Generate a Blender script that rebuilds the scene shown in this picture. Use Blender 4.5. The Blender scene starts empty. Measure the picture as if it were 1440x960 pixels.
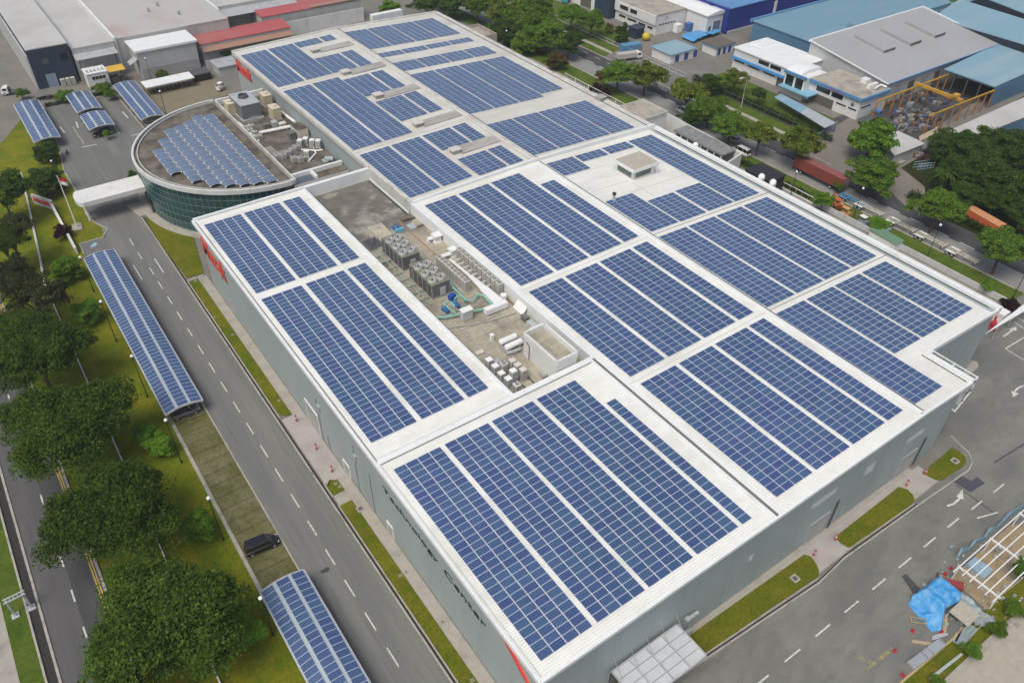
# Aerial view of a factory with rooftop solar panels, built in metres.
# x runs along the short front of the factory, y along its long side, z up.
import bpy, math, random
import numpy as np
from math import pi, sin, cos, radians, sqrt, atan2
from mathutils import Vector, Matrix
random.seed(7); rng = np.random.default_rng(7)
scene = bpy.context.scene
COL = scene.collection

# ------------------------------------------------------------------ camera
FPX = 1117.03                     # focal length in photo pixels (photo 1440 x 960)
H = 14.5                          # roof level of the factory
_y, _p, _r = radians(53.94847), radians(39.9422), radians(1.08605)
FW = Vector((cos(_y)*cos(_p), sin(_y)*cos(_p), -sin(_p)))
_rt = Vector((sin(_y), -cos(_y), 0)); _up = _rt.cross(FW)
RT = cos(_r)*_rt + sin(_r)*_up; UP = -sin(_r)*_rt + cos(_r)*_up
CAM = Vector((-26.004, -29.76, 92.0))
cd = bpy.data.cameras.new('camera'); cam = bpy.data.objects.new('camera', cd); COL.objects.link(cam)
cam.matrix_world = Matrix(((RT.x, UP.x, -FW.x, CAM.x), (RT.y, UP.y, -FW.y, CAM.y), (RT.z, UP.z, -FW.z, CAM.z), (0, 0, 0, 1)))
cd.sensor_fit = 'HORIZONTAL'; cd.sensor_width = 36; cd.lens = 36*FPX/1440; cd.clip_end = 4000; cd.clip_start = 1
scene.camera = cam

def ray(px, py): return RT*((px-720)/FPX) - UP*((py-480)/FPX) + FW
def G(px, py, z=0.0):             # surveyed point: where a sight line of the photo meets height z
    d = ray(px, py); return CAM + d*((z-CAM.z)/d.z)
def GP(px, py, axis, val):        # ... meets the wall plane axis = val
    d = ray(px, py); return CAM + d*((val-CAM[axis])/d[axis])
def PX(pts, z=0.0): return [tuple(G(a, b, z)[:2]) for a, b in pts]

# ------------------------------------------------------------------ world and light
w = bpy.data.worlds.new('World'); scene.world = w; w.use_nodes = True
nt = w.node_tree; sky = nt.nodes.new('ShaderNodeTexSky'); sky.sky_type = 'NISHITA'; sky.sun_disc = False
SUN_EL, SUN_AZ = radians(60), radians(205)     # azimuth measured from +x towards +y
sky.sun_elevation = SUN_EL; sky.sun_rotation = pi/2 - SUN_AZ
sky.air_density = 1.0; sky.dust_density = 5.0; sky.ozone_density = 1.0
nt.links.new(sky.outputs[0], nt.nodes['Background'].inputs[0]); nt.nodes['Background'].inputs[1].default_value = 0.11
sl = bpy.data.lights.new('sun', 'SUN'); sl.energy = 1.5; sl.angle = radians(30); sl.color = (1, .985, .90)
so = bpy.data.objects.new('sun', sl); COL.objects.link(so)
so.rotation_euler = Vector((cos(SUN_AZ)*cos(SUN_EL), sin(SUN_AZ)*cos(SUN_EL), sin(SUN_EL))).to_track_quat('Z', 'Y').to_euler()
so.location = (0, 0, 150)
scene.view_settings.view_transform = 'Standard'; scene.view_settings.look = 'None'
scene.view_settings.exposure = 0.22; scene.view_settings.gamma = 1.0
scene.cycles.max_bounces = 6; scene.cycles.diffuse_bounces = 3; scene.cycles.glossy_bounces = 3; scene.cycles.transparent_max_bounces = 4

# ------------------------------------------------------------------ materials
MATS = {}
class NT:
    def __init__(s, name):
        s.m = bpy.data.materials.new(name); s.m.use_nodes = True; s.t = s.m.node_tree
        s.b = s.t.nodes['Principled BSDF']; s.pos = s.t.nodes.new('ShaderNodeNewGeometry')
    def n(s, typ, **kw):
        o = s.t.nodes.new(typ)
        for k, v in kw.items(): setattr(o, k, v)
        return o
    def l(s, a, b): s.t.links.new(a, b)
    def noise(s, scale, detail=5, st=(1, 1, 1), rough=.6):
        mp = s.n('ShaderNodeMapping'); mp.inputs['Scale'].default_value = [scale*k for k in st]
        s.l(s.pos.outputs['Position'], mp.inputs[0])
        n = s.n('ShaderNodeTexNoise'); n.inputs['Scale'].default_value = 1; n.inputs['Detail'].default_value = detail; n.inputs['Roughness'].default_value = rough
        s.l(mp.outputs[0], n.inputs['Vector']); return n.outputs[0]
    def ramp(s, f, a, b):
        r = s.n('ShaderNodeMapRange'); r.inputs[1].default_value = a; r.inputs[2].default_value = b; s.l(f, r.inputs[0]); return r.outputs[0]
    def mix(s, f, a, b, mode='MIX'):
        m = s.n('ShaderNodeMix', data_type='RGBA', blend_type=mode)
        for sock, v in ((m.inputs[0], f), (m.inputs[6], a), (m.inputs[7], b)):
            if isinstance(v, (int, float)): sock.default_value = v
            elif isinstance(v, tuple): sock.default_value = (*v[:3], 1)
            else: s.l(v, sock)
        return m.outputs[2]
    def math(s, op, a, b=0.0):
        m = s.n('ShaderNodeMath', operation=op)
        for sock, v in ((m.inputs[0], a), (m.inputs[1], b)):
            if isinstance(v, (int, float)): sock.default_value = v
            else: s.l(v, sock)
        return m.outputs[0]
    def bump(s, h, dist, strength=.6):
        b = s.n('ShaderNodeBump'); b.inputs['Strength'].default_value = strength; b.inputs['Distance'].default_value = dist
        s.l(h, b.inputs['Height']); s.l(b.outputs[0], s.b.inputs['Normal'])
    def done(s, col, rough=.7, metal=0.0, spec=.4):
        if isinstance(col, tuple): s.b.inputs['Base Color'].default_value = (*col, 1)
        else: s.l(col, s.b.inputs['Base Color'])
        s.b.inputs['Roughness'].default_value = rough; s.b.inputs['Metallic'].default_value = metal
        s.b.inputs['Specular IOR Level'].default_value = spec
        return s.m
def sc(c, k): return tuple(min(1, x*k) for x in c)
def M(name, c=(.5, .5, .5), r=.65, v=.12, s=1.2, c2=None, s2=.25, t2=(.5, .68), st2=(1, 1, 1), bump=0, bs=6, metal=0.0, spec=.4):
    """plain surface: base colour with fine variation v, optional stains of colour c2"""
    if name in MATS: return MATS[name]
    t = NT(name)
    col = t.mix(t.ramp(t.noise(s), .3, .7), sc(c, 1-v), sc(c, 1+v))
    if c2: col = t.mix(t.ramp(t.noise(s2, 6, st2), *t2), col, c2)
    if bump: t.bump(t.noise(bs, 4), bump)
    MATS[name] = t.done(col, r, metal, spec); return MATS[name]
def ribbed(name, c, axis, pitch, groove=.82, depth=.03, c2=None, s2=.12, t2=(.45, .75), st2=(1, 1, 1), r=.5, metal=0.0, duty=.86):
    """sheet metal with ribs every `pitch` metres along an axis (0, 1 or 2)"""
    if name in MATS: return MATS[name]
    t = NT(name); sx = t.n('ShaderNodeSeparateXYZ'); t.l(t.pos.outputs['Position'], sx.inputs[0])
    fr = t.math('FRACT', t.math('DIVIDE', sx.outputs[axis], pitch))
    line = t.ramp(t.math('ABSOLUTE', t.math('SUBTRACT', fr, .5)), .5*duty, .5)
    col = t.mix(t.ramp(t.noise(.8), .3, .7), sc(c, .94), sc(c, 1.05))
    if c2: col = t.mix(t.ramp(t.noise(s2, 7, st2), *t2), col, c2)
    col = t.mix(line, col, t.mix(1.0, col, (groove, groove, groove), 'MULTIPLY'))
    h = t.math('SUBTRACT', 1.0, line); t.bump(h, depth)
    MATS[name] = t.done(col, r, metal); return MATS[name]

def mat_wall(name, c):
    """flat cladding panels: upright joints, faint rain streaks, dirt splash at the foot"""
    t = NT(name); sx = t.n('ShaderNodeSeparateXYZ'); t.l(t.pos.outputs['Position'], sx.inputs[0]); run = t.math('ADD', sx.outputs[0], sx.outputs[1])
    col = t.mix(t.ramp(t.noise(.18, 5, (1, 1, .3)), .35, .7), sc(c, .95), sc(c, 1.07))
    col = t.mix(t.math('MULTIPLY', t.ramp(t.noise(1.1, 6, (1, 1, .05), .7), .52, .8), .42), col, sc(c, .62))
    for f, p, w_, k in ((run, 6.0, .492, .45), (run, 1.0, .478, .14), (sx.outputs[2], 4.8, .492, .3)):
        d = t.math('ABSOLUTE', t.math('SUBTRACT', t.math('FRACT', t.math('DIVIDE', f, p)), .5)); col = t.mix(t.math('MULTIPLY', t.ramp(d, w_, .499), k), col, sc(c, .4))
    low = t.math('MULTIPLY', t.ramp(sx.outputs[2], 1.6, 0), t.ramp(t.noise(.9, 5), .35, .65)); col = t.mix(t.math('MULTIPLY', low, .4), col, (.22, .2, .16))
    MATS[name] = t.done(col, .5, 0, .4); return t.m
def mat_deck():
    t = NT('deck_concrete'); c = (.40, .365, .29); sx = t.n('ShaderNodeSeparateXYZ'); t.l(t.pos.outputs['Position'], sx.inputs[0])
    col = t.mix(t.ramp(t.noise(1.6, 4), .3, .7), sc(c, .88), sc(c, 1.1))
    col = t.mix(t.math('MULTIPLY', t.ramp(t.noise(.22, 7, rough=.7), .45, .68), .85), col, (.20, .18, .14))
    col = t.mix(t.math('MULTIPLY', t.ramp(t.noise(.7, 8, (2, .4, 1), .75), .52, .75), .7), col, (.13, .12, .10))
    for ax, p in ((0, 3.1), (1, 3.4)):
        fr = t.math('ABSOLUTE', t.math('SUBTRACT', t.math('FRACT', t.math('DIVIDE', sx.outputs[ax], p)), .5))
        col = t.mix(t.math('MULTIPLY', t.ramp(fr, .478, .495), .55), col, (.12, .11, .09))
    t.bump(t.noise(6, 4), .01); MATS['deck_concrete'] = t.done(col, .9, 0, .2); return t.m
def mat_asphalt(name, c, stain, st=(1, 1, 1)):
    t = NT(name)
    col = t.mix(t.ramp(t.noise(14, 3), .3, .7), sc(c, .88), sc(c, 1.12))
    col = t.mix(t.math('MULTIPLY', t.ramp(t.noise(.12, 6, st, .65), .42, .68), .95), col, stain)
    col = t.mix(t.math('MULTIPLY', t.ramp(t.noise(.5, 7, st, .7), .52, .78), .6), col, sc(c, .6))
    col = t.mix(t.math('MULTIPLY', t.ramp(t.noise(.9, 2), .73, .78), .55), col, sc(c, .45))
    t.bump(t.noise(30, 2), .01); MATS[name] = t.done(col, .85, 0, .25); return t.m
def mat_grass(name, g1, g2, br, fr=.5):
    t = NT(name)
    col = t.mix(t.ramp(t.noise(.22, 6, rough=.72), .40, .62), g1, g2)
    col = t.mix(t.math('MULTIPLY', t.ramp(t.noise(.5, 7, rough=.78), .62-.2*fr, .80-.2*fr), .85), col, br)
    col = t.mix(t.ramp(t.noise(2.2, 6, rough=.85), .3, .7), t.mix(1.0, col, (.55, .58, .55), 'MULTIPLY'), t.mix(1.0, col, (1.35, 1.3, 1.2), 'MULTIPLY'))
    t.bump(t.noise(9, 5, rough=.8), .12, .8); MATS[name] = t.done(col, .95, 0, .1); return t.m
def mat_leaf(name, dark, mid, light, warm=None):
    t = NT(name)
    rnd = t.pos.outputs['Random Per Island']
    oi = t.n('ShaderNodeObjectInfo')
    f = t.math('ADD', t.math('MULTIPLY', rnd, .55), t.math('MULTIPLY', t.ramp(t.noise(.55, 3), .3, .7), .45))
    col = t.mix(t.ramp(f, .15, .5), dark, mid); col = t.mix(t.ramp(f, .55, 1.0), col, light)
    if warm: col = t.mix(t.ramp(t.math('ADD', t.noise(.9, 3), t.math('MULTIPLY', rnd, .25)), .68, .8), col, warm)
    hs = t.n('ShaderNodeHueSaturation'); t.l(col, hs.inputs['Color'])
    t.l(t.math('ADD', .8, t.math('MULTIPLY', oi.outputs['Random'], .4)), hs.inputs['Value'])
    m = t.done(hs.outputs[0], .75, 0, .08); tr = t.n('ShaderNodeBsdfTranslucent'); mx = t.n('ShaderNodeMixShader'); mx.inputs[0].default_value = .4
    t.l(hs.outputs[0], tr.inputs[0]); t.l(t.b.outputs[0], mx.inputs[1]); t.l(tr.outputs[0], mx.inputs[2]); t.l(mx.outputs[0], t.t.nodes['Material Output'].inputs[0])
    MATS[name] = m; return m
def mat_panel(name, c1, c2, c3, rough=.16, spec=.5):
    """one blue module per mesh island, with busbar lines left to the frame geometry"""
    t = NT(name); oi = t.n('ShaderNodeObjectInfo')
    f = t.math('FRACT', t.math('ADD', t.pos.outputs['Random Per Island'], oi.outputs['Random']))
    col = t.mix(t.ramp(f, 0, .6), c1, c2); col = t.mix(t.ramp(f, .8, 1.0), col, c3)
    col = t.mix(t.ramp(t.noise(.05, 3), .35, .65), t.mix(1.0, col, (.88, .95, .92), 'MULTIPLY'), t.mix(1.0, col, (1.1, 1.05, 1.08), 'MULTIPLY'))
    col = t.mix(t.math('MULTIPLY', t.ramp(t.noise(3.5, 3), .4, .8), .25), col, sc(c2, 1.5))
    t.b.inputs['Coat Weight'].default_value = .75; t.b.inputs['Coat Roughness'].default_value = .12; MATS[name] = t.done(col, rough, 0, spec); return t.m

deck_conc = mat_deck()
asph_drive = mat_asphalt('asphalt_drive', (.152, .155, .146), (.20, .20, .187), (3.2, .22, 1))
asph_fore = mat_asphalt('asphalt_forecourt', (.152, .154, .142), (.225, .22, .198), (.6, 1.2, 1))
asph_road = mat_asphalt('asphalt_road', (.095, .094, .095), (.125, .123, .12), (2.5, .2, 1))
asph_dark = mat_asphalt('asphalt_dark', (.062, .062, .066), (.085, .085, .088), (2.5, .2, 1))
asph_lay = mat_asphalt('concrete_lane', (.235, .232, .222), (.27, .265, .25), (2.5, .3, 1))
asph_yard = mat_asphalt('yard_floor', (.20, .175, .125), (.235, .20, .135))
conc_drive = mat_asphalt('concrete_brown', (.215, .19, .165), (.16, .145, .13))
ground_m = mat_asphalt('ground_floor', (.17, .165, .15), (.22, .20, .17))
grass_lawn = mat_grass('grass_lawn', (.105, .155, .010), (.205, .205, .015), (.235, .18, .022), .5)
grass_strip = mat_grass('grass_strip', (.095, .13, .010), (.16, .162, .015), (.19, .135, .028), .6)
grass_verge = mat_grass('grass_verge', (.062, .115, .016), (.11, .15, .024), (.16, .13, .05), .35)
white_paint = M('road_paint', (.58, .58, .55), .7, .1, 3, (.27, .27, .255), 1.6, (.52, .72))
yellow_paint = M('road_paint_yellow', (.62, .42, .05), .7, .1, 3, (.2, .17, .1), 1.5, (.55, .8))
blue_paint = M('road_paint_blue', (.30, .45, .55), .7, .1, 3)
kerb_m = M('kerb_concrete', (.38, .36, .32), .85, .12, 1.5, (.22, .2, .17), .6, (.5, .75), bump=.01)
walk_m = M('walk_concrete', (.36, .335, .29), .85, .1, 1.0, (.22, .2, .17), .5, (.5, .78), bump=.01)
paver_m = ribbed('paver_blocks', (.40, .37, .34), 1, .42, .8, .01, (.30, .27, .25), .4)
drain_m = M('drain_dark', (.035, .033, .03), .9, .2)
roof_white = ribbed('roof_white', (.82, .815, .765), 1, .36, .58, .05, (.62, .612, .55), .10, (.45, .8), (.5, 2, 1))
roof_right = ribbed('roof_white_right', (.79, .785, .735), 1, .36, .58, .05, (.63, .62, .565), .10, (.45, .8), (.5, 2, 1))
roof_rear = ribbed('roof_rear', (.64, .63, .58), 1, .36, .82, .045, (.47, .44, .385), .12, (.45, .75), (.4, 1.5, 1))
trim_white = M('trim_white', (.74, .765, .76), .45, .05, .6, (.62, .62, .58), .4, (.55, .8))
trim_old = M('trim_old', (.56, .55, .51), .6, .1, .8, (.36, .34, .30), .5, (.5, .75))
seam_dark = M('seam_dark', (.16, .16, .155), .7, .1)
seam_grey = M('seam_grey', (.50, .50, .47), .7, .08)
wall_grey = mat_wall('wall_grey', (.335, .385, .39))
wall_white = M('wall_white', (.68, .68, .66), .7, .05, .7, (.50, .49, .46), .5, (.55, .8), (1, 1, .3))
deck_dark = M('deck_dark', (.165, .148, .12), .9, .2, 1.4, (.075, .062, .05), .3, (.42, .62), bump=.01)
glass_teal = M('glass_teal', (.012, .045, .048), .06, .35, .35, (.02, .075, .085), .12, (.4, .7), spec=.9)
glass_dark = M('glass_dark', (.015, .018, .022), .08, .2, spec=.8)
mullion_m = M('mullion', (.15, .25, .24), .4, .1)
panel_glass = mat_panel('panel_glass', (.040, .070, .185), (.054, .102, .205), (.046, .066, .190), .22, 1.0)
panel_frame = M('panel_frame', (.58, .66, .74), .4, .05, 2)
steel_grey = M('steel_grey', (.42, .44, .45), .45, .08, 2, metal=.2)
steel_dark = M('steel_dark', (.09, .095, .10), .5, .15, 2)
galv = M('galvanised', (.52, .54, .55), .4, .1, 1.5, (.38, .39, .39), .6, (.5, .75), metal=.3)
black_m = M('black_paint', (.014, .014, .016), .4, .2)
rubber = M('rubber', (.018, .018, .018), .85, .2)
white_m = M('white_paint', (.78, .78, .77), .4, .04, 1.5, (.6, .6, .57), .8, (.6, .85))
cream_m = M('cream_paint', (.50, .43, .28), .6, .1, 1.5)
beige_m = M('beige_casing', (.60, .57, .50), .6, .08, 2, (.46, .43, .37), 1.0, (.55, .8))
red_m = M('red_letters', (.68, .075, .055), .45, .06, 1)
green_pipe = M('green_pipe', (.22, .50, .40), .45, .08, 2)
blue_pump = M('blue_pump', (.03, .13, .32), .4, .12, 3)
orange_m = M('orange_paint', (.55, .13, .03), .6, .12, 1, (.35, .09, .04), .6, (.5, .75))
yellow_steel = M('yellow_steel', (.52, .30, .035), .55, .12, 1, (.30, .16, .04), .5, (.5, .75))
lamp_globe = M('lamp_globe', (.82, .82, .80), .3, .03)

# ------------------------------------------------------------------ objects and meshes
MW = {}                                            # world matrix of every thing and part
class MB:
    """collects faces, builds ONE mesh object"""
    def __init__(s): s.v, s.f, s.k = [], [], []
    def face(s, pts, mi=0):
        i = len(s.v); s.v += [tuple(p) for p in pts]; s.f.append(tuple(range(i, i+len(pts)))); s.k.append(mi); return s
    def box(s, x0, y0, z0, x1, y1, z1, mi=0, top=None, bottom=True):
        return s.hexa([(x0, y0), (x1, y0), (x1, y1), (x0, y1)], z0, z1, mi, top, bottom)
    def hexa(s, poly, z0, z1, mi=0, top=None, bottom=True):
        """extrude a polygon (counter-clockwise) from z0 to z1; z may be numbers or per-corner lists"""
        n = len(poly); a = sum(poly[i][0]*poly[(i+1) % n][1]-poly[(i+1) % n][0]*poly[i][1] for i in range(n))
        zz0 = z0 if isinstance(z0, (list, tuple)) else [z0]*n; zz1 = z1 if isinstance(z1, (list, tuple)) else [z1]*n
        idx = list(range(n)) if a > 0 else list(range(n))[::-1]
        P = [(poly[i][0], poly[i][1], zz0[i]) for i in idx]; Q = [(poly[i][0], poly[i][1], zz1[i]) for i in idx]
        b = len(s.v); s.v += P+Q
        for i in range(n):
            j = (i+1) % n; s.f.append((b+i, b+j, b+n+j, b+n+i)); s.k.append(mi)
        s.f.append(tuple(range(b+n, b+2*n))); s.k.append(mi if top is None else top)
        if bottom: s.f.append(tuple(range(b+n-1, b-1, -1))); s.k.append(mi)
        return s
    def sheet(s, poly, z, mi=0):
        n = len(poly); a = sum(poly[i][0]*poly[(i+1) % n][1]-poly[(i+1) % n][0]*poly[i][1] for i in range(n))
        q = poly if a > 0 else poly[::-1]
        return s.face([(x, y, z) for x, y in q], mi)
    def bar(s, a, b, wd, ht=None, mi=0):
        """rectangular bar between two points"""
        a, b = Vector(a), Vector(b); ht = ht or wd; d = (b-a).normalized()
        u = d.cross(Vector((0, 0, 1)))
        if u.length < 1e-3: u = Vector((1, 0, 0))
        u.normalize(); v = u.cross(d); c = [u*wd/2+v*ht/2, -u*wd/2+v*ht/2, -u*wd/2-v*ht/2, u*wd/2-v*ht/2]
        i = len(s.v); s.v += [tuple(a+k) for k in c]+[tuple(b+k) for k in c]
        for q in range(4):
            r = (q+1) % 4; s.f.append((i+q, i+r, i+4+r, i+4+q)); s.k.append(mi)
        s.f += [(i+3, i+2, i+1, i), (i+4, i+5, i+6, i+7)]; s.k += [mi, mi]; return s
    def tube(s, pts, rad, n=8, mi=0, caps=True):
        pts = [Vector(p) for p in pts]; rads = rad if isinstance(rad, (list, tuple)) else [rad]*len(pts)
        b = len(s.v)
        for k, p in enumerate(pts):
            d = (pts[min(k+1, len(pts)-1)]-pts[max(k-1, 0)]).normalized()
            u = d.cross(Vector((0, 0, 1)))
            if u.length < 1e-3: u = Vector((1, 0, 0))
            u.normalize(); v = u.cross(d)
            for q in range(n):
                a = 2*pi*q/n; s.v.append(tuple(p+(u*cos(a)+v*sin(a))*rads[k]))
        for k in range(len(pts)-1):
            for q in range(n):
                r = (q+1) % n; s.f.append((b+k*n+q, b+k*n+r, b+(k+1)*n+r, b+(k+1)*n+q)); s.k.append(mi)
        if caps:
            s.f += [tuple(b+q for q in range(n))[::-1], tuple(b+(len(pts)-1)*n+q for q in range(n))]; s.k += [mi, mi]
        return s
    def lathe(s, x, y, prof, n=16, mi=0):
        """profile [(radius, z)...] turned about a vertical axis"""
        b = len(s.v)
        for r, z in prof:
            for q in range(n): s.v.append((x+max(r, .001)*cos(2*pi*q/n), y+max(r, .001)*sin(2*pi*q/n), z))
        for k in range(len(prof)-1):
            for q in range(n):
                r = (q+1) % n; s.f.append((b+k*n+q, b+k*n+r, b+(k+1)*n+r, b+(k+1)*n+q)); s.k.append(mi)
        s.f += [tuple(b+q for q in range(n))[::-1], tuple(b+(len(prof)-1)*n+q for q in range(n))]; s.k += [mi, mi]
        return s
    def ball(s, c, r, n=12, mi=0, sq=1.0):
        return s.lathe(c[0], c[1], [(r*sin(pi*k/8), c[2]-r*sq*cos(pi*k/8)) for k in range(9)], n, mi)
    def move(s, m, start=0):
        for i in range(start, len(s.v)): s.v[i] = tuple(m @ Vector(s.v[i]))
        return s
    def mesh(s, name, mats):
        me = bpy.data.meshes.new(name); me.from_pydata(s.v, [], s.f)
        for m in (mats if isinstance(mats, (list, tuple)) else [mats]): me.materials.append(m)
        if len(me.materials) > 1: me.polygons.foreach_set('material_index', s.k)
        me.update(); return me
    def build(s, name, mats, parent=None, local=False, smooth=False, kind=None, tag=None):
        """world coordinates unless local; top-level meshes get their origin at their base"""
        if parent is not None:
            if not local: s.move(MW[parent.name].inverted())
            o = bpy.data.objects.new(name, s.mesh(name, mats)); COL.objects.link(o); o.parent = parent; MW[o.name] = MW[parent.name]
        else:
            a = np.array(s.v); lo, hi = a.min(0), a.max(0); c = Vector(((lo[0]+hi[0])/2, (lo[1]+hi[1])/2, lo[2]))
            if kind == 'structure': c = Vector((0, 0, 0))
            s.move(Matrix.Translation(-c)); o = bpy.data.objects.new(name, s.mesh(name, mats)); COL.objects.link(o); o.location = c
            MW[o.name] = Matrix.Translation(c)
        if smooth: o.data.polygons.foreach_set('use_smooth', [True]*len(o.data.polygons))
        if kind: o['kind'] = kind
        if tag: tagit(o, *tag)
        return o
def tagit(o, label, cat=None, group=None):
    o['label'] = label
    if cat: o['category'] = cat
    if group: o['group'] = group
    return o
def thing(name, label, cat, loc=(0, 0, 0), rz=0.0, group=None):
    o = bpy.data.objects.new(name, None); COL.objects.link(o); o.empty_display_size = .5
    o.location = loc; o.rotation_euler = (0, 0, rz); MW[o.name] = Matrix.Translation(loc) @ Matrix.Rotation(rz, 4, 'Z')
    return tagit(o, label, cat, group)
KIDS = {}
def dup(root, loc, rz, label, group=None, scale=None):
    """copy of a thing, its parts and their sub-parts"""
    def cp(o, parent):
        c = o.copy(); COL.objects.link(c)
        if parent is not None: c.parent = parent
        for ch in [q for q in bpy.data.objects if q.parent == o] if o.name not in KIDS else KIDS[o.name]: cp(ch, c)
        return c
    for o in (root,):
        if root.name not in KIDS:
            KIDS[root.name] = list(root.children)
            for ch in KIDS[root.name]: KIDS[ch.name] = list(ch.children)
    r = cp(root, None); r.location = loc; r.rotation_euler = (0, 0, rz)
    if scale: r.scale = scale if isinstance(scale, tuple) else (scale,)*3
    MW[r.name] = Matrix.Translation(loc) @ Matrix.Rotation(rz, 4, 'Z')
    r['label'] = label
    if group: r['group'] = group
    return r
_dg = bpy.context.evaluated_depsgraph_get
def text_part(name, txt, width, height, mat, parent, frame, depth=.12, shear=0.0, bold=.0):
    """raised lettering; frame = (origin, right, up) in the world, scaled to width x height"""
    cu = bpy.data.curves.new('lettering', 'FONT'); cu.body = txt; cu.size = 1; cu.extrude = .02; cu.shear = shear; cu.offset = bold; cu.resolution_u = 3
    t = bpy.data.objects.new('lettering', cu); COL.objects.link(t)
    me = bpy.data.meshes.new_from_object(t.evaluated_get(_dg())); bpy.data.objects.remove(t); bpy.data.curves.remove(cu)
    a = np.array([v.co for v in me.vertices]); lo, hi = a.min(0), a.max(0); o, R, U = [Vector(k) for k in frame]; N = R.cross(U)
    inv = MW[parent.name].inverted()
    for v in me.vertices:
        p = o + R*((v.co.x-lo[0])/(hi[0]-lo[0])*width) + U*((v.co.y-lo[1])/(hi[1]-lo[1])*height) + N*((v.co.z-lo[2])/(hi[2]-lo[2])*depth)
        v.co = inv @ p
    me.materials.clear(); me.materials.append(mat); me.name = name
    ob = bpy.data.objects.new(name, me); COL.objects.link(ob); ob.parent = parent; return ob
# ------------------------------------------------------------------ ground, roads, pavements (the setting)
def ground(name, poly, z, m): return MB().sheet(poly, z).build(name, m, kind='structure')
def rect(x0, y0, x1, y1): return [(x0, y0), (x1, y0), (x1, y1), (x0, y1)]
ground('ground', rect(-900, -500, 1200, 1500), -.06, ground_m)
ground('lawn', [(-34.2, -80), (-12.2, -80), (-12.2, 140), (-9, 186), (-9.6, 210), (-14, 211), (-22, 196), (-34.2, 188)], -.045, grass_lawn)
ground('public_road', rect(-41.6, -90, -34.3, 260), -.03, asph_road)
ground('road_resurfacing', rect(-37.7, 36.5, -35.15, 76), -.022, asph_dark)
ground('verge', rect(-45.7, -90, -43.0, 260), -.03, grass_verge)
ground('footpath', rect(-58, -90, -45.7, 260), -.035, walk_m)
ground('drain', rect(-43.0, -90, -41.6, 260), -.04, drain_m)
ground('driveway', [(-12.3, -90), (-3.9, -90), (-3.9, 139), (0, 150), (9, 172), (9.4, 184), (8.9, 211), (-9.6, 210), (-11.1, 185.7), (-12.9, 171),
                    (-12.9, 143), (-11.2, 138.5)] + PX([(145, 334), (112, 343), (118, 357)]) + [(-17.2, 125), (-12.3, 125)], -.03, asph_drive)
ground('yard', rect(9.6, 166, 36.4, 212), -.032, asph_yard)
ground('forecourt', [(-3.9, -90), (170, -90), (140, 14), (98, 14), (98, 7.5), (77, 7.5), (77, -4.2), (-3.9, -4.2)], -.03, asph_fore)
ground('side_path', rect(97.5, 14, 123.6, 200), -.03, walk_m)
ground('layby', rect(130.8, -20, 137.2, 260), -.03, asph_lay)
ground('road', rect(137.2, -20, 143.4, 260), -.028, asph_dark)
ground('road_verge', rect(143.4, 60, 153.0, 240), -.04, grass_verge)
ground('roadside_grass', rect(124.2, 12, 130.8, 240), -.035, grass_verge)
ground('footway', rect(147.3, 66, 148.9, 240), -.025, walk_m)
ground('office_lawn', rect(153, 84, 167, 127), -.045, grass_verge)
ground('roadside_lawn', rect(153, 166, 166, 240), -.045, grass_verge)
ground('cross_drive', PX([(850, 80), (906, 52), (945, 80), (915, 86), (888, 100)]), -.02, conc_drive)
ground('entry_drive', PX([(925, 122), (930, 100), (1008, 84), (1000, 112), (975, 122), (955, 133)]), -.018, asph_fore)
ground('yard_drive', PX([(1118, 212), (1195, 165), (1262, 185), (1232, 200), (1210, 235), (1190, 255)]), -.02, conc_drive)
ground('works_floor', PX([(1150, 185), (1175, 165), (1330, 105), (1400, 125), (1290, 195), (1250, 215), (1200, 200)]), -.022, asph_dark)
ground('track', PX([(1240, 258), (1262, 232), (1300, 262), (1304, 300), (1280, 296)]), -.02, conc_drive)
ground('wood_floor', [(143.4, -20), (230, -20), (230, 66), (143.4, 58)], -.045, mat_grass('grass_wood', (.02, .032, .008), (.035, .045, .012), (.06, .05, .03), .5))
ground('grass_parking', rect(-17.5, 8, -12.4, 125), -.028, mat_grass('grass_paver', (.125, .125, .048), (.20, .19, .115), (.085, .09, .03), .6))
ground('bay_edge', rect(-18.0, 8, -17.5, 125), -.02, kerb_m)
# building strips: walk, kerb, drain, grass
ground('wall_walk', rect(-1.25, -60, .4, 110), -.018, walk_m)
ground('paver_crossing', rect(-3.2, 47.8, .3, 64.0), -.012, paver_m)
ground('step_slab', rect(-3.2, 43.0, -.9, 45.2), -.006, walk_m)
def strip_poly(x0, x1, y0, y1, r=1.2):
    return [(x0, y0), (x1, y0)] + [(x1-(r*0), y1-r)] + [(x1-r*(1-cos(a)), y1-r+r*sin(a)) for a in (.5, 1.0, 1.5)] + [(x0+r*(1-sin(a)), y1-r+r*cos(a)) for a in (.1, .6, 1.1)] + [(x0, y1-r)]
def grass_patch(poly, z=.05):
    MB().hexa(poly, -.05, z).build('grass_strip', grass_strip, kind='structure')
grass_patch(rect(-3.15, -60, -1.3, 43.0))
grass_patch(strip_poly(-3.15, -1.3, 45.2, 48.2))
grass_patch([(-3.15, 66), (-2.7, 64.9), (-2.1, 64.3), (-1.5, 64.2), (-1.3, 65), (-1.3, 109.6), (-3.15, 109.6)])
grass_patch(PX([(203, 306), (212, 303), (226, 318), (248, 327), (272, 332), (287, 384), (263, 391), (226, 344)]))
ground('front_walk', rect(.4, -1.75, 71.5, .4), -.018, walk_m)
ground('front_pavers', rect(41, -3.9, 73, -.3), -.013, paver_m)
grass_patch(PX([(900, 975), (971, 892), (1131, 779), (1141, 783), (1148, 793), (1152, 803), (1150, 811), (1080, 857), (930, 962)]))
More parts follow.
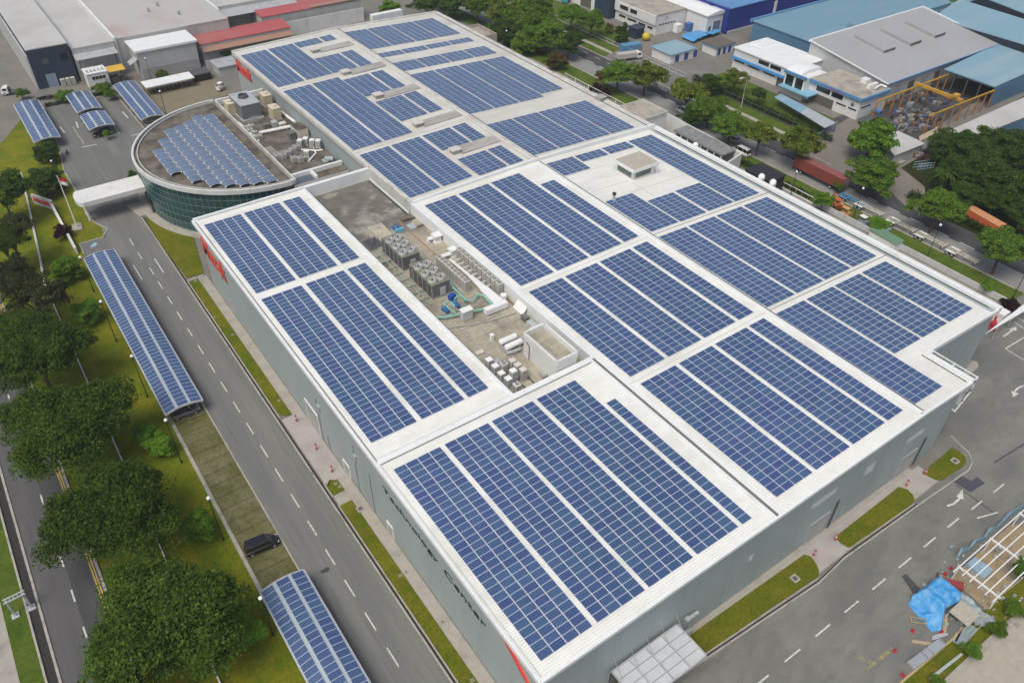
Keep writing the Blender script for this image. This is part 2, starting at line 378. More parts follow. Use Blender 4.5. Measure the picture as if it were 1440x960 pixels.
grass_patch(PX([(1174, 755), (1264, 684), (1276, 688), (1284, 696), (1286, 702), (1284, 707), (1201, 769), (1192, 769), (1183, 764)]))
grass_patch(PX([(1297, 664), (1339, 629), (1350, 635), (1357, 642), (1359, 649), (1354, 656), (1325, 675), (1317, 675), (1308, 671)]))
MB().hexa(PX([(1348, 526), (1366, 507), (1374, 509), (1376, 516), (1360, 529)]), -.05, .1).build('kerb_island', walk_m, kind='structure')
# site corner, bottom right
ground('grass_bank', PX([(1262, 962), (1340, 896), (1385, 855), (1445, 800), (1445, 850), (1322, 962)]), -.012, grass_strip)
ground('sand_floor', PX([(1336, 812), (1420, 738), (1446, 735), (1446, 808), (1402, 842), (1389, 857)]), -.008, M('sand', (.34, .26, .16), .95, .12, 2, (.22, .17, .10), .8, (.5, .75)))
ground('neighbour_lot', PX([(1325, 965), (1388, 903), (1445, 848), (1445, 965)]), -.006, M('lot_concrete', (.37, .34, .28), .9, .1, 1, (.45, .36, .2), .5, (.6, .8)))
MB().hexa(PX([(1324, 958), (1389, 897), (1422, 868), (1430, 874), (1396, 905), (1331, 966)]), -.05, .15).build('drain_cover', walk_m, kind='structure')

def kerb(pts, wd=.22, h=.12, m=kerb_m, name='kerb'):
    b = MB(); n = len(pts)
    L, R = [], []
    for i, p in enumerate(pts):
        a = Vector(pts[max(i-1, 0)]); c = Vector(pts[min(i+1, n-1)]); d = (c-a).normalized(); nn = Vector((-d.y, d.x))*wd/2
        L.append(Vector(p)+nn); R.append(Vector(p)-nn)
    for i in range(n-1): b.hexa([R[i][:], R[i+1][:], L[i+1][:], L[i][:]], -.05, h, bottom=False)
    return b.build(name, m, kind='structure')
kerb([(-3.85, -60), (-3.85, 139)]); kerb([(-3.3, -60), (-3.3, 43.2)], .18, .1); kerb([(-3.3, 45), (-3.3, 48)], .18, .1); kerb([(-3.3, 64.5), (-3.3, 110)], .18, .1)
ground('roadside_drain', rect(-3.75, -60, -3.4, 139), -.02, drain_m)
kerb([(-1.25, 64.3), (-1.25, 110)], .12, .07); kerb([(-3.3, 110.1), (-.1, 110.3)], .4, .08)
kerb([(-12.35, 8), (-12.35, 125)], .22, .06); kerb([(-34.2, -80), (-34.2, 250)], .3, .15); kerb([(-41.75, -80), (-41.75, 250)], .3, .12); kerb([(-43.1, -80), (-43.1, 250)], .25, .18)
kerb([(-12.9, 171), (-12.9, 143), (-11.2, 138.5)]+PX([(145, 334), (112, 343), (118, 357)]), .3, .12); kerb([(-12.9, 171), (-11.1, 185.7), (-9.8, 203)], .25, .12)
kerb([(9.4, 184), (8.9, 211)], .3, .12); kerb([(3.2, 184), (3.4, 195)], .3, .1); kerb([(-5.6, 183), (-5.6, 195)], .25, .1)
kerb(PX([(905, 985), (945, 958), (1080, 867), (1152, 819), (1188, 784), (1290, 711), (1332, 682), (1362, 661), (1367, 650), (1362, 637), (1337, 613)]), .22, .12)
kerb(PX([(905, 978), (945, 951), (1080, 860), (1150, 813)]), .16, .1); kerb(PX([(1188, 776), (1286, 708)]), .16, .1)
b_ = PX([(945, 955), (1080, 864), (1152, 816), (1188, 781), (1290, 708)])
kerb(b_, .25, -.012, drain_m, 'roadside_drain')
kerb([(130.7, 16), (130.7, 240)], .3, .12); kerb([(143.5, 70), (143.5, 240)], .3, .12)
kerb(PX([(1264, 962), (1340, 898), (1346, 890)]), .25, .2, M('timber_edge', (.42, .33, .16), .8, .15, 2))

# painted markings
def mark(segs, wd, z=-.015, m=white_paint, name='road_marking'):
    b = MB()
    for (x0, y0), (x1, y1) in segs:
        d = Vector((x1-x0, y1-y0)).normalized(); n = Vector((-d.y, d.x))*wd/2
        b.sheet([(x0+n.x, y0+n.y), (x1+n.x, y1+n.y), (x1-n.x, y1-n.y), (x0-n.x, y0-n.y)], z)
    return b.build(name, m, kind='structure')
mark([((-8.05, y), (-8.05, y+3.0)) for y in [16.9+5.83*k for k in range(-4, 18)]] + [((-8.4, y), (-8.4, y+3.0)) for y in (122.9, 129)], .18)
mark([((-10.45, 115.6), (-10.45, 121.6)), ((-6.25, 115.6), (-6.25, 121.6))], .22)
mark([((-37.85, y), (-37.85, y+2.1)) for y in [42+6.35*k for k in range(-9, 26)]], .2)
mark([((-34.65, -60), (-34.65, 240)), ((-34.95, -60), (-34.95, 240))], .12, m=yellow_paint)
mark([((x, -9.55), (x+2.9, -9.55)) for x in [13.4+5.85*k for k in range(0, 10)]], .2)
mark([tuple(PX([a, b])) for a, b in [((1397, 692), (1412, 680)), ((1366, 716), (1381, 704)), ((1374, 728), (1403, 720))]], .2)
mark([((137.5, y), (137.5, y+3.4)) for y in [28.4+6.0*k for k in range(0, 36)]], .28, z=-.012)
mark([((141.4, y), (141.4, y+2.5)) for y in [120+6.0*k for k in range(0, 20)]], .2, z=-.012)
def arrow(pts, head, wd=.3):
    P = [Vector(p) for p in PX(pts)]; mark([(tuple(P[i]), tuple(P[i+1])) for i in range(len(P)-1)], wd)
    MB().sheet(PX(head), -.014).build('road_arrow', white_paint, kind='structure')
arrow([(1332, 711), (1341, 708), (1348, 702), (1352, 696)], [(1345, 698), (1355, 702), (1354, 687)])
arrow([(1440, 542), (1432, 545), (1427, 550)], [(1422, 549), (1433, 553), (1425, 558)])
arrow([(1411, 473), (1424, 464)], [(1418, 463), (1430, 465), (1429, 459)])
mark([tuple(PX([a, b])) for a, b in [((1414, 490), (1440, 474)), ((1414, 490), (1440, 506)), ((1426, 452), (1440, 462)), ((1430, 446), (1440, 452))]], .2)
mark([tuple(PX([a, b])) for a, b in [((115, 207), (136, 203)), ((107, 171), (110, 180)), ((84, 178), (91, 187)), ((172, 157), (180, 166)), ((185, 191), (196, 188))]], .35)
mark([((-17.3, y), (-12.5, y)) for y in [11+2.55*k for k in range(0, 45)]], .14, z=-.017, m=M('bay_line', (.055, .045, .03), .9, .2))
mark([tuple(PX([a, b])) for a, b in [((1213, 945), (1256, 910)), ((1205, 922), (1225, 930))]], .45, m=M('yellow_worn', (.27, .245, .12), .9, .35, 2, (.16, .155, .14), 1.2, (.45, .6)))
mark([tuple(PX([a, b])) for a, b in [((1344, 681), (1402, 724)), ((1398, 650), (1440, 624))]], .22, z=-.021, m=asph_dark, name='tar_line')
MB().sheet(PX([(127, 346), (133, 341), (137, 342), (134, 346), (128, 348)]), -.016).build('bay_symbol', blue_paint, kind='structure')
MB().sheet(PX([(1268, 810), (1274, 806), (1300, 833), (1290, 843), (1280, 828)]), -.016).build('wet_patch', asph_dark, kind='structure')
MB().sheet(PX([(450, 803), (458, 797), (464, 797), (462, 803), (452, 806)]), -.016).build('oil_stain', asph_dark, kind='structure')
MB().hexa(PX([(1341, 677), (1351, 668), (1366, 676), (1374, 670), (1385, 679), (1365, 692)]), -.05, .004).build('drain_grating', M('grate', (.07, .07, .09), .6, .2, 6), kind='structure')
def manhole(px, py, s=.55):
    x, y, _ = G(px, py); b = MB(); b.box(x-s, y-s, -.05, x+s, y+s, .075, 0); b.box(x-s*.55, y-s*.55, .04, x+s*.55, y+s*.55, .085, 1)
    b.build('access_cover', [walk_m, steel_dark], kind='structure')
for q in [(1118, 813), (1343, 648), (507, 715)]: manhole(*q)
for q in [(563, 809), (571, 804), (472, 680), (478, 684), (664, 956), (622, 874), (301, 447), (327, 471), (275, 395), (392, 563)]: manhole(*q, .22)
# ------------------------------------------------------------------ the factory
def zroof(x, y):
    if y < 89.5: return H+.4*max(0, x-36)/30 if x < 66 else H+.4-1.3*(x-66)/32
    return H+.1+.7*(x-36)/30 if x < 66 else H+.8-1.2*(x-66)/32
fac = thing('factory_building', 'large grey factory hall with white sheet roof covered in solar panels and red wall lettering', 'factory')
XR, XN, YN, YB, YE = 99.6, 78.2, 7.7, 89.2, 184.0     # right side, notch corner, step between the two halves, far end
def wallbox(poly, z1, name='wall', m=wall_grey): return MB().hexa(poly, -.1, z1).build(name, m, fac)
# left wing with recessed plant deck (floor 12.3), middle and right roofs, rear block
ZD = 12.3
wallbox([(.5, .35), (36.2, .35), (36.2, 35.2), (.5, 35.2)], H-.35)
wallbox([(.5, 35.2), (21.7, 35.2), (21.7, 105.8), (.5, 105.8)], H-.35)
MB().hexa([(21.7, 35.2), (36.2, 35.2), (36.2, 105.8), (21.7, 105.8)], -.1, ZD).build('plant_deck', deck_conc, fac)
wallbox([(36.2, .35), (77.2, .35), (77.2, YN), (XR-.4, YN), (XR-.4, YB), (36.2, YB)], H-.9)
wallbox([(36.6, YB), (XR-.8, YB), (XR-.8, YE), (36.6, YE)], H-.75)
def roofslab(name, x0, y0, x1, y1, m, t=.35, z=zroof, dy=.01):
    q = [(x0, y0), (x1, y0), (x1, y1), (x0, y1)]; ym = (y0+y1)/2
    zz = [z(min(max(x, x0+.001), x1-.001), ym) for x, y in q]
    return MB().hexa(q, [k-t for k in zz], zz).build(name, m, fac)
roofslab('roof', 0, 0, 35.9, 34.9, roof_white); roofslab('roof', 0, 34.9, 21.5, 106.2, roof_white)
roofslab('roof', 36.4, 0, 65.8, YB, roof_white); roofslab('roof', 66.2, YN, XR, YB, roof_right); roofslab('roof', 66.2, 0, 78.4, YN, roof_right)
roofslab('roof', 36.3, YB+.5, 65.9, YE, roof_rear); roofslab('roof', 66.1, YB+.5, XR-.5, YE, roof_rear)
# eaves trims: slim white cappings and thin inner strips, 5 cm proud of the sheet
def trim(x0, y0, x1, y1, wd, z0a, z1a, z0b=None, z1b=None, m=trim_white, name='eaves_trim'):
    b = MB(); z0b = z0a if z0b is None else z0b; z1b = z1a if z1b is None else z1b
    if abs(x1-x0) > abs(y1-y0): b.hexa([(x0, y0-wd/2), (x1, y0-wd/2), (x1, y0+wd/2), (x0, y0+wd/2)], [z0a, z0b, z0b, z0a], [z1a, z1b, z1b, z1a])
    else: b.hexa([(x0-wd/2, y0), (x0+wd/2, y0), (x0+wd/2, y1), (x0-wd/2, y1)], [z0a, z0a, z0b, z0b], [z1a, z1a, z1b, z1b])
    return b.build(name, m, fac)
trim(-.07, -.1, -.07, 106.3, .34, H-.55, H+.12); trim(.36, .3, .36, 34.5, .10, H-.1, H+.06, m=seam_grey); trim(.30, 35.2, .30, 105.6, .14, H-.1, H+.05, m=seam_dark)  # last strip: dark colour stands in for the shadowed gap behind the trim
trim(.1, 106.35, 36.2, 106.35, .5, H-.9, H+.28); trim(.7, 105.9, 21.4, 105.9, .12, H-.2, H+.1, m=seam_grey)
trim(-.1, -.08, 36.0, -.08, .3, H-.5, H+.06); trim(36.0, -.08, 66, -.08, .3, H-.5, H+.06, H-.1, H+.46); trim(66, -.08, 78.5, -.08, .3, H-.1, H+.46, H-.6, H-.05)
trim(78.55, -.1, 78.55, YN, .75, H-.9, H+.22); trim(77.7, .4, 77.7, YN, .25, H-.25, H-.02, m=seam_dark)
trim(78.5, YN-.15, XR, YN-.15, .35, H-.75, H+.05, H-1.45, H-.8)
trim(XR+.3, YN-.3, XR+.3, YB+.3, 1.15, H-1.6, H-.55); trim(XR-.75, YN+1, XR-.75, YB-1, .28, H-1.3, H-.90, m=seam_dark)
trim(XR-.25, YB, XR-.25, YE, .8, H-1.6, H-.3, m=trim_old); trim(XR-1.3, YB+1, XR-1.3, YE-1, .3, H-.9, H-.33, m=seam_dark)
trim(36.2, YE+.1, 66, YE+.1, .7, H-1, H+.35, H-.3, H+1.05, m=trim_old); trim(66, YE+.1, XR-.3, YE+.1, .7, H-.3, H+1.05, H-1.2, H-.1, m=trim_old)
trim(36.25, YB+.3, 36.25, YE, .5, H-.6, H+.28, m=trim_old)
trim(36.6, YB+.1, 66, YB+.1, .45, H-.6, H+.42, H-.2, H+1.12); trim(66, YB+.1, XR, YB+.1, .45, H-.2, H+1.12, H-1.2, H+.1)
# valley, ridge and expansion joints
trim(36.15, .2, 36.15, 35.0, .5, H-.5, H-.08, m=seam_dark, name='valley_gutter'); trim(35.55, .2, 35.55, 34.8, .5, H, H+.10, name='ridge_capping'); trim(36.75, .2, 36.75, 89, .4, H, H+.10, name='ridge_capping')
for a, b2, zz, m in ((.3, YB-.3, H+.4, trim_white), (YB+.6, YE-.3, H+.85, trim_old)):
    trim(66, a, 66, b2, .7, zz-.2, zz+.10, m=m, name='ridge_capping'); trim(66.55, a, 66.55, b2, .08, zz-.2, zz+.13, m=seam_dark, name='ridge_capping')
for x in (64.9, 67.2): trim(x, YB+.6, x, YE-.4, .35, H+.6, H+.86, m=seam_grey, name='ridge_capping')
trim(.3, 35.0, 35.8, 35.0, .9, H-.2, H+.16, name='ridge_capping'); trim(.4, 34.45, 35.6, 34.45, .1, H-.1, H+.05, m=seam_dark, name='ridge_capping'); trim(.4, 35.6, 21.4, 35.6, .1, H-.1, H+.05, m=seam_grey, name='ridge_capping')
for y in (27.75, 54.75):
    trim(36.9, y, 65.6, y, .12, H-.1, H+.05, H+.3, H+.45, m=seam_grey, name='ridge_capping'); trim(66.8, y, XR-1.2, y, .1, H+.3, H+.43, H-.95, H-.82, m=seam_dark, name='ridge_capping')
for y in (113.7, 153.6):
    trim(36.7, y, 64.6, y, .35, H-.1, H+.18, H+.5, H+.82, m=trim_old, name='ridge_capping')
trim(78.3, 26.9, 78.3, 27.2, .1, H-.3, H-.02, m=seam_grey, name='ridge_capping')
for x0, y0, x1, y1 in ((67.3, 80.6, 77.2, 80.6), (73.9, 69.0, 88.9, 69.0), (77.0, 65.2, 77.0, 72), (74, 76, 77.4, 76), (67.3, 73.0, 77.4, 73.0)):
    za, zb = zroof(x0, y0), zroof(x1, y1); trim(x0, y0, x1, y1, .12, za-.1, za+.04, zb-.1, zb+.04, m=seam_grey, name='ridge_capping')
# deck surrounds
trim(21.6, 35.3, 21.6, 105.9, .55, ZD-.1, H+.14, name='deck_parapet'); trim(22.05, 35.6, 22.05, 105.6, .15, H-.5, H-.2, m=seam_grey, name='deck_parapet')
trim(21.7, 35.3, 36.2, 35.3, .5, ZD-.1, H+.10, name='deck_parapet'); trim(21.9, 106.0, 36.4, 106.0, .35, ZD-.1, H+.24, name='deck_parapet')
trim(36.3, 35.2, 36.3, 89.5, .35, ZD-.1, H+.08, name='deck_parapet'); trim(35.7, 89.6, 35.7, 105.6, .16, ZD-.1, ZD+.5, m=trim_white, name='deck_parapet'); trim(35.4, 89.7, 35.4, 105.4, .3, ZD-.1, ZD+.06, m=drain_m, name='deck_gutter')
MB().box(36.05, 89.4, ZD, 36.6, 105.9, H+.15).build('wall', M('fascia', (.50, .51, .50), .6, .06, 1, (.40, .38, .36), .5, (.5, .8), (1, 1, .2)), fac)
MB().sheet([(22, 76), (24, 76), (36, 88), (36, 105.7), (22, 105.7)], ZD+.006).build('deck_stain', M('deck_wet', (.15, .14, .12), .85, .2, .5, (.34, .32, .27), .2, (.5, .62)), fac)
MB().box(23.8, 53.9, ZD, 31.5, 54.3, ZD+.12).build('deck_upstand', kerb_m, fac)
for x, y, x1, y1 in ((33.2, 87.4, 35.9, 87.7), (33.2, 84.2, 35.9, 84.5)): MB().box(x, y, ZD, x1, y1, ZD+.35).build('deck_upstand', deck_dark, fac)
# openings on the left wall (x = .5) and on the front wall (y = .35)
lt_grey = M('door_grey', (.36, .38, .38), .5, .06, 1)
shutter = ribbed('shutter_grey', (.40, .41, .40), 2, .12, .85, .01, (.33, .33, .32), .5)
# roller shutters and doors of the two paved crossings on the front
for xa, xb, zt in ((46.6, 50.6, 4.4), (67.5, 71.0, 4.4)):
    o = MB().box(xa, .26, 0, xb, .38, zt).build('shutter_door', shutter, fac)
    MB().box(xa-.15, .22, 0, xa, .39, zt+.15).box(xb, .22, 0, xb+.15, .39, zt+.15).box(xa, .22, zt, xb, .39, zt+.15).build('frame', lt_grey, o)
for x in (51.6, 52.0, 72.2, 72.6): MB().tube([(x, .25, 0), (x, .25, 6.0)], .07, 8).build('downpipe', steel_dark, fac)
for xa, xb, z0, z1 in ((33.2, 33.9, 7.2, 8.0), (44.6, 49.6, 9.3, 10.0), (56.4, 58.2, 8.2, 9.6), (66.0, 70.0, 8.6, 9.3)):
    o = MB().box(xa, .28, z0, xb, .38, z1).build('louvre_window', M('louvre_pale', (.60, .62, .61), .4, .06, 3), fac)
    MB().box(xa-.1, .24, z1, xb+.1, .38, z1+.1).box(xa-.1, .24, z0-.1, xb+.1, .38, z0).box(xa-.1, .24, z0, xa, .38, z1).box(xb, .24, z0, xb+.1, .38, z1).build('frame', lt_grey, o)
for y0, y1, zt in ((46.8, 48.6, 2.4), (57.0, 61.5, 4.6), (33.6, 35.0, 2.3)):
    o = MB().box(.40, y0, 0, .52, y1, zt).build('shutter_door', shutter, fac)
    MB().box(.36, y0-.15, 0, .53, y0, zt+.15).box(.36, y1, 0, .53, y1+.15, zt+.15).box(.36, y0, zt, .53, y1, zt+.15).build('frame', trim_white, o)
for y, z1 in ((56.2, 9.), (53.8, 3.2), (43.8, 10.), (39.2, 8.5)): MB().tube([(.36, y, 0), (.36, y, z1)], .08, 8).build('downpipe', steel_grey, fac)
for y in (54.9, 43.0, 96.4): MB().box(.25, y, 7.2, .5, y+.9, 8.2).build('wall_vent', lt_grey, fac)
# step-side wall (y = 7.7) details
for x in (81.5, 84.0, 86.5): MB().box(x, YN-.25, 8.2, x+.5, YN, 9.0).build('wall_lamp', steel_dark, fac)
o = MB().box(83.0, YN-.08, 4.6, 86.2, YN+.02, 7.2).build('louvre_window', M('louvre_pale'), fac); MB().box(82.9, YN-.12, 7.2, 86.3, YN, 7.35).build('frame', trim_white, o)
# open white loading frame on the notch wall
lf = MB()
for y in (.0, 3.6, 7.2):
    lf.bar((78.9, y+.1, H-.3), (80.3, y+.1, H-.3), .16).bar((80.3, y+.1, H-.3), (80.3, y+.1, 11.2), .16).bar((80.3, y+.1, 11.2), (78.0, y+.1, 8.4), .16)
for q in ((80.3, H-.3), (80.3, 11.2), (78.1, 8.5)): lf.bar((q[0], .05, q[1]), (q[0], YN-.2, q[1]), .18)
lo_ = lf.build('loading_frame', trim_white, fac)
MB().box(79.0, .3, 9.0, 79.08, 7.3, H-.5).build('panel', M('frame_panel', (.66, .68, .68), .6, .05), lo_)
for z in (10.0, 11.6, 13.2): MB().bar((79.0, .2, z), (80.2, .05, z+.3), .14).build('bracket', steel_dark, lo_)
# lettering
X, Y_, Z = Vector((1, 0, 0)), Vector((0, 1, 0)), Vector((0, 0, 1))
text_part('sign_lettering', 'Mazak', 12.2, 4.1, red_m, fac, ((.48, 105.6, 7.7), -Y_, Z), .15, .15, .012)
text_part('sign_lettering', 'Technology', 14.0, 1.2, black_m, fac, ((.48, 35.0, 8.8), -Y_, Z), .06, 0, -.006)
text_part('sign_lettering', 'Center', 9.0, 1.05, black_m, fac, ((.48, 19.6, 9.0), -Y_, Z), .06, 0, -.006)
text_part('sign_lettering', 'Mazak', 10.5, 3.2, red_m, fac, ((36.57, 183.5, 9.9), -Y_, Z), .25, .15, .035)
rs = MB(); pr_ = [(9.0, 13.6), (5.6, 11.75), (2.6, 9.9), (.15, 9.5)]
for (ya, za), (yb, zb) in zip(pr_, pr_[1:]): rs.hexa([(.28, yb), (.52, yb), (.52, ya), (.28, ya)], [zb-.35, zb-.35, za-.35, za-.35], [zb+.35, zb+.35, za+.35, za+.35])
rs.hexa([(.28, .12), (2.6, .12), (2.6, .36), (.28, .36)], 9.15, 9.85)
rs.build('red_stripe', red_m, fac)
# canopy of glass-grey panels hung by rods over the front entrance
cn = MB(); cx0, cx1, cy0, cy1, cz = 10.6, 20.9, -4.9, -.1, 5.0
for a, b in (((cx0, cy0), (cx1, cy0)), ((cx1, cy0), (cx1, cy1)), ((cx1, cy1), (cx0, cy1)), ((cx0, cy1), (cx0, cy0))): cn.bar((*a, cz), (*b, cz), .16, .3)
for k in (1, 2, 3): cn.bar((cx0+k*(cx1-cx0)/4, cy0, cz+.06), (cx0+k*(cx1-cx0)/4, cy1, cz+.06), .12, .22)
can = cn.build('entrance_canopy', galv, fac)
pn = MB()
for i in range(4):
    for j in range(4):
        w_, h_ = (cx1-cx0)/4, (cy1-cy0)/4; pn.box(cx0+i*w_+.08, cy0+j*h_+.03, cz-.04, cx0+(i+1)*w_-.08, cy0+(j+1)*h_-.03, cz)
pn.build('panel', M('canopy_panel', (.50, .53, .55), .55, .08, .8), can)
for k in range(5):
    x = cx0+.3+k*(cx1-cx0-.6)/4; MB().bar((x, -1.6, cz+.1), (x-.1, .35, cz+2.6), .05).build('tie_rod', galv, can)
MB().box(10.9, .2, 0, 20.5, .4, 3.4).build('glass_door', glass_dark, fac)
# white plant room on the deck and roof stair house
hut = MB(); hut.hexa(rect(29.7, 35.75, 33.5, 43.7), ZD, 15.8)
for a, b in (((29.7, 35.75), (33.5, 35.75)), ((33.5, 35.75), (33.5, 43.7)), ((33.5, 43.7), (29.7, 43.7)), ((29.7, 43.7), (29.7, 35.75))): hut.bar((*a, 16.22), (*b, 16.22), .34, .86)
hu = hut.build('plant_room', wall_white, fac)
MB().box(29.9, 35.95, 15.8, 33.3, 43.5, 15.83).build('roof', deck_conc, hu); MB().tube([(29.6, 42.2, ZD), (29.6, 42.2, 14.9), (29.6, 43, 15.3)], .07, 6).build('pipe', steel_dark, hu)
MB().box(31.6, 43.9, ZD, 34.2, 45.1, 15.6).build('door_lobby', wall_white, hu)
zr = zroof(80, 75)
st = MB(); st.box(77.9, 72.7, zr-.1, 83.9, 77.7, zr+1.9).build('stair_house', wall_white, fac); sh_ = bpy.data.objects['stair_house']; MB().box(77.35, 72.1, zr+1.9, 84.4, 78.2, zr+2.5).build('roof', trim_white, sh_)
MB().box(77.6, 72.3, zr+2.5, 84.2, 78.0, zr+2.55).build('roof_felt', M('roof_felt', (.42, .385, .325), .9, .06, 1.5, (.36, .33, .28), .4, (.5, .8)), sh_)
lv = MB()
for x in np.arange(78.6, 82.4, .42): lv.box(x, 72.62, zr+.35, x+.30, 72.71, zr+1.65)
for y in np.arange(73.2, 77.3, .42): lv.box(77.82, y, zr+.35, 77.91, y+.30, zr+1.65)
lv.build('louvre', M('louvre_green', (.10, .14, .13), .5, .2), sh_)
MB().tube([(84.15, 72.4, zr-.1), (84.15, 72.4, zr+2.2)], .1, 8).build('downpipe', trim_white, sh_)
# ------------------------------------------------------------------ solar arrays on the factory roof
PXW, PYW = 1.744, 1.004
def panel_mb(b, x, y, w=1.655, l=.972, z=.12, fr=.024):
    X0, X1, Y0, Y1 = x, x+w, y, y+l
    b.box(X0, Y0, z-.04, X1, Y1, z, 1, bottom=False)
    del b.f[-1]; del b.k[-1]                          # open top, closed below by frame and glass
    i = len(b.v); b.v += [(X0, Y0, z), (X1, Y0, z), (X1, Y1, z), (X0, Y1, z), (X0+fr, Y0+fr, z), (X1-fr, Y0+fr, z), (X1-fr, Y1-fr, z), (X0+fr, Y1-fr, z)]
    for q in range(4):
        r = (q+1) % 4; b.f.append((i+q, i+r, i+4+r, i+4+q)); b.k.append(1)
    j = len(b.v); b.v += [(X0+fr, Y0+fr, z-.003), (X1-fr, Y0+fr, z-.003), (X1-fr, Y1-fr, z-.003), (X0+fr, Y1-fr, z-.003)]
    b.f.append((j, j+1, j+2, j+3)); b.k.append(0); return b
PM = [panel_glass, panel_frame]
PANEL = panel_mb(MB(), 0, 0).mesh('solar_panel', PM)
def strip(label, x0, nc, y0, y1, nr, single=False, skip=()):
    """one strip of modules; x0,y0 its near left corner, nr rows up to y1"""
    py = (y1-y0)/nr; xm = x0+nc*PXW/2; z = zroof(x0, y0); z2 = zroof(x0+.9*nc*PXW, y0); sl = (z2-z)/(.9*nc*PXW)
    if abs(x0-66.5) < 1: sl = (zroof(x0+6, y0)-zroof(x0+1, y0))/5; z = zroof(x0+1, y0)-sl
    cells = [(i, j) for j in range(nr) for i in range(nc) if (i, j) not in skip]
    if single:
        b = MB()
        for i, j in cells: panel_mb(b, i*PXW, j*py)
        o = bpy.data.objects.new('solar_array', b.mesh('solar_array', PM)); COL.objects.link(o)
    else:
        o = bpy.data.objects.new('solar_array', None); COL.objects.link(o); o.empty_display_size = .5
        for i, j in cells[:100]:
            c = bpy.data.objects.new('solar_panel', PANEL); COL.objects.link(c); c.parent = o; c.location = (i*PXW, j*py, 0)
        if len(cells) > 100:
            b = MB()
            for i, j in cells[100:]: panel_mb(b, i*PXW, j*py)
            c = bpy.data.objects.new('solar_panel', b.mesh('solar_panel', PM)); COL.objects.link(c); c.parent = o; c['kind'] = 'stuff'
        r = MB()
        for i in range(nc):
            for u in (.35, 1.3): r.box(i*PXW+u-.03, .05, .005, i*PXW+u+.03, nr*py-.1, .085)
        c = bpy.data.objects.new('mounting_rail', r.mesh('mounting_rail', galv)); COL.objects.link(c); c.parent = o
    o.location = (x0, y0, z+.02); o.rotation_euler = (0, -math.atan(sl), 0)
    tagit(o, label, 'solar array', 'strips of solar panels on the factory roof'); return o
ordn = ['first', 'second', 'third', 'fourth']
def block(xs, ncs, y0, y1, nr, where, single=False, names=None):
    for k, (x, n) in enumerate(zip(xs, ncs)):
        strip(f'{ordn[k]} blue solar strip from left in {where}' if not names else names[k], x, n, y0, y1, nr, single)
block((1.30, 8.88, 16.36, 23.92), (4, 4, 4, 4), 1.66, 32.85, 31, 'the big block at the front roof corner')
strip('single-column strip of solar panels beside the front valley gutter', 31.46, 1, 1.6, 26.7, 25)
block((1.15, 8.80, 16.34), (4, 4, 2), 38.5, 76.3, 38, 'the long block beside the chillers')
block((1.12, 8.66, 16.30), (4, 4, 2), 78.25, 103.5, 25, 'the wing block nearest the curved glass building')
block((38.05, 45.65, 53.25, 60.80), (4, 4, 4, 2), 2.0, 26.9, 25, 'the middle block along the front eaves')
block((37.90, 45.48, 53.06, 60.68), (4, 4, 4, 2), 28.8, 53.7, 25, 'the block right of the white plant room')
block((37.88, 45.5, 53.08), (4, 4, 4), 55.75, 87.1, 31, 'the block right of the twin chillers')
strip('short two-column strip of solar panels left of the roof stair house', 60.7, 2, 55.85, 80.9, 25)
strip('long strip of solar panels reaching into the stepped front corner', 66.7, 4, 1.8, 26.55, 25)
block((74.25, 81.65, 89.2), (4, 4, 4), 10.05, 26.6, 16, 'the small block behind the stepped corner')
block((66.85, 74.35, 81.85, 89.4), (4, 4, 4, 4), 28.45, 53.6, 25, 'the block right of the roof ridge mid-length')
strip('thirteen-row strip of solar panels below the vent pipe and stair house', 67.0, 4, 55.6, 68.5, 13)
strip('nine-row strip of solar panels just below the roof stair house', 74.3, 4, 55.5, 64.6, 9)
strip('nine-row strip of solar panels between the stair house strip and outer strip', 81.95, 4, 55.6, 64.8, 9)
strip('long outer strip of solar panels passing behind the roof stair house', 89.4, 4, 55.5, 86.9, 31)
strip('six-row patch of solar panels beside the ridge above the stair house', 66.9, 4, 81.0, 87.15, 6)
strip('three-row patch of solar panels between the six-row patch and stair house', 74.35, 4, 84.05, 87.0, 3)
strip('three-row patch of solar panels right behind the roof stair house', 81.85, 4, 84.05, 87.1, 3)
for nm, y0, y1, nr in (('nearest rear block beside the rooftop condensers', 91.0, 112.3, 21), ('long middle rear block', 115.0, 152.1, 37), ('farthest rear block behind the red lettering', 155.1, 180.0, 25)):
    strip(f'left strip of solar panels in the {nm}', 37.0, 4, y0, y1, nr, True); strip(f'right strip of solar panels in the {nm}', 44.5, 4, y0, y1, nr, True)
for nm, x, y0, y1, nr in (('near patch before the nearest roof vent', 52.6, 90.4, 98.7, 8), ('patch between the two nearest roof vents', 52.2, 103.8, 112.3, 8), ('patch beyond the second roof vent', 52.0, 121.2, 133.7, 12),
                          ('patch between the third and fourth roof vents', 51.6, 137.7, 149.7, 12), ('patch between the two farthest roof vents', 51.6, 155.1, 166.4, 11), ('last small patch at the far eaves', 51.8, 176.0, 180.1, 4)):
    strip(f'four-column {nm} on the rear roof', x, 4, y0, y1, nr, True); strip(f'two-column {nm} on the rear roof', x+7.5, 2, y0, y1, nr, True)
for nm, y0, y1, nr in (('nearest block', 91.0, 108.6, 17), ('largest block', 115.4, 142.9, 27), ('six-row band', 145.9, 152.1, 6), ('three-row band', 157.0, 160.1, 3), ('farthest block', 164.0, 179.4, 15)):
    for k in range(4): strip(f'{ordn[k]} solar strip from ridge in the {nm} of the far outer roof', 66.3+k*7.28, 4, y0 + (1.8 if nm == 'largest block' and k == 3 else 0), y1, nr-(2 if nm == 'largest block' and k == 3 else 0), True)

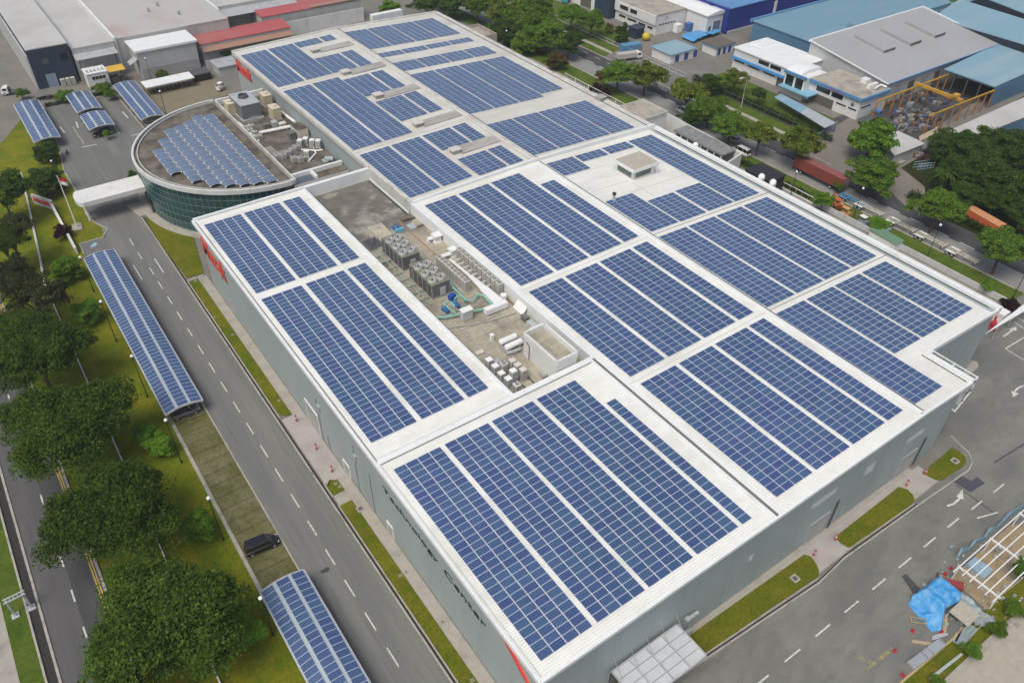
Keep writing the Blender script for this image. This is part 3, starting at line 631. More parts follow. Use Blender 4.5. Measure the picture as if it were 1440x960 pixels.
# roof vents with their flat ducts on the rear roof
duct_m = M('duct_old', (.40, .385, .36), .6, .12, 1, (.24, .225, .21), .5, (.45, .7), (.2, 2, 1))
for nm, y in (('nearest', 101.7), ('second', 117.2), ('third', 135.8), ('fourth', 152.9), ('farthest', 171.0)):
    z = zroof(54, y); t = thing('roof_vent', f'pale box vent with long flat duct, {nm} of the rear roof', 'vent', (54, y, z), 0, 'vents on the rear roof')
    MB().hexa(rect(.9, -1.55, 10.6, 1.55), 0, [.25, .50, .50, .25]).build('duct', duct_m, t, local=True)
    MB().box(-.95, -.75, 0, .85, .75, .75).build('vent_body', duct_m, t, local=True)
    MB().hexa(rect(-1.2, -1.0, 1.1, 1.0), .75, .98).build('cover', M('vent_cover', (.56, .54, .50), .6, .06), t, local=True)
q = G(863, 281, zroof(67.5, 70)); pv = thing('vent_pipe', 'dark capped vent pipe standing on the white roof by the stair house', 'vent pipe', (q.x, q.y, zroof(q.x, q.y)))
MB().lathe(0, 0, [(.45, 0), (.42, .25), (.2, .3), (.2, 1.2)], 10).build('pipe', galv, pv, local=True); MB().lathe(0, 0, [(.38, 1.2), (.42, 1.5), (.15, 1.7)], 10).build('cap', black_m, pv, local=True)
q = G(845, 140, H-.3); MB().box(q.x-1, q.y-.9, H-.6, q.x+1, q.y+.9, H+.4).box(q.x-1.15, q.y-1.05, H+.4, q.x+1.15, q.y+1.05, H+.52).build('roof_hatch', duct_m, tag=('old beige roof hatch at the far outer eaves', 'hatch'))

# ------------------------------------------------------------------ equipment on the plant deck (floor 12.3)
coil_m = ribbed('coil_dark', (.085, .088, .088), 1, .22, .6, .02, (.13, .13, .12), .5)
casing_m = M('chiller_casing', (.135, .145, .14), .6, .12, 1.5, (.19, .185, .15), .8, (.5, .7))
def chiller(y0, label):
    t = thing('chiller', label, 'chiller', (27.0, y0, ZD), 0, 'chillers on the plant deck')
    MB().box(-1.7, 0, .35, 1.7, 7.6, 2.75).build('casing', casing_m, t, local=True)
    for x in (-1.78, 1.70):
        f = MB().box(x, 0, 0, x+.08, 7.62, .1)
        for k in range(5): f.box(x, k*1.54 if k < 5 else 7.5, .1, x+.08, k*1.54+.1, 2.8)
        f.build('frame', steel_grey, t, local=True)
    for y in (0, 2.5, 5.0, 7.5): MB().box(-1.7, y, 0, 1.7, y+.12, .35).build('skid', steel_grey, t, local=True)
    c = MB()
    for k in range(4): c.box(-1.76, .16+k*1.54-.02, .5, -1.70, 1.48+k*1.54, 2.62).box(1.70, .16+k*1.54, .5, 1.74, 1.48+k*1.54, 2.62)
    c.build('coil', coil_m, t, local=True)
    MB().box(-1.75, -.05, 2.75, 1.75, 7.65, 2.83).build('top_deck', M('chiller_top', (.19, .185, .15), .7, .2, 2, (.10, .10, .085), 1.5, (.45, .7)), t, local=True)
    for k in range(6):
        x, y = (-.82, .82)[k % 2], 1.3+(k//2)*2.3
        fo = MB().lathe(x, y, [(.74, 2.83), (.72, 3.3), (.64, 3.3), (.64, 2.95)], 18).build('fan_shroud', M('shroud', (.55, .56, .55), .4, .08), t, local=True)
        h = MB().lathe(x, y, [(.14, 3.0), (.14, 3.2)], 8)
        for a in range(5):
            ca, sa = cos(a*1.2566), sin(a*1.2566); h.face([(x+.1*ca, y+.1*sa, 3.1), (x+.6*ca-.15*sa, y+.6*sa+.15*ca, 3.04), (x+.6*ca+.15*sa, y+.6*sa-.15*ca, 3.16)])
        h.build('fan', steel_dark, fo, local=True)
    b = MB()
    for x in (-1.4, 1.4): b.tube([(x, .3, 2.9), (x, 7.3, 2.9)], .07, 6)
    b.tube([(0, .2, 2.92), (0, 7.4, 2.92)], .05, 6).build('pipe', M('pipe_dull', (.36, .34, .24), .6, .1), t, local=True)
    MB().box(-.2, -.14, .5, .8, -.0, 1.9).build('control_panel', M('panel_grey', (.45, .46, .47), .5, .05), t, local=True)
    return t
chiller(63.3, 'big dark grey chiller nearest the green pump pipes'); chiller(73.2, 'big dark grey chiller behind the other, farther from the pumps')
ac_top = M('fan_grille', (.26, .26, .25), .6, .2, 6)
def acunit(x, y, z, wx, wy, h, label, group, m=beige_m, rz=0.0, top=True, name='condenser_unit'):
    t = thing(name, label, 'condenser', (x, y, z), rz, group)
    MB().box(-wx/2, -wy/2, .12, wx/2, wy/2, h).box(-wx/2+.05, -wy/2, 0, -wx/2+.2, wy/2, .12).box(wx/2-.2, -wy/2, 0, wx/2-.05, wy/2, .12).build('casing', m, t, local=True)
    if top: MB().lathe(0, 0, [(min(wx, wy)*.40, h+.0), (min(wx, wy)*.40, h+.10), (min(wx, wy)*.33, h+.10), (min(wx, wy)*.33, h+.03)], 12).build('fan_grille', ac_top, t, local=True)
    else: MB().lathe(0, 0, [(h*.34, 0), (h*.34, .05)], 14).move(Matrix.Translation((wx/2, 0, h*.55)) @ Matrix.Rotation(pi/2, 4, 'Y')).build('fan_grille', ac_top, t, local=True)
    MB().box(-wx/2-.025, -wy/2+.06, .3, -wx/2, wy/2-.06, h-.12).box(-wx/2+.06, -wy/2-.025, .3, wx/2-.06, -wy/2, h-.12).build('coil_guard', M('coil_guard', (.36, .36, .33), .7, .2, 8), t, local=True)
    return t
MB().box(30.3, 61.6, ZD, 32.2, 71.4, ZD+.18).build('unit_plinth', kerb_m, tag=('concrete plinth under the inner row of condensers', 'plinth'))
MB().box(34.6, 57.4, ZD, 36.0, 71.6, ZD+.18).build('unit_plinth', kerb_m, tag=('concrete plinth under the outer row of condensers', 'plinth'))
for k in range(9): acunit(31.2, 62.3+k*1.06, ZD+.18, .95, .98, 2.15, 'beige condenser unit in the inner row on the chiller side of the white duct', 'inner row of condensers')
for k in range(10): acunit(35.3, 58.4+k*1.36, ZD+.18, .85, 1.0, 2.3, 'beige condenser unit in the outer row beside the raised roof edge', 'outer row of condensers')
dk = MB(); dk.hexa([(33.0, 70.6), (33.4, 70.6), (33.6, 64), (33.1, 64)], ZD+.9, ZD+1.2).hexa([(33.0, 64.2), (33.7, 64.2), (33.9, 60), (32.7, 60)], ZD+.9, ZD+1.25).hexa([(32.6, 60.2), (34.0, 60.2), (34.1, 55.4), (32.3, 55.4)], ZD+.9, ZD+1.3)
for k in range(8): dk.box(33.5, 60.3+k*1.35, ZD+.95, 34.9, 60.45+k*1.35, ZD+1.1)
for y in (56.5, 60, 64, 68): dk.box(33.1, y, ZD, 33.25, y+.15, ZD+.9)
dk.build('cable_duct', white_m, tag=('white branching cable duct between the two condenser rows', 'duct'))
MB().box(30.2, 54.5, ZD+.25, 34.4, 55.5, ZD+1.25).box(30.5, 54.6, ZD, 30.7, 55.4, ZD+.25).box(33.8, 54.6, ZD, 34.0, 55.4, ZD+.25).build('duct_box', white_m, tag=('long white box at the end of the cable duct', 'duct'))
MB().tube([(34.9, 56.6, ZD), (34.9, 56.6, ZD+1.3)], .55, 12).build('water_tank', white_m, tag=('small white upright tank beside the end of the outer condenser row', 'tank'))
def whitebox(x, y, s, label):
    t = thing('vent_hood', label, 'vent', (x, y, ZD)); MB().box(-s*.75, -s*.75, 0, s*.75, s*.75, .15).box(-s*.6, -s*.6, .15, s*.6, s*.6, 1.25).build('body', white_m, t, local=True)
    MB().box(-s*.8, -s*.8, 1.25, s*.8, s*.8, 1.5).build('hood', white_m, t, local=True); return t
w1 = whitebox(35.2, 78.3, 1.0, 'white square vent hood standing alone behind the condensers'); MB().tube([(-.6, .3, .7), (-1.5, .6, .7), (-1.5, .6, .1)], .38, 10).build('elbow', white_m, w1, local=True)
w2 = whitebox(35.1, 72.7, .9, 'white square vent hood with pipes at the head of the outer condensers')
b = MB()
for dy in (0, .5): b.tube([(-.5, dy-.4, .8), (-2.6, dy-.4, .8), (-3.1, dy-.4, .3)], .2, 8)
b.build('pipe', white_m, w2, local=True)
t = thing('pump_set', 'small blue pump set on a plinth behind the far chiller', 'pump', (30.9, 85.4, ZD))
MB().box(-1.1, -1.2, 0, 1.1, 1.2, .2).build('plinth', kerb_m, t, local=True); MB().tube([(-.5, -.9, .65), (-.5, .6, .65)], .32, 10).tube([(.45, -.9, .65), (.45, .6, .65)], .32, 10).build('motor', blue_pump, t, local=True)
MB().box(-.9, -1.15, .2, .9, -.7, 1.0).build('cover', M('cyan_cover', (.16, .42, .55), .5, .1), t, local=True)
b = MB()
for k in range(6): b.tube([(-1.3+.25*k, 1.0+.1*(k % 2), 0), (-1.3+.25*k, 1.0, 1.9)], .04, 5)
b.build('pipe', steel_grey, t, local=True)
MB().box(26.6, 82.2, ZD, 29.6, 89.2, ZD+.3).build('equipment_slab', M('slab_pale', (.44, .41, .33), .9, .1, 1, (.3, .27, .2), .6, (.5, .7)), tag=('empty pale concrete plinth behind the far chiller', 'plinth'))
def pump(x, y, label):
    t = thing('water_pump', label, 'pump', (x, y, ZD), 0, 'blue pumps before the chillers'); MB().box(-.8, -1.0, 0, .8, 1.0, .3).build('plinth', kerb_m, t, local=True)
    MB().tube([(0, -.7, .72), (0, .35, .72)], .34, 12).build('motor', blue_pump, t, local=True); MB().lathe(0, .6, [(.42, .45), (.46, .7), (.42, .95), (.2, 1.1)], 12).build('volute', blue_pump, t, local=True)
    MB().tube([(0, .6, 1.0), (0, .6, 1.5), (.5, .6, 1.75), (1.2, .3, 1.75), (1.2, -.9, 1.6), (1.2, -.9, .5)], .13, 8).build('pipe', green_pipe, t, local=True)
pump(25.2, 59.0, 'blue water pump nearest the parapet of the wing'); pump(27.5, 59.3, 'blue water pump beside the blue tarpaulin box')
MB().hexa(rect(27.5, 61.2, 28.6, 62.1), ZD, [1.0+ZD, ZD+1.2, ZD+1.1, ZD+.9]).build('covered_box', M('tarp_deep', (.02, .07, .33), .5, .2, 2), tag=('deep blue wrapped box at the chiller end', 'box'))
gp = MB()
for pts, r in (([(29.4, 64.2, 13.1), (29.4, 59.2, 13.1), (30.3, 58.6, 13.1), (31.8, 59.6, 13.1), (32.4, 58.8, 13.1), (32.2, 56.0, 13.0)], .16), ([(23.2, 58.3, 12.9), (24.2, 57.6, 12.9), (26.4, 57.0, 12.9), (30.6, 55.9, 12.9)], .17), ([(25.2, 60.0, 13.8), (26.0, 57.2, 13.2)], .1)): gp.tube(pts, r, 8)
for x, y in ((29.4, 60), (31.8, 59.4), (24.4, 57.5), (28.5, 56.5)): gp.box(x-.08, y-.08, ZD, x+.08, y+.08, 13)
gp.build('chilled_water_pipe', green_pipe, tag=('pale green water pipes bending round the pumps', 'pipe'))
gp = MB()
for k in range(8): gp.tube([(22.6, 64+2.2*k, 12.7), (25.0, 64+2.2*k, 12.8)], .10, 6)
gp.tube([(22.9, 62, 12.65), (22.9, 81.5, 12.65)], .14, 8).tube([(24.2, 62, 12.6), (24.2, 81.5, 12.6)], .12, 8).build('header_pipe', M('pipe_pale', (.33, .42, .36), .6, .12, 2, (.12, .13, .11), 1.5, (.5, .65)), tag=('pipe headers along the wing parapet serving the chillers', 'pipe'))
t = thing('control_cabinet', 'pale grey control cabinet in front of the blue pumps', 'cabinet', (27.2, 55.9, ZD)); MB().box(-.9, -.45, .15, .9, .45, 1.9).box(-.8, -.4, 0, .8, .4, .15).build('casing', M('cabinet', (.52, .54, .52), .5, .06), t, local=True); MB().box(-1.0, -.6, 1.9, 1.0, .6, 2.05).build('hood', white_m, t, local=True)
t = thing('insulated_tank', 'two white lagged horizontal tanks on a frame beside the plant room', 'tank', (28.9, 46.6, ZD)); 
for k, dy in enumerate((-1.0, .5)): MB().tube([(-1.3, dy, .95), (-1.1, dy, .95), (1.7, dy, .95), (1.9, dy, .95)], [.3, .5, .5, .3], 12).build('vessel', white_m, t, local=True)
MB().box(-1.2, -1.5, 0, -1.0, 1.0, .5).box(1.2, -1.5, 0, 1.4, 1.0, .5).tube([(-1.5, -1.6, .4), (-.2, -1.9, .4), (.9, -1.9, .4)], .3, 8).build('stand', steel_grey, t, local=True)
for k, (x, y, h, m) in enumerate([(23.4, 43.8, 2.1, white_m), (24.5, 43.4, 1.5, steel_grey), (23.5, 42.3, 1.9, white_m), (24.6, 41.7, 2.2, beige_m), (23.4, 40.6, 1.8, white_m), (23.5, 39.0, 1.9, white_m), (24.8, 39.6, 2.3, white_m), (23.9, 37.4, 1.7, white_m), (26.1, 40.3, 2.3, beige_m), (26.2, 39.1, 2.2, beige_m), (26.0, 41.5, 2.3, beige_m), (26.3, 43.0, .9, steel_grey)]):
    acunit(x, y, ZD, .95, .9, h, ('white' if m is white_m else 'beige' if m is beige_m else 'dark grey')+' condenser unit in the cluster at the near corner of the deck', ('white' if m is white_m else 'beige' if m is beige_m else 'grey')+' units at the near deck corner', m, 0, top=k % 4 == 3)
b = MB()
for x0, y0, x1, y1 in ((22.8, 44.5, 22.8, 37), (25.4, 43.6, 25.4, 37.4), (27.1, 42, 27.1, 37.5)): b.tube([(x0, y0, ZD+.15), (x1, y1, ZD+.15)], .12, 6)
b.build('refrigerant_pipe', steel_dark, tag=('dark pipe runs on the deck between the corner condensers', 'pipe'))
MB().tube([(28.6, 37.9, ZD+.5), (30.2, 37.9, ZD+.5)], .5, 12).box(28.8, 37.6, ZD, 29.0, 38.2, ZD+.4).box(29.8, 37.6, ZD, 30, 38.2, ZD+.4).build('drum_tank', galv, tag=('small grey drum lying between plant room and parapet', 'tank'))
MB().hexa([(35.2, 51.5), (36.1, 51.5), (36.1, 54.2), (35.2, 54.2)], [ZD, 13.5, 13.5, ZD], [ZD+.12, 13.62, 13.62, ZD+.12]).build('sheet_panel', white_m, tag=('loose white sheet leaning on the roof edge near the plant room', 'panel'))

# ------------------------------------------------------------------ curved glass office building
ZG = 10.5; GX, GY, GR = 23.2, 141.3, 24.6
gb = thing('glass_building', 'half-round office building with a teal curtain wall and solar roof', 'office building', (12, GY, 0))
N = 56; A = [pi/2+pi*k/N for k in range(N+1)]
arc = lambda r, ox=0: [(GX+ox+r*cos(a), GY+r*sin(a)) for a in A]
b = MB(); P = arc(GR-.5)
for k in range(N): b.face([(*P[k], 0), (*P[k+1], 0), (*P[k+1], ZG-.5), (*P[k], ZG-.5)])
b.build('curtain_wall', glass_teal, gb)
b = MB()
for k in range(0, N+1, 1): x, y = P[k]; b.bar((x, y, .3), (x, y, ZG-.5), .08)
for z in (.35, 1.9, 3.5, 5.1, 6.7, 8.3, 9.8):
    for k in range(N): b.bar((*P[k], z), (*P[k+1], z), .08, .09)
b.build('mullion', mullion_m, gb)
b = MB(); Q, R_ = arc(GR+.12), arc(GR-.35)
for k in range(N): b.hexa([Q[k], Q[k+1], R_[k+1], R_[k]], ZG-.5, ZG+.45)
b.box(GX-.1, GY-GR, ZG-.5, GX+.5, GY-GR+.8, ZG+.45).box(GX-.1, GY+GR-.8, ZG-.5, GX+.5, GY+GR, ZG+.45).build('parapet', M('parapet_pale', (.58, .60, .58), .6, .06, 1, (.4, .4, .38), .5, (.55, .8)), gb)
b = MB(); Q, R_ = arc(GR-.95), arc(GR-1.2)
for k in range(N): b.hexa([Q[k], Q[k+1], R_[k+1], R_[k]], ZG-.3, ZG+.28)
b.build('inner_kerb', M('kerb_old', (.46, .45, .42), .7, .1), gb)
MB().hexa(arc(GR-.6), ZG-.6, ZG-.05).build('roof', deck_dark, gb)
MB().box(GX+.5, GY-GR+.4, -.1, 36.3, GY+GR-.2, 9.5, 0, 1).build('rear_block', [wall_white, deck_dark], gb)
MB().box(24.0, 117.3, 9.5, 24.4, 165.8, ZG+.25).build('parapet', trim_old, gb)
MB().box(24.4, 165.3, 9.5, 36.4, 165.8, ZG+.35).box(24.4, 119.9, 9.5, 36.2, 120.5, ZG-.1).box(28.6, 117.1, 9.5, 29.2, 119.9, ZG-.3).build('parapet', trim_white, gb)
MB().box(24.4, 106.6, -.1, 36.2, 116.7, 8.9, 0, 1).build('link_block', [wall_white, deck_conc], gb)
MB().box(24.5, 117.1, 9.52, 28.5, 119.8, 9.56).build('light_well', M('well_blue', (.09, .12, .15), .3, .1), gb)
b = MB(); Q, R_ = arc(GR+1.5), arc(GR-.5)
for k in range(14, N): b.hexa([Q[k], Q[k+1], R_[k+1], R_[k]], -.05, .12)
b.build('plinth', walk_m, gb)
# entrance porch roof over the drive
po = MB(); pl = [(-.6, 142.3), (-.6, 148.6), (-13.6, 148.6)] + [(-13.6-1.3*sin(a)*.9, 145.5+3.1*cos(a)) for a in (.3, .7, 1.2, 1.57, 1.95, 2.45, 2.85)] + [(-13.6, 142.4)]
po.hexa(pl, 4.2, 5.2).build('porch_roof', wall_white, gb)
MB().tube([(-13.3, 144, 0), (-13.3, 144, 4.2)], .3, 12).tube([(-13.3, 147, 0), (-13.3, 147, 4.2)], .3, 12).build('column', wall_white, gb)
MB().hexa(PX([(178, 290), (199, 284), (212, 301), (197, 305)]), -.02, .14).build('entrance_step', walk_m, gb)
MB().hexa([(-1.2, 139.5), (-.2, 139.2), (-.2, 144), (-1.2, 143)], 0, 3.6).build('entrance_lobby', glass_dark, gb)
# arched solar canopies on its roof
tile = MB(); F = MB()
def arch(b, x0, x1, y0, y1, z, rise, n=8, mi=0):
    for k in range(n):
        u0, u1 = k/n, (k+1)/n; h = lambda u: z+rise*(1-(2*u-1)**2)
        a0, a1 = x0+(x1-x0)*u0, x0+(x1-x0)*u1
        b.face([(a0, y0, h(u0)), (a1, y0, h(u1)), (a1, y1, h(u1)), (a0, y1, h(u0))], mi)
    return b
arch(tile, .05, 2.30, .05, 1.22, .55, .24, 8, 0); arch(tile, .05, 2.30, 1.25, 2.45, .55, .24, 8, 0); arch(tile, .0, 2.35, -.03, .05, .53, .24, 8, 1); arch(tile, .0, 2.35, 1.22, 1.25, .55, .24, 8, 1); arch(tile, 0, 2.48, 2.45, 2.5, .53, .24, 8, 1)
arch(tile, .0, .05, -.03, 2.5, .56, 0, 1, 1); arch(tile, 2.30, 2.35, -.03, 2.5, .56, 0, 1, 1)
for x in (.1, 2.3): tile.box(x-.12, -.14, .45, x+.12, .12, .63, 1).box(x-.04, -.04, 0, x+.04, .04, .5, 1)
gm = mat_panel('panel_glass_arched', (.10, .14, .23), (.12, .165, .25), (.11, .14, .24), .3, 1.0)
TILE = tile.mesh('solar_panel', [gm, M('canopy_frame', (.70, .72, .74), .4, .05)])
for nm, x, y0, y1 in (('leftmost', 3.3, 133.0, 145.6), ('second from left', 5.84, 127.2, 151.2), ('third from left', 8.38, 123.5, 154.0), ('middle', 10.92, 121.6, 155.8), ('third from right', 13.46, 120.2, 157.0), ('second from right', 16.0, 119.4, 157.8), ('rightmost', 18.54, 118.3, 157.9)):
    n = int(round((y1-y0)/2.6)); t = thing('solar_array', f'{nm} column of arched solar panels on the half-round roof', 'solar array', (x, y0, ZG-.04), 0, 'arched solar columns on the half-round roof')
    for k in range(n):
        c = bpy.data.objects.new('solar_panel', TILE); COL.objects.link(c); c.parent = t; c.location = (0, k*2.6, 0)
# services on the flat roof behind it (floor 9.5)
t = thing('cooling_tower', 'large grey cooling tower box with a fan on top', 'cooling tower', (28.6, 156.2, 9.5))
MB().box(-2.3, -4.0, .5, 2.3, 4.0, 3.9).build('casing', ribbed('tower_casing', (.16, .17, .18), 1, .8, .85, .02), t, local=True); MB().box(-2.4, -4.1, 3.9, 2.4, 4.1, 4.05).build('top_deck', galv, t, local=True)
MB().lathe(0, .6, [(1.25, 4.05), (1.1, 4.7), (1.0, 4.7), (1.0, 4.2)], 18).build('fan_shroud', steel_dark, t, local=True); MB().box(-2.6, -4.4, 0, 2.6, 4.4, .5).build('basin', galv, t, local=True)
for x, y, nm in ((25.6, 158.6, 'beige tall unit left of the cooling tower'), (33.4, 150.2, 'beige tall unit right of the cooling tower, nearer'), (34.6, 158.4, 'beige tall unit right of the cooling tower, farther')):
    t = thing('air_handler', nm, 'air handler', (x, y, 9.5), 0, 'beige units round the cooling tower'); MB().box(-1.0, -1.5, .4, 1.0, 1.5, 2.9).build('casing', cream_m, t, local=True); MB().box(-1.1, -1.6, 0, 1.1, 1.6, .4).build('base', steel_grey, t, local=True)
    MB().box(-1.05, -1.55, 2.9, 1.05, 1.55, 3.05).lathe(0, 0, [(.6, 3.05), (.6, 3.3)], 12).build('hood', M('cream_top', (.58, .53, .42), .6, .1), t, local=True)
MB().tube([(26.7, 143.8, 10.0), (34.0, 143.0, 10.0)], .38, 10).tube([(35.6, 151.6, 10.0), (36.0, 144.6, 10.0)], .35, 10).box(29, 143.3, 9.5, 29.2, 143.9, 10).box(33, 142.9, 9.5, 33.2, 143.3, 10).box(35.6, 148, 9.5, 36, 148.2, 10).build('air_duct', white_m, tag=('long white round duct crossing the office rear roof', 'duct'))
MB().box(33.4, 137.0, 9.5, 36.0, 141.0, 11.4, 0, 1).build('duct_housing', [beige_m, deck_dark], tag=('square housing with brown stained top against the tall grey wall', 'housing'))
MB().box(31.6, 137.2, 9.5, 33.0, 138.8, 10.9).box(31.5, 137.1, 10.9, 33.1, 138.9, 11.1).build('exhaust_box', casing_m, tag=('small dark exhaust box beside the stained housing', 'vent'))
for k, (x, y, rz) in enumerate([(25.4, 129.9, 0), (26.6, 129.4, 0), (28.1, 130.2, 0), (29.5, 130.9, 0), (28.0, 126.9, 0), (29.2, 126.0, 0), (30.6, 131.6, .2)]):
    acunit(x, y, 9.5, 1.2, 1.3, 1.3, 'grey top-fan condenser in the cluster on the office rear roof', 'top-fan condensers on the office rear roof', M('casing_pale', (.40, .40, .38), .6, .1), rz)
for k, (x, y, h) in enumerate([(31.4, 127.5, 1.6), (32.0, 132.4, 2.0), (34.4, 131.2, 1.9), (35.4, 130.2, 1.9), (33.6, 133.0, 1.8)]):
    acunit(x, y, 9.5, 1.1, 1.1, h, 'white side-fan condenser on the office rear roof', 'side-fan condensers on the office rear roof', white_m, -.8, top=False)
for k, (x, y) in enumerate([(25.2, 147.6), (26.2, 147.0), (25.4, 145.8), (25.6, 143.4), (26.0, 141.5), (25.2, 141.0)]):
    acunit(x, y, 9.5, 1.0, 1.1, 1.2+.3*(k % 2), 'pale condenser crowded against the solar roof parapet', 'condensers along the solar roof parapet', beige_m)
b = MB()
for pts in ([(30.6, 125, 9.8), (33.5, 127.6, 9.8), (33.8, 129.5, 9.8)], [(31.5, 131, 9.8), (34.2, 128.6, 9.8), (35.4, 128.2, 9.8)], [(25, 152, 9.9), (25.2, 140, 9.9)]): b.tube(pts, .2, 6)
b.build('pipe_tray', white_m, tag=('white pipe trays among the office roof condensers', 'pipe'))
b = MB()
for k in range(5): b.bar((26.8+.5*k, 149.5, 9.5), (26.8+.5*k, 149.5, 11.6), .09)
for z in (10.4, 11.5): b.bar((26.8, 149.5, z), (28.8, 149.5, z), .08)
for k in range(4): b.bar((26.9+.5*k, 151, 9.5), (26.9+.5*k, 149.5, 11.5), .08)
b.build('ladder_frame', galv, tag=('galvanised steel frame in front of the cooling tower', 'frame'))
MB().tube([(33.8, 123.4, 10.2), (35.2, 122.2, 10.2)], .5, 10).box(33.2, 122.5, 9.5, 34.2, 124, 9.9).build('pipe_bundle', M('pipe_blueish', (.35, .42, .45), .5, .15), tag=('grey blue pipe bundle near the corner of the office roof', 'pipe'))

b = MB()
for k in range(7): b.tube([(25.0+.25*k, 136.5, 9.75), (25.0+.25*k, 133.0-.4*k, 9.75), (30.5, 132.6-.4*k, 9.75)], .07, 5)
b.build('refrigerant_pipe', M('pipe_lagging', (.42, .41, .38), .7, .15, 2), tag=('fan of lagged pipes on the brown office rear roof', 'pipe'))
for k, (x, y, w_, h) in enumerate([(29.6, 146.6, 1.4, .9), (31.4, 146.0, 1.1, 1.2), (33.0, 145.4, 1.6, .7)]): MB().box(x-w_/2, y-.6, 9.5, x+w_/2, y+.6, 9.5+h).box(x-w_/2-.1, y-.7, 9.5+h, x+w_/2+.1, y+.7, 9.6+h).build('equipment_box', [casing_m, galv, beige_m][k], tag=(['dark low', 'grey', 'beige low'][k]+' equipment box behind the long white round duct', 'equipment box'))
b = MB()
b.box(23.8, 82.4, ZD, 26.4, 85.8, ZD+.1)
for q in range(14): x, y = 24.0+random.random()*2.2, 82.6+random.random()*3; b.tube([(x, y, ZD+.05), (x+.1, y, ZD+random.uniform(.8, 2.2))], .035, 5)
b.build('pipe_stub', steel_dark, tag=('thicket of upright pipe stubs at the back end of the far chiller', 'pipe'))

for pts, r_, m_, lb in (([(23.4, 55.4, ZD+.2), (29.8, 53.2, ZD+.2), (34.6, 52.6, ZD+.2)], .08, steel_grey, 'thin grey pipe crossing the bare half of the deck'), ([(35.6, 44.8, ZD+.15), (35.6, 57.0, ZD+.15)], .12, M('pipe_rust', (.20, .13, .08), .8, .2, 2), 'rusty pipe along the deck edge between plant room and condensers'),
                        ([(32.6, 74.5, ZD+.2), (32.6, 88.2, ZD+.2), (35.3, 88.2, ZD+.2)], .10, M('pipe_orange', (.36, .22, .14), .7, .15, 2), 'dull orange pipe along the far deck from the vent hood'), ([(30.0, 80, ZD+.2), (30.2, 66, ZD+.2), (29.8, 62.5, ZD+.2)], .14, green_pipe, 'green pipe run beside the chillers on the condenser side')):
    MB().tube(pts, r_, 7).build('pipe', m_, tag=(lb, 'pipe'))
for k, (x, y, a, c, h, m_, lb) in enumerate([(34.9, 48.6, .5, .9, .5, galv, 'low galvanised tray by the deck edge behind the plant room'), (34.8, 50.4, .4, .6, .8, casing_m, 'small dark box by the deck edge near the white sheet'), (27.6, 49.2, .25, .25, 1.1, white_m, 'small white standpipe on the bare deck'), (24.2, 47.6, .6, .35, .35, beige_m, 'low beige block by the wing parapet'), (33.6, 84.8, .6, .9, .4, galv, 'low galvanised hatch at the far end of the deck'), (29.3, 78.8, .3, .6, 1.3, steel_grey, 'grey isolator box standing beside the far chiller'), (29.6, 70.2, .3, .5, 1.4, steel_grey, 'grey isolator box standing beside the near chiller')]):
    MB().box(x-a, y-c, ZD, x+a, y+c, ZD+h).box(x-a-.06, y-c-.06, ZD+h, x+a+.06, y+c+.06, ZD+h+.06).build('equipment_box', m_, tag=(lb, 'equipment box'))
# ------------------------------------------------------------------ carports
roof_sheet = ribbed('carport_sheet', (.40, .45, .48), 0, .3, .9, .01)
def carport(x0, y0, L, wd, label, detail=True, hz=2.7, post_side=0):
    t = thing('carport', label, 'carport', (x0, y0, 0), 0, 'carports with curved solar roofs')
    rise, n = .55, 12; zc = lambda x: hz+rise*(1-(2*x/wd-1)**2)
    b = MB()
    for k in range(n):
        a0, a1 = wd*k/n, wd*(k+1)/n
        b.face([(a0, 0, zc(a0)), (a1, 0, zc(a1)), (a1, L, zc(a1)), (a0, L, zc(a0))]).face([(a0, 0, zc(a0)-.1), (a0, L, zc(a0)-.1), (a1, L, zc(a1)-.1), (a1, 0, zc(a1)-.1)])
        for y in (0, L): b.face([(a0, y, zc(a0)-.1), (a1, y, zc(a1)-.1), (a1, y, zc(a1)), (a0, y, zc(a0))])
    b.build('roof', roof_sheet, t, local=True)
    b = MB()
    for y in (-.02, L+.02):
        for k in range(n): a0, a1 = wd*k/n, wd*(k+1)/n; b.bar((a0, y, zc(a0)-.1), (a1, y, zc(a1)-.1), .12, .24)
    for x in (0, wd): b.bar((x, 0, hz-.08), (x, L, hz-.08), .12, .2)
    b.build('edge_beam', galv, t, local=True)
    m = max(2, int(L/5.2)); px_ = .45 if not post_side else wd-.45
    for k in range(m+1):
        y = .4+(L-.8)*k/m
        MB().bar((px_, y, 0), (px_, y, hz+.1), .16).bar((px_, y, hz-.9), (wd/2, y, zc(wd/2)-.15), .1).bar((.2, y, zc(.2)-.16), (wd-.2, y, zc(wd-.2)-.16), .12).build('post', steel_dark, t, local=True)
    gap = (wd-3*1.66)/4; nr = int(L/1.0); cells = []
    for c in range(3):
        xa = gap*.6+c*(1.66+gap*1.35); xb = xa+1.66; ang = -atan2(zc(xb)-zc(xa), xb-xa)
        for j in range(nr): cells.append((c, j, xa, ang, zc(xa)-.02))
    cells.sort(key=lambda q: q[1])
    step = (L-.3)/nr
    ind = cells[:100] if detail else []; rest = cells[100:] if detail else cells
    for c, j, xa, ang, z in ind:
        o = bpy.data.objects.new('solar_panel', PANEL); COL.objects.link(o); o.parent = t; o.location = (xa, .15+j*step, z); o.rotation_euler = (0, ang, 0)
    if rest:
        b = MB()
        for c, j, xa, ang, z in rest:
            s0 = len(b.v); panel_mb(b, 0, 0); b.move(Matrix.Translation((xa, .15+j*step, z)) @ Matrix.Rotation(ang, 4, 'Y'), s0)
        o = b.build('solar_panel', PM, t, local=True)
        if len(cells) > 100: o['kind'] = 'stuff'
    return t
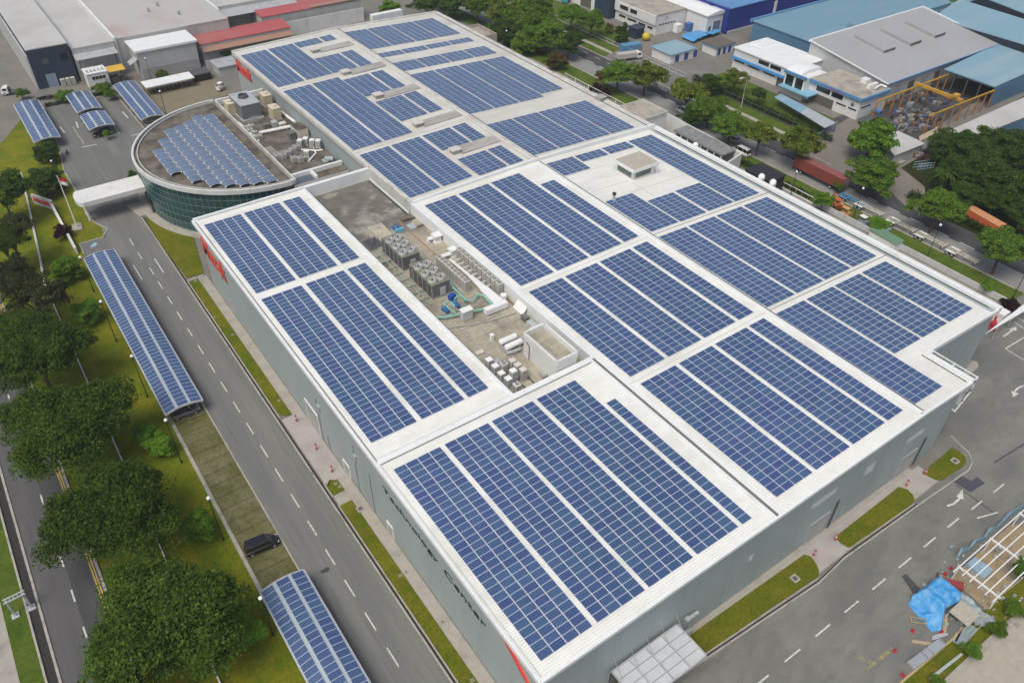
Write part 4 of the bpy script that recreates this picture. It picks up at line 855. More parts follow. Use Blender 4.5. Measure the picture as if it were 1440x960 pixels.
carport(-18.35, 72.4, 52.4, 5.95, 'very long carport with curved solar roof beside the drive')
carport(-18.2, 9.0, 25.2, 6.0, 'nearest carport with curved solar roof, cut off by the photo edge')
carport(-16.1, 184.2, 26.6, 6.1, 'far carport with curved solar roof on the lawn edge', False)
carport(-3.4, 196.5, 13.2, 6.2, 'farther of the two short carports in the middle of the car park', False)
carport(-3.3, 184.2, 9.9, 6.2, 'nearer of the two short carports in the middle of the car park', False)
carport(9.1, 183.0, 27.0, 5.9, 'far carport beside the brown yard and lamp post', False)

# ------------------------------------------------------------------ vehicles
def loft(b, secs, mi=0, cap=True):
    n = len(secs[0]); base = len(b.v)
    for s in secs: b.v += [tuple(p) for p in s]
    for k in range(len(secs)-1):
        for q in range(n):
            r = (q+1) % n; b.f.append((base+k*n+q, base+k*n+r, base+(k+1)*n+r, base+(k+1)*n+q)); b.k.append(mi)
    if cap: b.f += [tuple(base+q for q in range(n))[::-1], tuple(base+(len(secs)-1)*n+q for q in range(n))]; b.k += [mi, mi]
    return b
def ring(x, w, z0, z1, e=.12): return [(x, w-e, z0), (x, w, z0+e), (x, w, z1-e), (x, w-e*1.3, z1), (x, -w+e*1.3, z1), (x, -w, z1-e), (x, -w, z0+e), (x, -w+e, z0)]
def wheel(t, x, y, r=.33, wd=.22, dy=1):
    o = MB().lathe(0, 0, [(r*.6, -wd/2), (r, -wd/2+.03), (r, wd/2-.03), (r*.6, wd/2)], 14).move(Matrix.Translation((x, y, r)) @ Matrix.Rotation(pi/2, 4, 'X')).build('wheel', rubber, t, local=True)
    MB().lathe(0, 0, [(r*.58, -wd/2-.01), (r*.58, wd/2+.01)], 10).move(Matrix.Translation((x, y, r)) @ Matrix.Rotation(pi/2, 4, 'X')).build('rim', steel_grey, o, local=True)
def paint(name, c): return M('paint_'+name, c, .22, .03, 1, spec=.7)
def car(x, y, rz, m, label, L=4.5, van=False, group=None, name='parked_car'):
    t = thing(name, label, 'van' if van else 'car', (x, y, .0), rz, group); h = L/2; W = .88; top = 1.95 if van else 1.52
    b = MB(); loft(b, [ring(-h, W-.18, .42, .80), ring(-h+.1, W-.06, .28, .93), ring(-h+.8, W, .24, .97), ring(0, W, .22, .98), ring(h-1.3, W, .24, .96), ring(h-.5, W-.05, .26, .86), ring(h-.08, W-.16, .3, .72), ring(h, W-.3, .4, .6)]).build('body', m, t, local=True, smooth=False)
    gl = MB(); f1 = h-.75 if van else h-1.25
    loft(gl, [ring(-h+.12, W-.1, .9, .98), ring(-h+.42, W-.16, .9, top-.1), ring(f1-.85, W-.17, .9, top-.08), ring(f1, W-.1, .9, .98)]).build('window', glass_dark, t, local=True)
    r = MB(); loft(r, [ring(-h+.38, W-.19, top-.14, top-.02, .05), ring(-h+.8, W-.19, top-.10, top+.02, .05), ring(f1-1.3, W-.2, top-.10, top+.02, .05), ring(f1-.85, W-.2, top-.14, top-.05, .05)])
    for s in (-1, 1):
        for xx in (-h+.5, -h+1.7, f1-1.0): r.bar((xx, s*(W-.15), .95), (xx-.02, s*(W-.19), top-.06), .07)
    r.build('roof', m, t, local=True)
    for s in (-1, 1):
        wheel(t, h-.85, s*(W-.1)); wheel(t, -h+.8, s*(W-.1))
        MB().box(h-.28, s*.55-.16, .62, h-.10, s*.55+.16, .74).build('headlight', lamp_globe, t, local=True)
        MB().box(-h-.01, s*.62-.12, .68, -h+.06, s*.62+.12, .88).build('tail_light', red_m, t, local=True)
    return t
p_black, p_silver, p_white, p_blue, p_grey, p_red = paint('black', (.012, .013, .018)), paint('silver', (.42, .43, .45)), paint('white', (.72, .72, .72)), paint('blue', (.03, .05, .14)), paint('grey', (.12, .12, .13)), paint('dark_red', (.18, .02, .02))
car(-15.0, 42.55, -.08, p_black, 'glossy black people carrier parked on the open grass bays', 4.7, True)
car(-15.3, 73.9, -.03, p_grey, 'dark car half hidden under the near end of the long carport', 4.6)
car(-.4, 185.6, pi, p_black, 'black car under the front of the nearer short carport', 4.5)
car(12.2, 184.4, 0, p_silver, 'silver car under the near end of the carport by the yard', 4.5)
car(-.3, 197.4, pi, p_black, 'dark car in the gap between the two short carports', 4.5)
q = G(1146, 123); car(q.x, q.y, pi/2, p_blue, 'dark blue car in the porch of the white office with blue trim', 4.5)
q = G(807, 61); car(q.x, q.y, -pi/2, p_white, 'white car driving on the back road', 4.6)
q = G(1042, 216); car(q.x, q.y, pi/2, p_white, 'white van parked at the kerb between roadside trees', 5.2, True, name='parked_van')
q = G(962, 160); car(q.x, q.y, pi/2, p_white, 'white van mostly hidden by trees on the near kerb of the back road', 5.4, True, name='parked_van')
q = G(697, 1); car(q.x-7, q.y-2, 2.4, p_silver, 'silver van at the top edge beside the white-cab trucks', 4.8, True, name='parked_van')
q = G(1021, 200); car(q.x+2, q.y, pi/2, p_silver, 'silver car in front of the white van on the back road', 4.4)
def truck(x, y, rz, cabm, bodym, label, kind='box', L=7.0, name='truck'):
    t = thing(name, label, 'truck', (x, y, 0), rz); h = L/2
    MB().box(-h, -.42, .55, h-.3, .42, .82).build('chassis', steel_dark, t, local=True)
    c = MB(); loft(c, [ring(h-1.9, 1.02, .5, 2.35, .1), ring(h-.9, 1.04, .45, 2.4, .1), ring(h-.25, 1.03, .45, 2.0, .1), ring(h, .98, .5, 1.35, .1)]).build('cab', cabm, t, local=True)
    MB().face([(h-.20, -.85, 1.92), (h-.20, .85, 1.92), (h+.005, .82, 1.38), (h+.005, -.82, 1.38)][::-1]).box(h-1.6, 1.03, 1.4, h-.6, 1.06, 2.0).box(h-1.6, -1.06, 1.4, h-.6, -1.03, 2.0).build('window', glass_dark, t, local=True)
    if kind == 'box': MB().box(-h, -1.12, .85, h-2.1, 1.12, 2.9).box(-h-.02, -1.14, 2.85, h-2.08, 1.14, 2.93).build('cargo_box', bodym, t, local=True)
    elif kind == 'flat':
        MB().box(-h, -1.1, .82, h-2.05, 1.1, .98).build('flatbed', bodym, t, local=True); MB().box(h-2.15, -1.05, .98, h-2.05, 1.05, 1.9).build('headboard', steel_dark, t, local=True)
    elif kind == 'skip':
        MB().hexa([(-h, -1.1), (h-2.3, -1.1), (h-2.3, 1.1), (-h, 1.1)], .85, 2.3).build('skip', bodym, t, local=True)
    elif kind == 'container':
        MB().box(-h, -1.2, .95, h-2.3, 1.2, 3.5).build('container', bodym, t, local=True)
    for xx in (h-1.0, -h+1.0, -h+2.1):
        for s in (-1, 1): wheel(t, xx, s*.9, .48, .3)
    return t
boxm = ribbed('cargo_grey', (.46, .44, .40), 0, .4, .85, .02)
q = G(884, 84); truck(q.x, q.y, -.25, p_white, boxm, 'grey open-box truck with white cab on the cross drive', 'skip', 8.5)
q = G(886, 70); s_ = MB(); s_.hexa([(-3.4, -1.3), (3.4, -1.3), (3.4, 1.3), (-3.4, 1.3)], .1, 1.9)
for k in range(8): s_.box(-3.3+k*.92, -1.36, .2, -3.15+k*.92, -1.3, 1.85)
s_.move(Matrix.Translation((q.x, q.y, 0)) @ Matrix.Rotation(-.2, 4, 'Z')).build('waste_skip', M('skip_blue', (.08, .27, .45), .6, .12, 1, (.2, .16, .1), .8, (.5, .7)), tag=('long light blue waste skip beside the grey truck', 'skip'))
q = G(22, 132); truck(q.x, q.y, 2.8, p_white, steel_dark, 'small white-cab flatbed truck near the navy wall', 'flat', 6.5)
q = G(1222, 170); truck(q.x, q.y, .1, M('cab_blue', (.10, .25, .50), .4, .05), steel_dark, 'blue-cab flatbed truck at the end of the white office', 'flat', 9)
q = G(722, 8); truck(q.x, q.y, -2.6, p_white, steel_grey, 'white-cab flatbed truck at the top edge, nearer', 'flat', 11)
q = G(738, 2); truck(q.x, q.y+6, -2.6, p_white, steel_grey, 'white-cab flatbed truck at the top edge, behind the other', 'flat', 11)
q = G(806, 4); truck(q.x, q.y+3, -2.6, M('cab_cyan', (.06, .30, .38), .4, .05), boxm, 'teal-cab truck at the top edge beside the arched white wall', 'box', 9)
cont_red = ribbed('container_red', (.24, .055, .045), 1, .35, .7, .04, (.17, .05, .04), .4); cont_or = ribbed('container_orange', (.60, .13, .04), 1, .35, .75, .04, (.45, .13, .05), .4)
def container(x, y, rz, L, m, topm, label, z0=.0, wheels=False):
    t = thing('shipping_container', label, 'container', (x, y, 0), rz); MB().box(-L/2, -1.22, z0+.12, L/2, 1.22, z0+2.6).build('body', m, t, local=True)
    MB().box(-L/2-.01, -1.23, z0+2.6, L/2+.01, 1.23, z0+2.68).build('roof', topm, t, local=True)
    for x_ in (-L/2, L/2):
        for s in (-1, 1): MB().box(x_-.08, s*1.2-.08, z0, x_+.08, s*1.2+.08, z0+2.7).build('corner_post', m, t, local=True)
    d = MB()
    for k in range(4): d.box(L/2+.02, -.9+k*.6-.03, z0+.25, L/2+.08, -.9+k*.6+.03, z0+2.5)
    d.build('door_bar', steel_grey, t, local=True)
    if wheels:
        MB().box(-L/2, -.5, .6, L/2, .5, z0+.12).build('trailer_chassis', steel_dark, t, local=True)
        for xx in (-L/2+1.2, -L/2+2.4, L/2-3):
            for s in (-1, 1): wheel(t, xx, s*.95, .48, .3)
a, c = G(1123, 232, 0), G(1181, 272, 0); container(134.2, 66.5, -pi/2, 14, cont_red, M('container_top_red', (.24, .085, .075), .6, .12, .8), 'long dark red shipping container on a trailer at the kerb', 1.1, True)
q = G(1386, 322, 0); container(q.x+.3, q.y+1.2, -1.75, 8.6, cont_or, M('container_top_orange', (.55, .26, .13), .6, .1, .8), 'bright orange shipping container before the dark trees')
def trailer(x, y, m, label, first=[None]):
    if first[0] is None or m is not white_m:
        t = thing('container_trailer', label, 'trailer', (x, y, 0), -pi/2, 'empty skeleton trailers along the road'); b = MB()
        for s in (-1, 1): b.bar((-3.4, s*.45, 1.05), (3.2, s*.45, 1.15), .18, .3)
        for xx, hw in ((-3.3, 1.2), (-1.2, 1.2), (.6, .8), (3.1, 1.15)): b.bar((xx, -hw, 1.12), (xx, hw, 1.12), .2, .16)
        b.build('frame', m if m is not white_m else M('trailer_white', (.56, .54, .47), .6, .15, 1.5, (.35, .28, .2), 1.0, (.5, .7)), t, local=True)
        for xx in (-2.9, -1.8):
            for s in (-1, 1): wheel(t, xx, s*.95, .5, .35)
        for s in (-1, 1): MB().hexa(rect(-3.5, s*1.0-.28, -1.3, s*1.0+.28), 1.02, 1.07).build('mudguard', m, t, local=True); MB().bar((2.6, s*.5, 0), (2.6, s*.5, 1.0), .12).build('landing_leg', steel_dark, t, local=True)
        if m is white_m: first[0] = t
        return t
    return dup(first[0], (x, y, 0), -pi/2, label)
for px, py, nm in ((1219, 300, 'white skeleton trailer next to the blue one'), (1266, 322, 'white skeleton trailer just left of the round roadside tree'), (1308, 342, 'white skeleton trailer behind the round roadside tree trunk'), (1350, 366, 'last white skeleton trailer, next to the painted bay lines')):
    q = G(px, py); trailer(131.6, q.y, white_m, nm)
q = G(1194, 289); trailer(131.8, q.y, M('trailer_blue', (.09, .22, .36), .6, .15, 2), 'blue skeleton trailer behind the red container')
# forklift in the yard, and machines along the boundary wall
def machine(x, y, rz, m, label, name, cat, boom=False):
    t = thing(name, label, cat, (x, y, 0), rz); MB().box(-1.3, -.65, .4, .9, .65, 1.05).hexa(rect(-1.35, -.6, -.7, .6), 1.05, [1.5, 1.25, 1.25, 1.5]).build('body', m, t, local=True)
    b = MB()
    for xx in (-.7, .65):
        for s in (-1, 1): b.bar((xx, s*.55, 1.0), (xx*.85, s*.5, 2.15), .08)
    b.build('cab_frame', steel_dark, t, local=True); MB().box(-.75, -.6, 2.12, .75, .6, 2.2).build('cab_roof', white_m if not boom else m, t, local=True)
    if boom: MB().bar((-.9, 0, 1.4), (1.8, 0, 2.6), .3).bar((1.8, 0, 2.6), (2.8, 0, 1.2), .22).build('boom', m, t, local=True)
    else: MB().bar((1.0, -.35, .2), (1.0, -.35, 2.3), .1).bar((1.0, .35, .2), (1.0, .35, 2.3), .1).bar((1.0, -.35, .25), (2.0, -.35, .25), .12, .06).bar((1.0, .35, .25), (2.0, .35, .25), .12, .06).build('mast', steel_dark, t, local=True)
    for xx in (-.8, .6):
        for s in (-1, 1): wheel(t, xx, s*.6, .38, .28)
q = G(311, 127); machine(q.x, q.y, .6, p_white, 'white forklift with a dark cage standing in the brown yard', 'forklift', 'forklift')
q = G(1176, 292); machine(q.x, q.y, 1.2, orange_m, 'orange-red boom machine by the white wall and a bushy tree', 'boom_lift', 'lift machine', True)
q = G(1187, 304); machine(q.x, q.y, 1.5, M('amber', (.55, .30, .12), .6, .1), 'amber machine next to the orange-red boom machine', 'loader', 'lift machine', True)
q = G(1211, 316); machine(q.x, q.y, 1.5, M('slate', (.25, .29, .33), .6, .1), 'grey white-roofed machine parked by the boundary wall', 'forklift', 'forklift')
q = G(1236, 330); MB().box(q.x-1.2, q.y-1.6, .2, q.x+1.2, q.y+1.6, 1.9).box(q.x-1.3, q.y-1.7, 1.9, q.x+1.3, q.y+1.7, 2.0).box(q.x-1.1, q.y-1.4, 0, q.x+1.1, q.y+1.4, .2).build('generator', M('slate', (.25, .29, .33)), tag=('dark slate generator box beside the green shed roof', 'generator'))
q = G(1246, 342); t = thing('shed', 'low shed with a pale green roof squeezed behind the factory roof edge', 'shed', (q.x-1, q.y, 0)); MB().box(-1.3, -3.2, 0, 1.3, 3.2, 2.2).build('wall', wall_white, t, local=True); MB().hexa(rect(-1.5, -3.4, 1.5, 3.4), [2.2, 2.2, 2.5, 2.5], [2.28, 2.28, 2.6, 2.6]).build('roof', M('roof_green', (.13, .24, .15), .6, .1, 1), t, local=True)
def motorbike(x, y, rz, label, group=None):
    t = thing('motorcycle', label, 'motorcycle', (x, y, 0), rz, group); MB().bar((-.5, 0, .6), (.45, 0, .7), .22, .3).bar((-.75, 0, .78), (.05, 0, .80), .24, .12).bar((.4, 0, .7), (.62, 0, .95), .08).bar((.55, -.3, 1.0), (.55, .3, 1.0), .05).build('frame', black_m, t, local=True)
    for xx in (-.62, .66): MB().lathe(0, 0, [(.2, -.06), (.3, -.04), (.3, .04), (.2, .06)], 12).move(Matrix.Translation((xx, 0, .3)) @ Matrix.Rotation(pi/2, 4, 'X')).build('wheel', rubber, t, local=True)
    return t
q = G(95, 217); m0 = motorbike(q.x, q.y, 1.2, 'lone dark motorcycle standing on the car park lawn edge')
for k in range(10): dup(m0, (17.3+1.22*k, 206.0, 0), 1.57+.1*((k*7) % 3-1), 'dark motorcycle in the row under the white flat shelter', 'motorcycles under the flat shelter')
t = thing('shelter', 'white flat-roofed open shelter over motorcycles in the yard', 'shelter', (23, 206.2, 0)); MB().box(-6.8, -2.6, 2.45, 6.8, 2.6, 2.65).build('roof', trim_white, t, local=True); 
for k in range(5):
    for s in (-1, 1): MB().box(-6.5+k*3.2, s*2.2-.06, 0, -6.38+k*3.2, s*2.2+.06, 2.45).build('post', steel_dark, t, local=True)

# ------------------------------------------------------------------ lamps, flag, fences, bollards, small site things
def lamp(base, h, label, m=black_m):
    x, y = G(*base)[:2] if base[0] > -900 else base[1:3]; t = thing('lamp_post', label, 'lamp post', (x, y, 0), 0, 'globe lamps')
    MB().lathe(0, 0, [(.14, 0), (.14, .5), (.08, .55), (.05, h-.5)], 8).build('pole', m, t, local=True); MB().lathe(0, 0, [(.16, h-.55), (.20, h-.42), (.08, h-.38)], 10).build('collar', m, t, local=True)
    MB().ball((0, 0, h-.08), .27, 12).build('globe', lamp_globe, t, local=True, smooth=True); return t
lamp((255.5, 650), 9.2, 'black globe lamp by the round shrub near the end of the long carport'); lamp((314.5, 759.5), 9.2, 'black globe lamp beside the grass bays, left of the black car')
lamp((384, 893), 8.4, 'black globe lamp against the corner of the nearest carport'); lamp((207.5, 558), 9.0, 'black globe lamp behind the long carport, near its middle')
lamp((164, 480), 9.0, 'black globe lamp behind the long carport, level with a round tree'); lamp((132, 410), 8.0, 'black globe lamp behind the far end of the long carport'); lamp((86, 262), 6.5, 'globe lamp beside the flagpole on the lawn')
lamp((234, 162), 6.7, 'globe lamp at the end of the far carport by the yard'); lamp((213, 113), 6.5, 'globe lamp in front of the white corrugated warehouse')
lamp((1302.5, 364.5), 8.4, 'globe lamp in the grass strip, before the round roadside tree'); lamp((1200.5, 305), 7.3, 'globe lamp behind the blue trailer'); lamp((1112, 274), 6.0, 'globe lamp near the dark cube behind the roof edge')
lamp((1424, 419), 9.0, 'globe lamp by the dark red shrub at the far corner'); lamp((712, 70), 6.0, 'globe lamp between the rear roof edge and the bushy trees'); lamp((742, 40), 8, 'globe lamp among the bushy trees at the back')
def streetlight(px, py, h, label, dx=3.0):
    q = G(px, py); t = thing('street_light', label, 'street light', (q.x, q.y, 0), 0, 'street lights on the back road')
    MB().tube([(0, 0, 0), (0, 0, h-.6), (-.3*dx, 0, h-.1), (-dx, 0, h)], [.14, .1, .08, .06], 8).build('pole', galv, t, local=True); MB().hexa(rect(-dx-1.0, -.25, -dx+.2, .25), h-.08, h+.14).build('luminaire', M('luminaire', (.55, .57, .58), .4, .05), t, local=True)
streetlight(777, 34, 10, 'grey street light on the verge near the top, by the trucks', 2.0); streetlight(1042, 152, 9, 'grey street light in front of the office lawn', 2.0); streetlight(946, 128, 9, 'grey street light at the corner of the entry drive', 2.0)
q = G(108.75, 320); t = thing('flagpole', 'tall white flagpole with a red and white flag on the lawn', 'flagpole', (q.x, q.y, 0)); MB().lathe(0, 0, [(.16, .2), (.07, 12.2), (.12, 12.25), (.02, 12.4)], 10).build('pole', white_m, t, local=True); MB().hexa([(-1.2, -1.4), (.8, -1.6), (1.1, 1.2), (-.7, 1.6)], 0, .25).build('plinth', walk_m, t, local=True)
b = MB()
for k in range(6):
    for j, (za, zb) in enumerate(((11.9, 11.1), (11.1, 10.3))):
        f0, f1 = k/6, (k+1)/6; w_ = lambda u: (.12*sin(u*7)); b.face([(f0*1.3, w_(f0)-.4*f0, zb-.5*f0), (f1*1.3, w_(f1)-.4*f1, zb-.5*f1), (f1*1.3, w_(f1)-.4*f1, za-.5*f1), (f0*1.3, w_(f0)-.4*f0, za-.5*f0)], j)
b.build('flag', [M('flag_red', (.55, .03, .06), .8, .05), white_m], t, local=True)
a, c = G(47.7, 286), G(76, 295.6); d = (c-a).normalized(); nrm = Vector((-d.y, d.x, 0))
t = thing('sign_wall', 'white wall at the lawn edge with red lettering on its face', 'sign', tuple((a+c)/2)); MB().hexa([(a.x, a.y), (c.x, c.y), (c.x+nrm.x*.4, c.y+nrm.y*.4), (a.x+nrm.x*.4, a.y+nrm.y*.4)], 0, 2.3).build('wall', M('sign_white', (.58, .59, .58), .6, .05), t)
text_part('sign_lettering', 'Mazak', 5.4, 1.25, red_m, t, (a+d*.5-nrm*.02+Vector((0, 0, .75)), d, Vector((0, 0, 1))), .1, .15, .03)
e2 = G(109, 357); dd = (e2-c).normalized(); n2 = Vector((-dd.y, dd.x, 0))*.22
MB().hexa([(c.x-n2.x, c.y-n2.y), (e2.x-n2.x, e2.y-n2.y), (e2.x+n2.x, e2.y+n2.y), (c.x+n2.x, c.y+n2.y)], 0, 1.5).build('boundary_wall', wall_white, tag=('thick white boundary wall running from the red-lettered sign', 'wall'))
def fence(pts, h, label, m=white_m, step=.5, name='boundary_fence', cat='fence'):
    t = thing(name, label, cat, (pts[0][0], pts[0][1], 0)); ra = MB()
    for (x0, y0), (x1, y1) in zip(pts, pts[1:]):
        L = sqrt((x1-x0)**2+(y1-y0)**2); n = max(1, int(L/step)); ra.bar((x0, y0, h), (x1, y1, h), .14, .10).bar((x0, y0, .15), (x1, y1, .15), .16, .3)
        for k in range(n+1): ra.bar((x0+(x1-x0)*k/n, y0+(y1-y0)*k/n, .2), (x0+(x1-x0)*k/n, y0+(y1-y0)*k/n, h), .035)
        for k in range(0, n+1, 6): MB().box(x0+(x1-x0)*k/n-.09, y0+(y1-y0)*k/n-.09, 0, x0+(x1-x0)*k/n+.09, y0+(y1-y0)*k/n+.09, h+.12).build('post', m, t)
    ra.build('railing', m, t); return t
fence([(-21.5, 172.7), (-25.5, 131), (-26.4, 123), (-26.4, -20)], 1.5, 'white railing fence along the lawn under the big trees')
fence([(153.2, 130), (153.2, 200)], 1.2, 'grey fence along the lawn in front of the far white buildings', galv, 1.2); fence([(152.8, 80), (152.8, 127)], 1.6, 'dark fence in front of the white office lawn', steel_dark, .8)
fence([(122.5, 109), (122.5, 150)], 1.6, 'white railing fence between the rear roof and the back road', white_m, 1.0)
MB().box(124.0, 14, 0, 124.3, 60, 1.3).build('boundary_wall', M('wall_pale', (.50, .51, .51), .7, .06, .8, (.38, .38, .37), .5, (.5, .75)), tag=('pale boundary wall between the factory side and the grass strip', 'wall'))
fence([(124.1, 60), (124.1, 74)], 1.6, 'short white fence with wide posts near the dark cube', white_m, 1.6)
def bollard(px, py, label):
    q = G(px, py); t = thing('bollard', label, 'bollard', (q.x, q.y, 0), 0, 'red and white bollards'); MB().lathe(0, 0, [(.16, 0), (.16, 1.3)], 10).build('post', M('bollard_red', (.42, .13, .13), .6, .12), t, local=True)
    MB().lathe(0, 0, [(.165, .75), (.165, .95)], 10).build('band', white_m, t, local=True); MB().lathe(0, 0, [(.17, 1.3), (.15, 1.42), (.03, 1.48)], 10).build('cap', M('bollard_red'), t, local=True)
for px, py, nm in ((417, 592, 'at the end of the long grass strip by the left wall'), (445, 632, 'standing alone in the left paved crossing'), (467, 663, 'beside the small rounded grass patch'), (1144, 781, 'at the end of the longest front grass strip'), (1174, 759, 'at the near end of the middle front grass strip'), (1274, 683, 'at the far end of the middle front grass strip'), (1300, 667, 'at the near end of the last front grass patch')):
    bollard(px, py, 'red and white bollard '+nm)
# frame over the roadside drain, lower left
a, c = G(45, 854), G(27, 863); d = (c-a).normalized(); t = thing('drain_gantry', 'galvanised goalpost frame standing over the roadside drain', 'frame', tuple((a+c)/2)); b = MB()
for p in (a, a+d*1.9): MB().bar(p, p+Vector((0, 0, 3.2)), .28).box(p.x-.45, p.y-.45, 0, p.x+.45, p.y+.45, .12).build('post', galv, t)

for s in (-.3, .3): b.bar(a-d*.3+Vector((-d.y*s, d.x*s, 3.3)), a+d*2.2+Vector((-d.y*s, d.x*s, 3.3)), .16)
for k in range(5): p = a+d*(.1+.45*k); b.bar(p+Vector((d.y*.3, -d.x*.3, 3.3)), p+Vector((-d.y*.3, d.x*.3, 3.3)), .08)
b.build('beam', galv, t)
# wall-mounted floodlight by the front canopy and small things at the walls
q = G(963, 889); t = thing('wall_ladder_light', 'grey bracket lamp on a slanted pole beside the front canopy', 'lamp', (q.x, .1, 0)); MB().bar((0, -.2, 0), (0, -.2, 4.6), .12).box(-.3, -.45, 0, .5, .05, 1.0).build('pole', galv, t, local=True); MB().box(-1.2, -.5, 4.5, .9, -.1, 4.62).build('arm', galv, t, local=True); MB().box(-1.3, -.6, 4.62, -.6, 0, 4.85).build('lamp_head', lt_grey, t, local=True)
# ------------------------------------------------------------------ building-site corner, bottom right
site = thing('steel_frame', 'white steel roof frame under construction over sand', 'steel frame', tuple(G(1380, 800)))
zz = 2.9; starts = [(1342.5, 802), (1354.5, 808), (1365.5, 815.7), (1377, 825), (1387, 834), (1397.6, 844)]
b = [G(*s, zz) for s in starts]
for p in b: MB().bar((p.x-.3, p.y, zz), (p.x+22, p.y, zz), .13, .2).build('rafter', white_m, site)
for dx in (1.2, 9.0, 16.5): MB().bar((b[0].x+dx, b[0].y+.2, zz-.2), (b[0].x+dx, b[-1].y-.3, zz-.2), .16, .24).build('cross_beam', white_m, site)
for dx in (1.2, 9.0, 16.5):
    for p in (b[0], b[-1]): MB().bar((b[0].x+dx, p.y, 0), (b[0].x+dx, p.y, zz-.3), .15).build('column', white_m, site)
def drape(name, poly, hf, m, tag, n=34, z=0.0, amp=.16, seed=1):
    """wrinkled sheet over a ground polygon; hf(u, v) gives its height"""
    P = PX(poly); xs, ys = [p[0] for p in P], [p[1] for p in P]; x0, x1, y0, y1 = min(xs), max(xs), min(ys), max(ys)
    def inside(x, y):
        r = False; j = len(P)-1
        for i in range(len(P)):
            if (P[i][1] > y) != (P[j][1] > y) and x < (P[j][0]-P[i][0])*(y-P[i][1])/(P[j][1]-P[i][1])+P[i][0]: r = not r
            j = i
        return r
    from mathutils import noise as nz
    def hh(x, y): return z+max(.03, hf(x, y)+amp*nz.noise((x*1.3, y*1.3, seed))+amp*.6*abs(nz.noise((x*3.1, y*2.7, seed+5))))
    bb = MB(); ii = {}
    for i in range(n):
        for j in range(n):
            xa, xb, ya, yb = x0+(x1-x0)*i/n, x0+(x1-x0)*(i+1)/n, y0+(y1-y0)*j/n, y0+(y1-y0)*(j+1)/n
            if inside((xa+xb)/2, (ya+yb)/2):
                k = []
                for q in ((xa, ya), (xb, ya), (xb, yb), (xa, yb)):
                    if q not in ii: ii[q] = len(bb.v); bb.v.append((q[0], q[1], hh(*q)))
                    k.append(ii[q])
                bb.f.append(tuple(k)); bb.k.append(0)
    o = bb.build(name, m, smooth=True, tag=tag)
    md = o.modifiers.new('thick', 'SOLIDIFY'); md.thickness = .02; return o
tarp_poly = [(1312, 819), (1346, 843), (1347, 850), (1323, 865), (1322, 887), (1310, 888), (1277, 850), (1281, 841), (1294, 832)]
tc = [G(x, y) for x, y in ((1312, 825), (1342, 846), (1320, 862), (1292, 842))]
def rise(cx, cy, r, h): return lambda x, y: h*max(0, min(1, 2.2*(1-max(abs(x-cx)/r[0], abs(y-cy)/r[1]))))
c0 = sum((Vector(v) for v in tc), Vector())/4; r1 = rise(c0.x+.3, c0.y, (3.3, 2.6), 1.9); r2 = rise(c0.x-1.4, c0.y-2.2, (2.4, 2.2), .8)
drape('tarpaulin', tarp_poly, lambda x, y: max(r1(x, y), r2(x, y)), M('tarp_blue', (.05, .29, .62), .5, .12, 1.2, (.20, .42, .64), .9, (.45, .7)), ('bright blue tarpaulin draped over a stack on the site corner', 'tarpaulin'), 64, 0, .26, 1)
drape('tarpaulin', [(1341, 829), (1361, 838), (1379, 859), (1397, 872), (1403, 878), (1394, 884), (1370, 880), (1362, 864), (1348, 842)], lambda x, y: .25, M('tarp_grey', (.27, .33, .35), .55, .15, 1.5, (.38, .44, .46), 1.2, (.5, .7)), ('grey green netting lying over the ground beside the blue tarpaulin', 'tarpaulin'), 44, 0, .3, 4)
c = G(1352, 868); t = thing('site_table', 'low scaffold platform with bare boards next to the blue tarpaulin', 'scaffold', (c.x, c.y, 0)); MB().box(-1.4, -1.3, 1.0, 1.4, 1.3, 1.08).build('board', M('board_grey', (.40, .37, .30), .8, .12, 2), t, local=True)
b = MB()
for x in (-2.2, -1.3, 1.3):
    for y in (-2.2, -1.2, 1.2): b.bar((x, y, 0), (x, y, 1.2), .06)
for y in (-2.2, -1.7, -1.2, 1.2): b.bar((-2.4, y, .9), (1.5, y, .9), .06)
b.build('frame', galv, t, local=True)
c = G(1337, 825); MB().hexa(rect(c.x-1.2, c.y-.5, c.x+1.2, c.y+.5), .05, .8).box(c.x-1.3, c.y-.6, .8, c.x+1.3, c.y+.6, .9).move(Matrix.Translation((c.x, c.y, 0)) @ Matrix.Rotation(-.9, 4, 'Z') @ Matrix.Translation((-c.x, -c.y, 0))).build('tool_chest', M('chest_red', (.26, .05, .05), .5, .1), tag=('dark red tool chest between the tarpaulin and the steel frame', 'chest'))
c = G(1291, 873); b = MB(); q = Matrix.Translation((c.x, c.y, 0)) @ Matrix.Rotation(-.75, 4, 'Z')
b.box(-1.0, -.4, .1, 1.0, -.32, .25).box(-1.0, .32, .1, 1.0, .4, .25).box(-1.0, -.32, .1, -.9, .32, .25).box(.9, -.32, .1, 1.0, .32, .25).move(q).build('formwork', M('timber_edge'), tag=('empty timber formwork frame beside the blue tarpaulin', 'timber frame'))
t = thing('bicycle', 'bicycle leaning at the edge of the building site', 'bicycle', tuple(G(1316, 814)), .5)
for x in (-.52, .52): MB().tube([(x+.33*cos(a), 0, .33+.33*sin(a)) for a in np.linspace(0, 2*pi, 15)], .025, 5).build('wheel', rubber, t, local=True)
MB().bar((-.52, 0, .33), (0, 0, .3), .04).bar((0, 0, .3), (-.15, 0, .85), .04).bar((0, 0, .3), (.4, 0, .8), .04).bar((.52, 0, .33), (.38, 0, .95), .04).bar((-.15, 0, .8), (.4, 0, .8), .04).bar((.36, -.25, .97), (.36, .25, .97), .04).box(-.28, -.08, .85, -.02, .08, .9).build('frame', p_red, t, local=True)
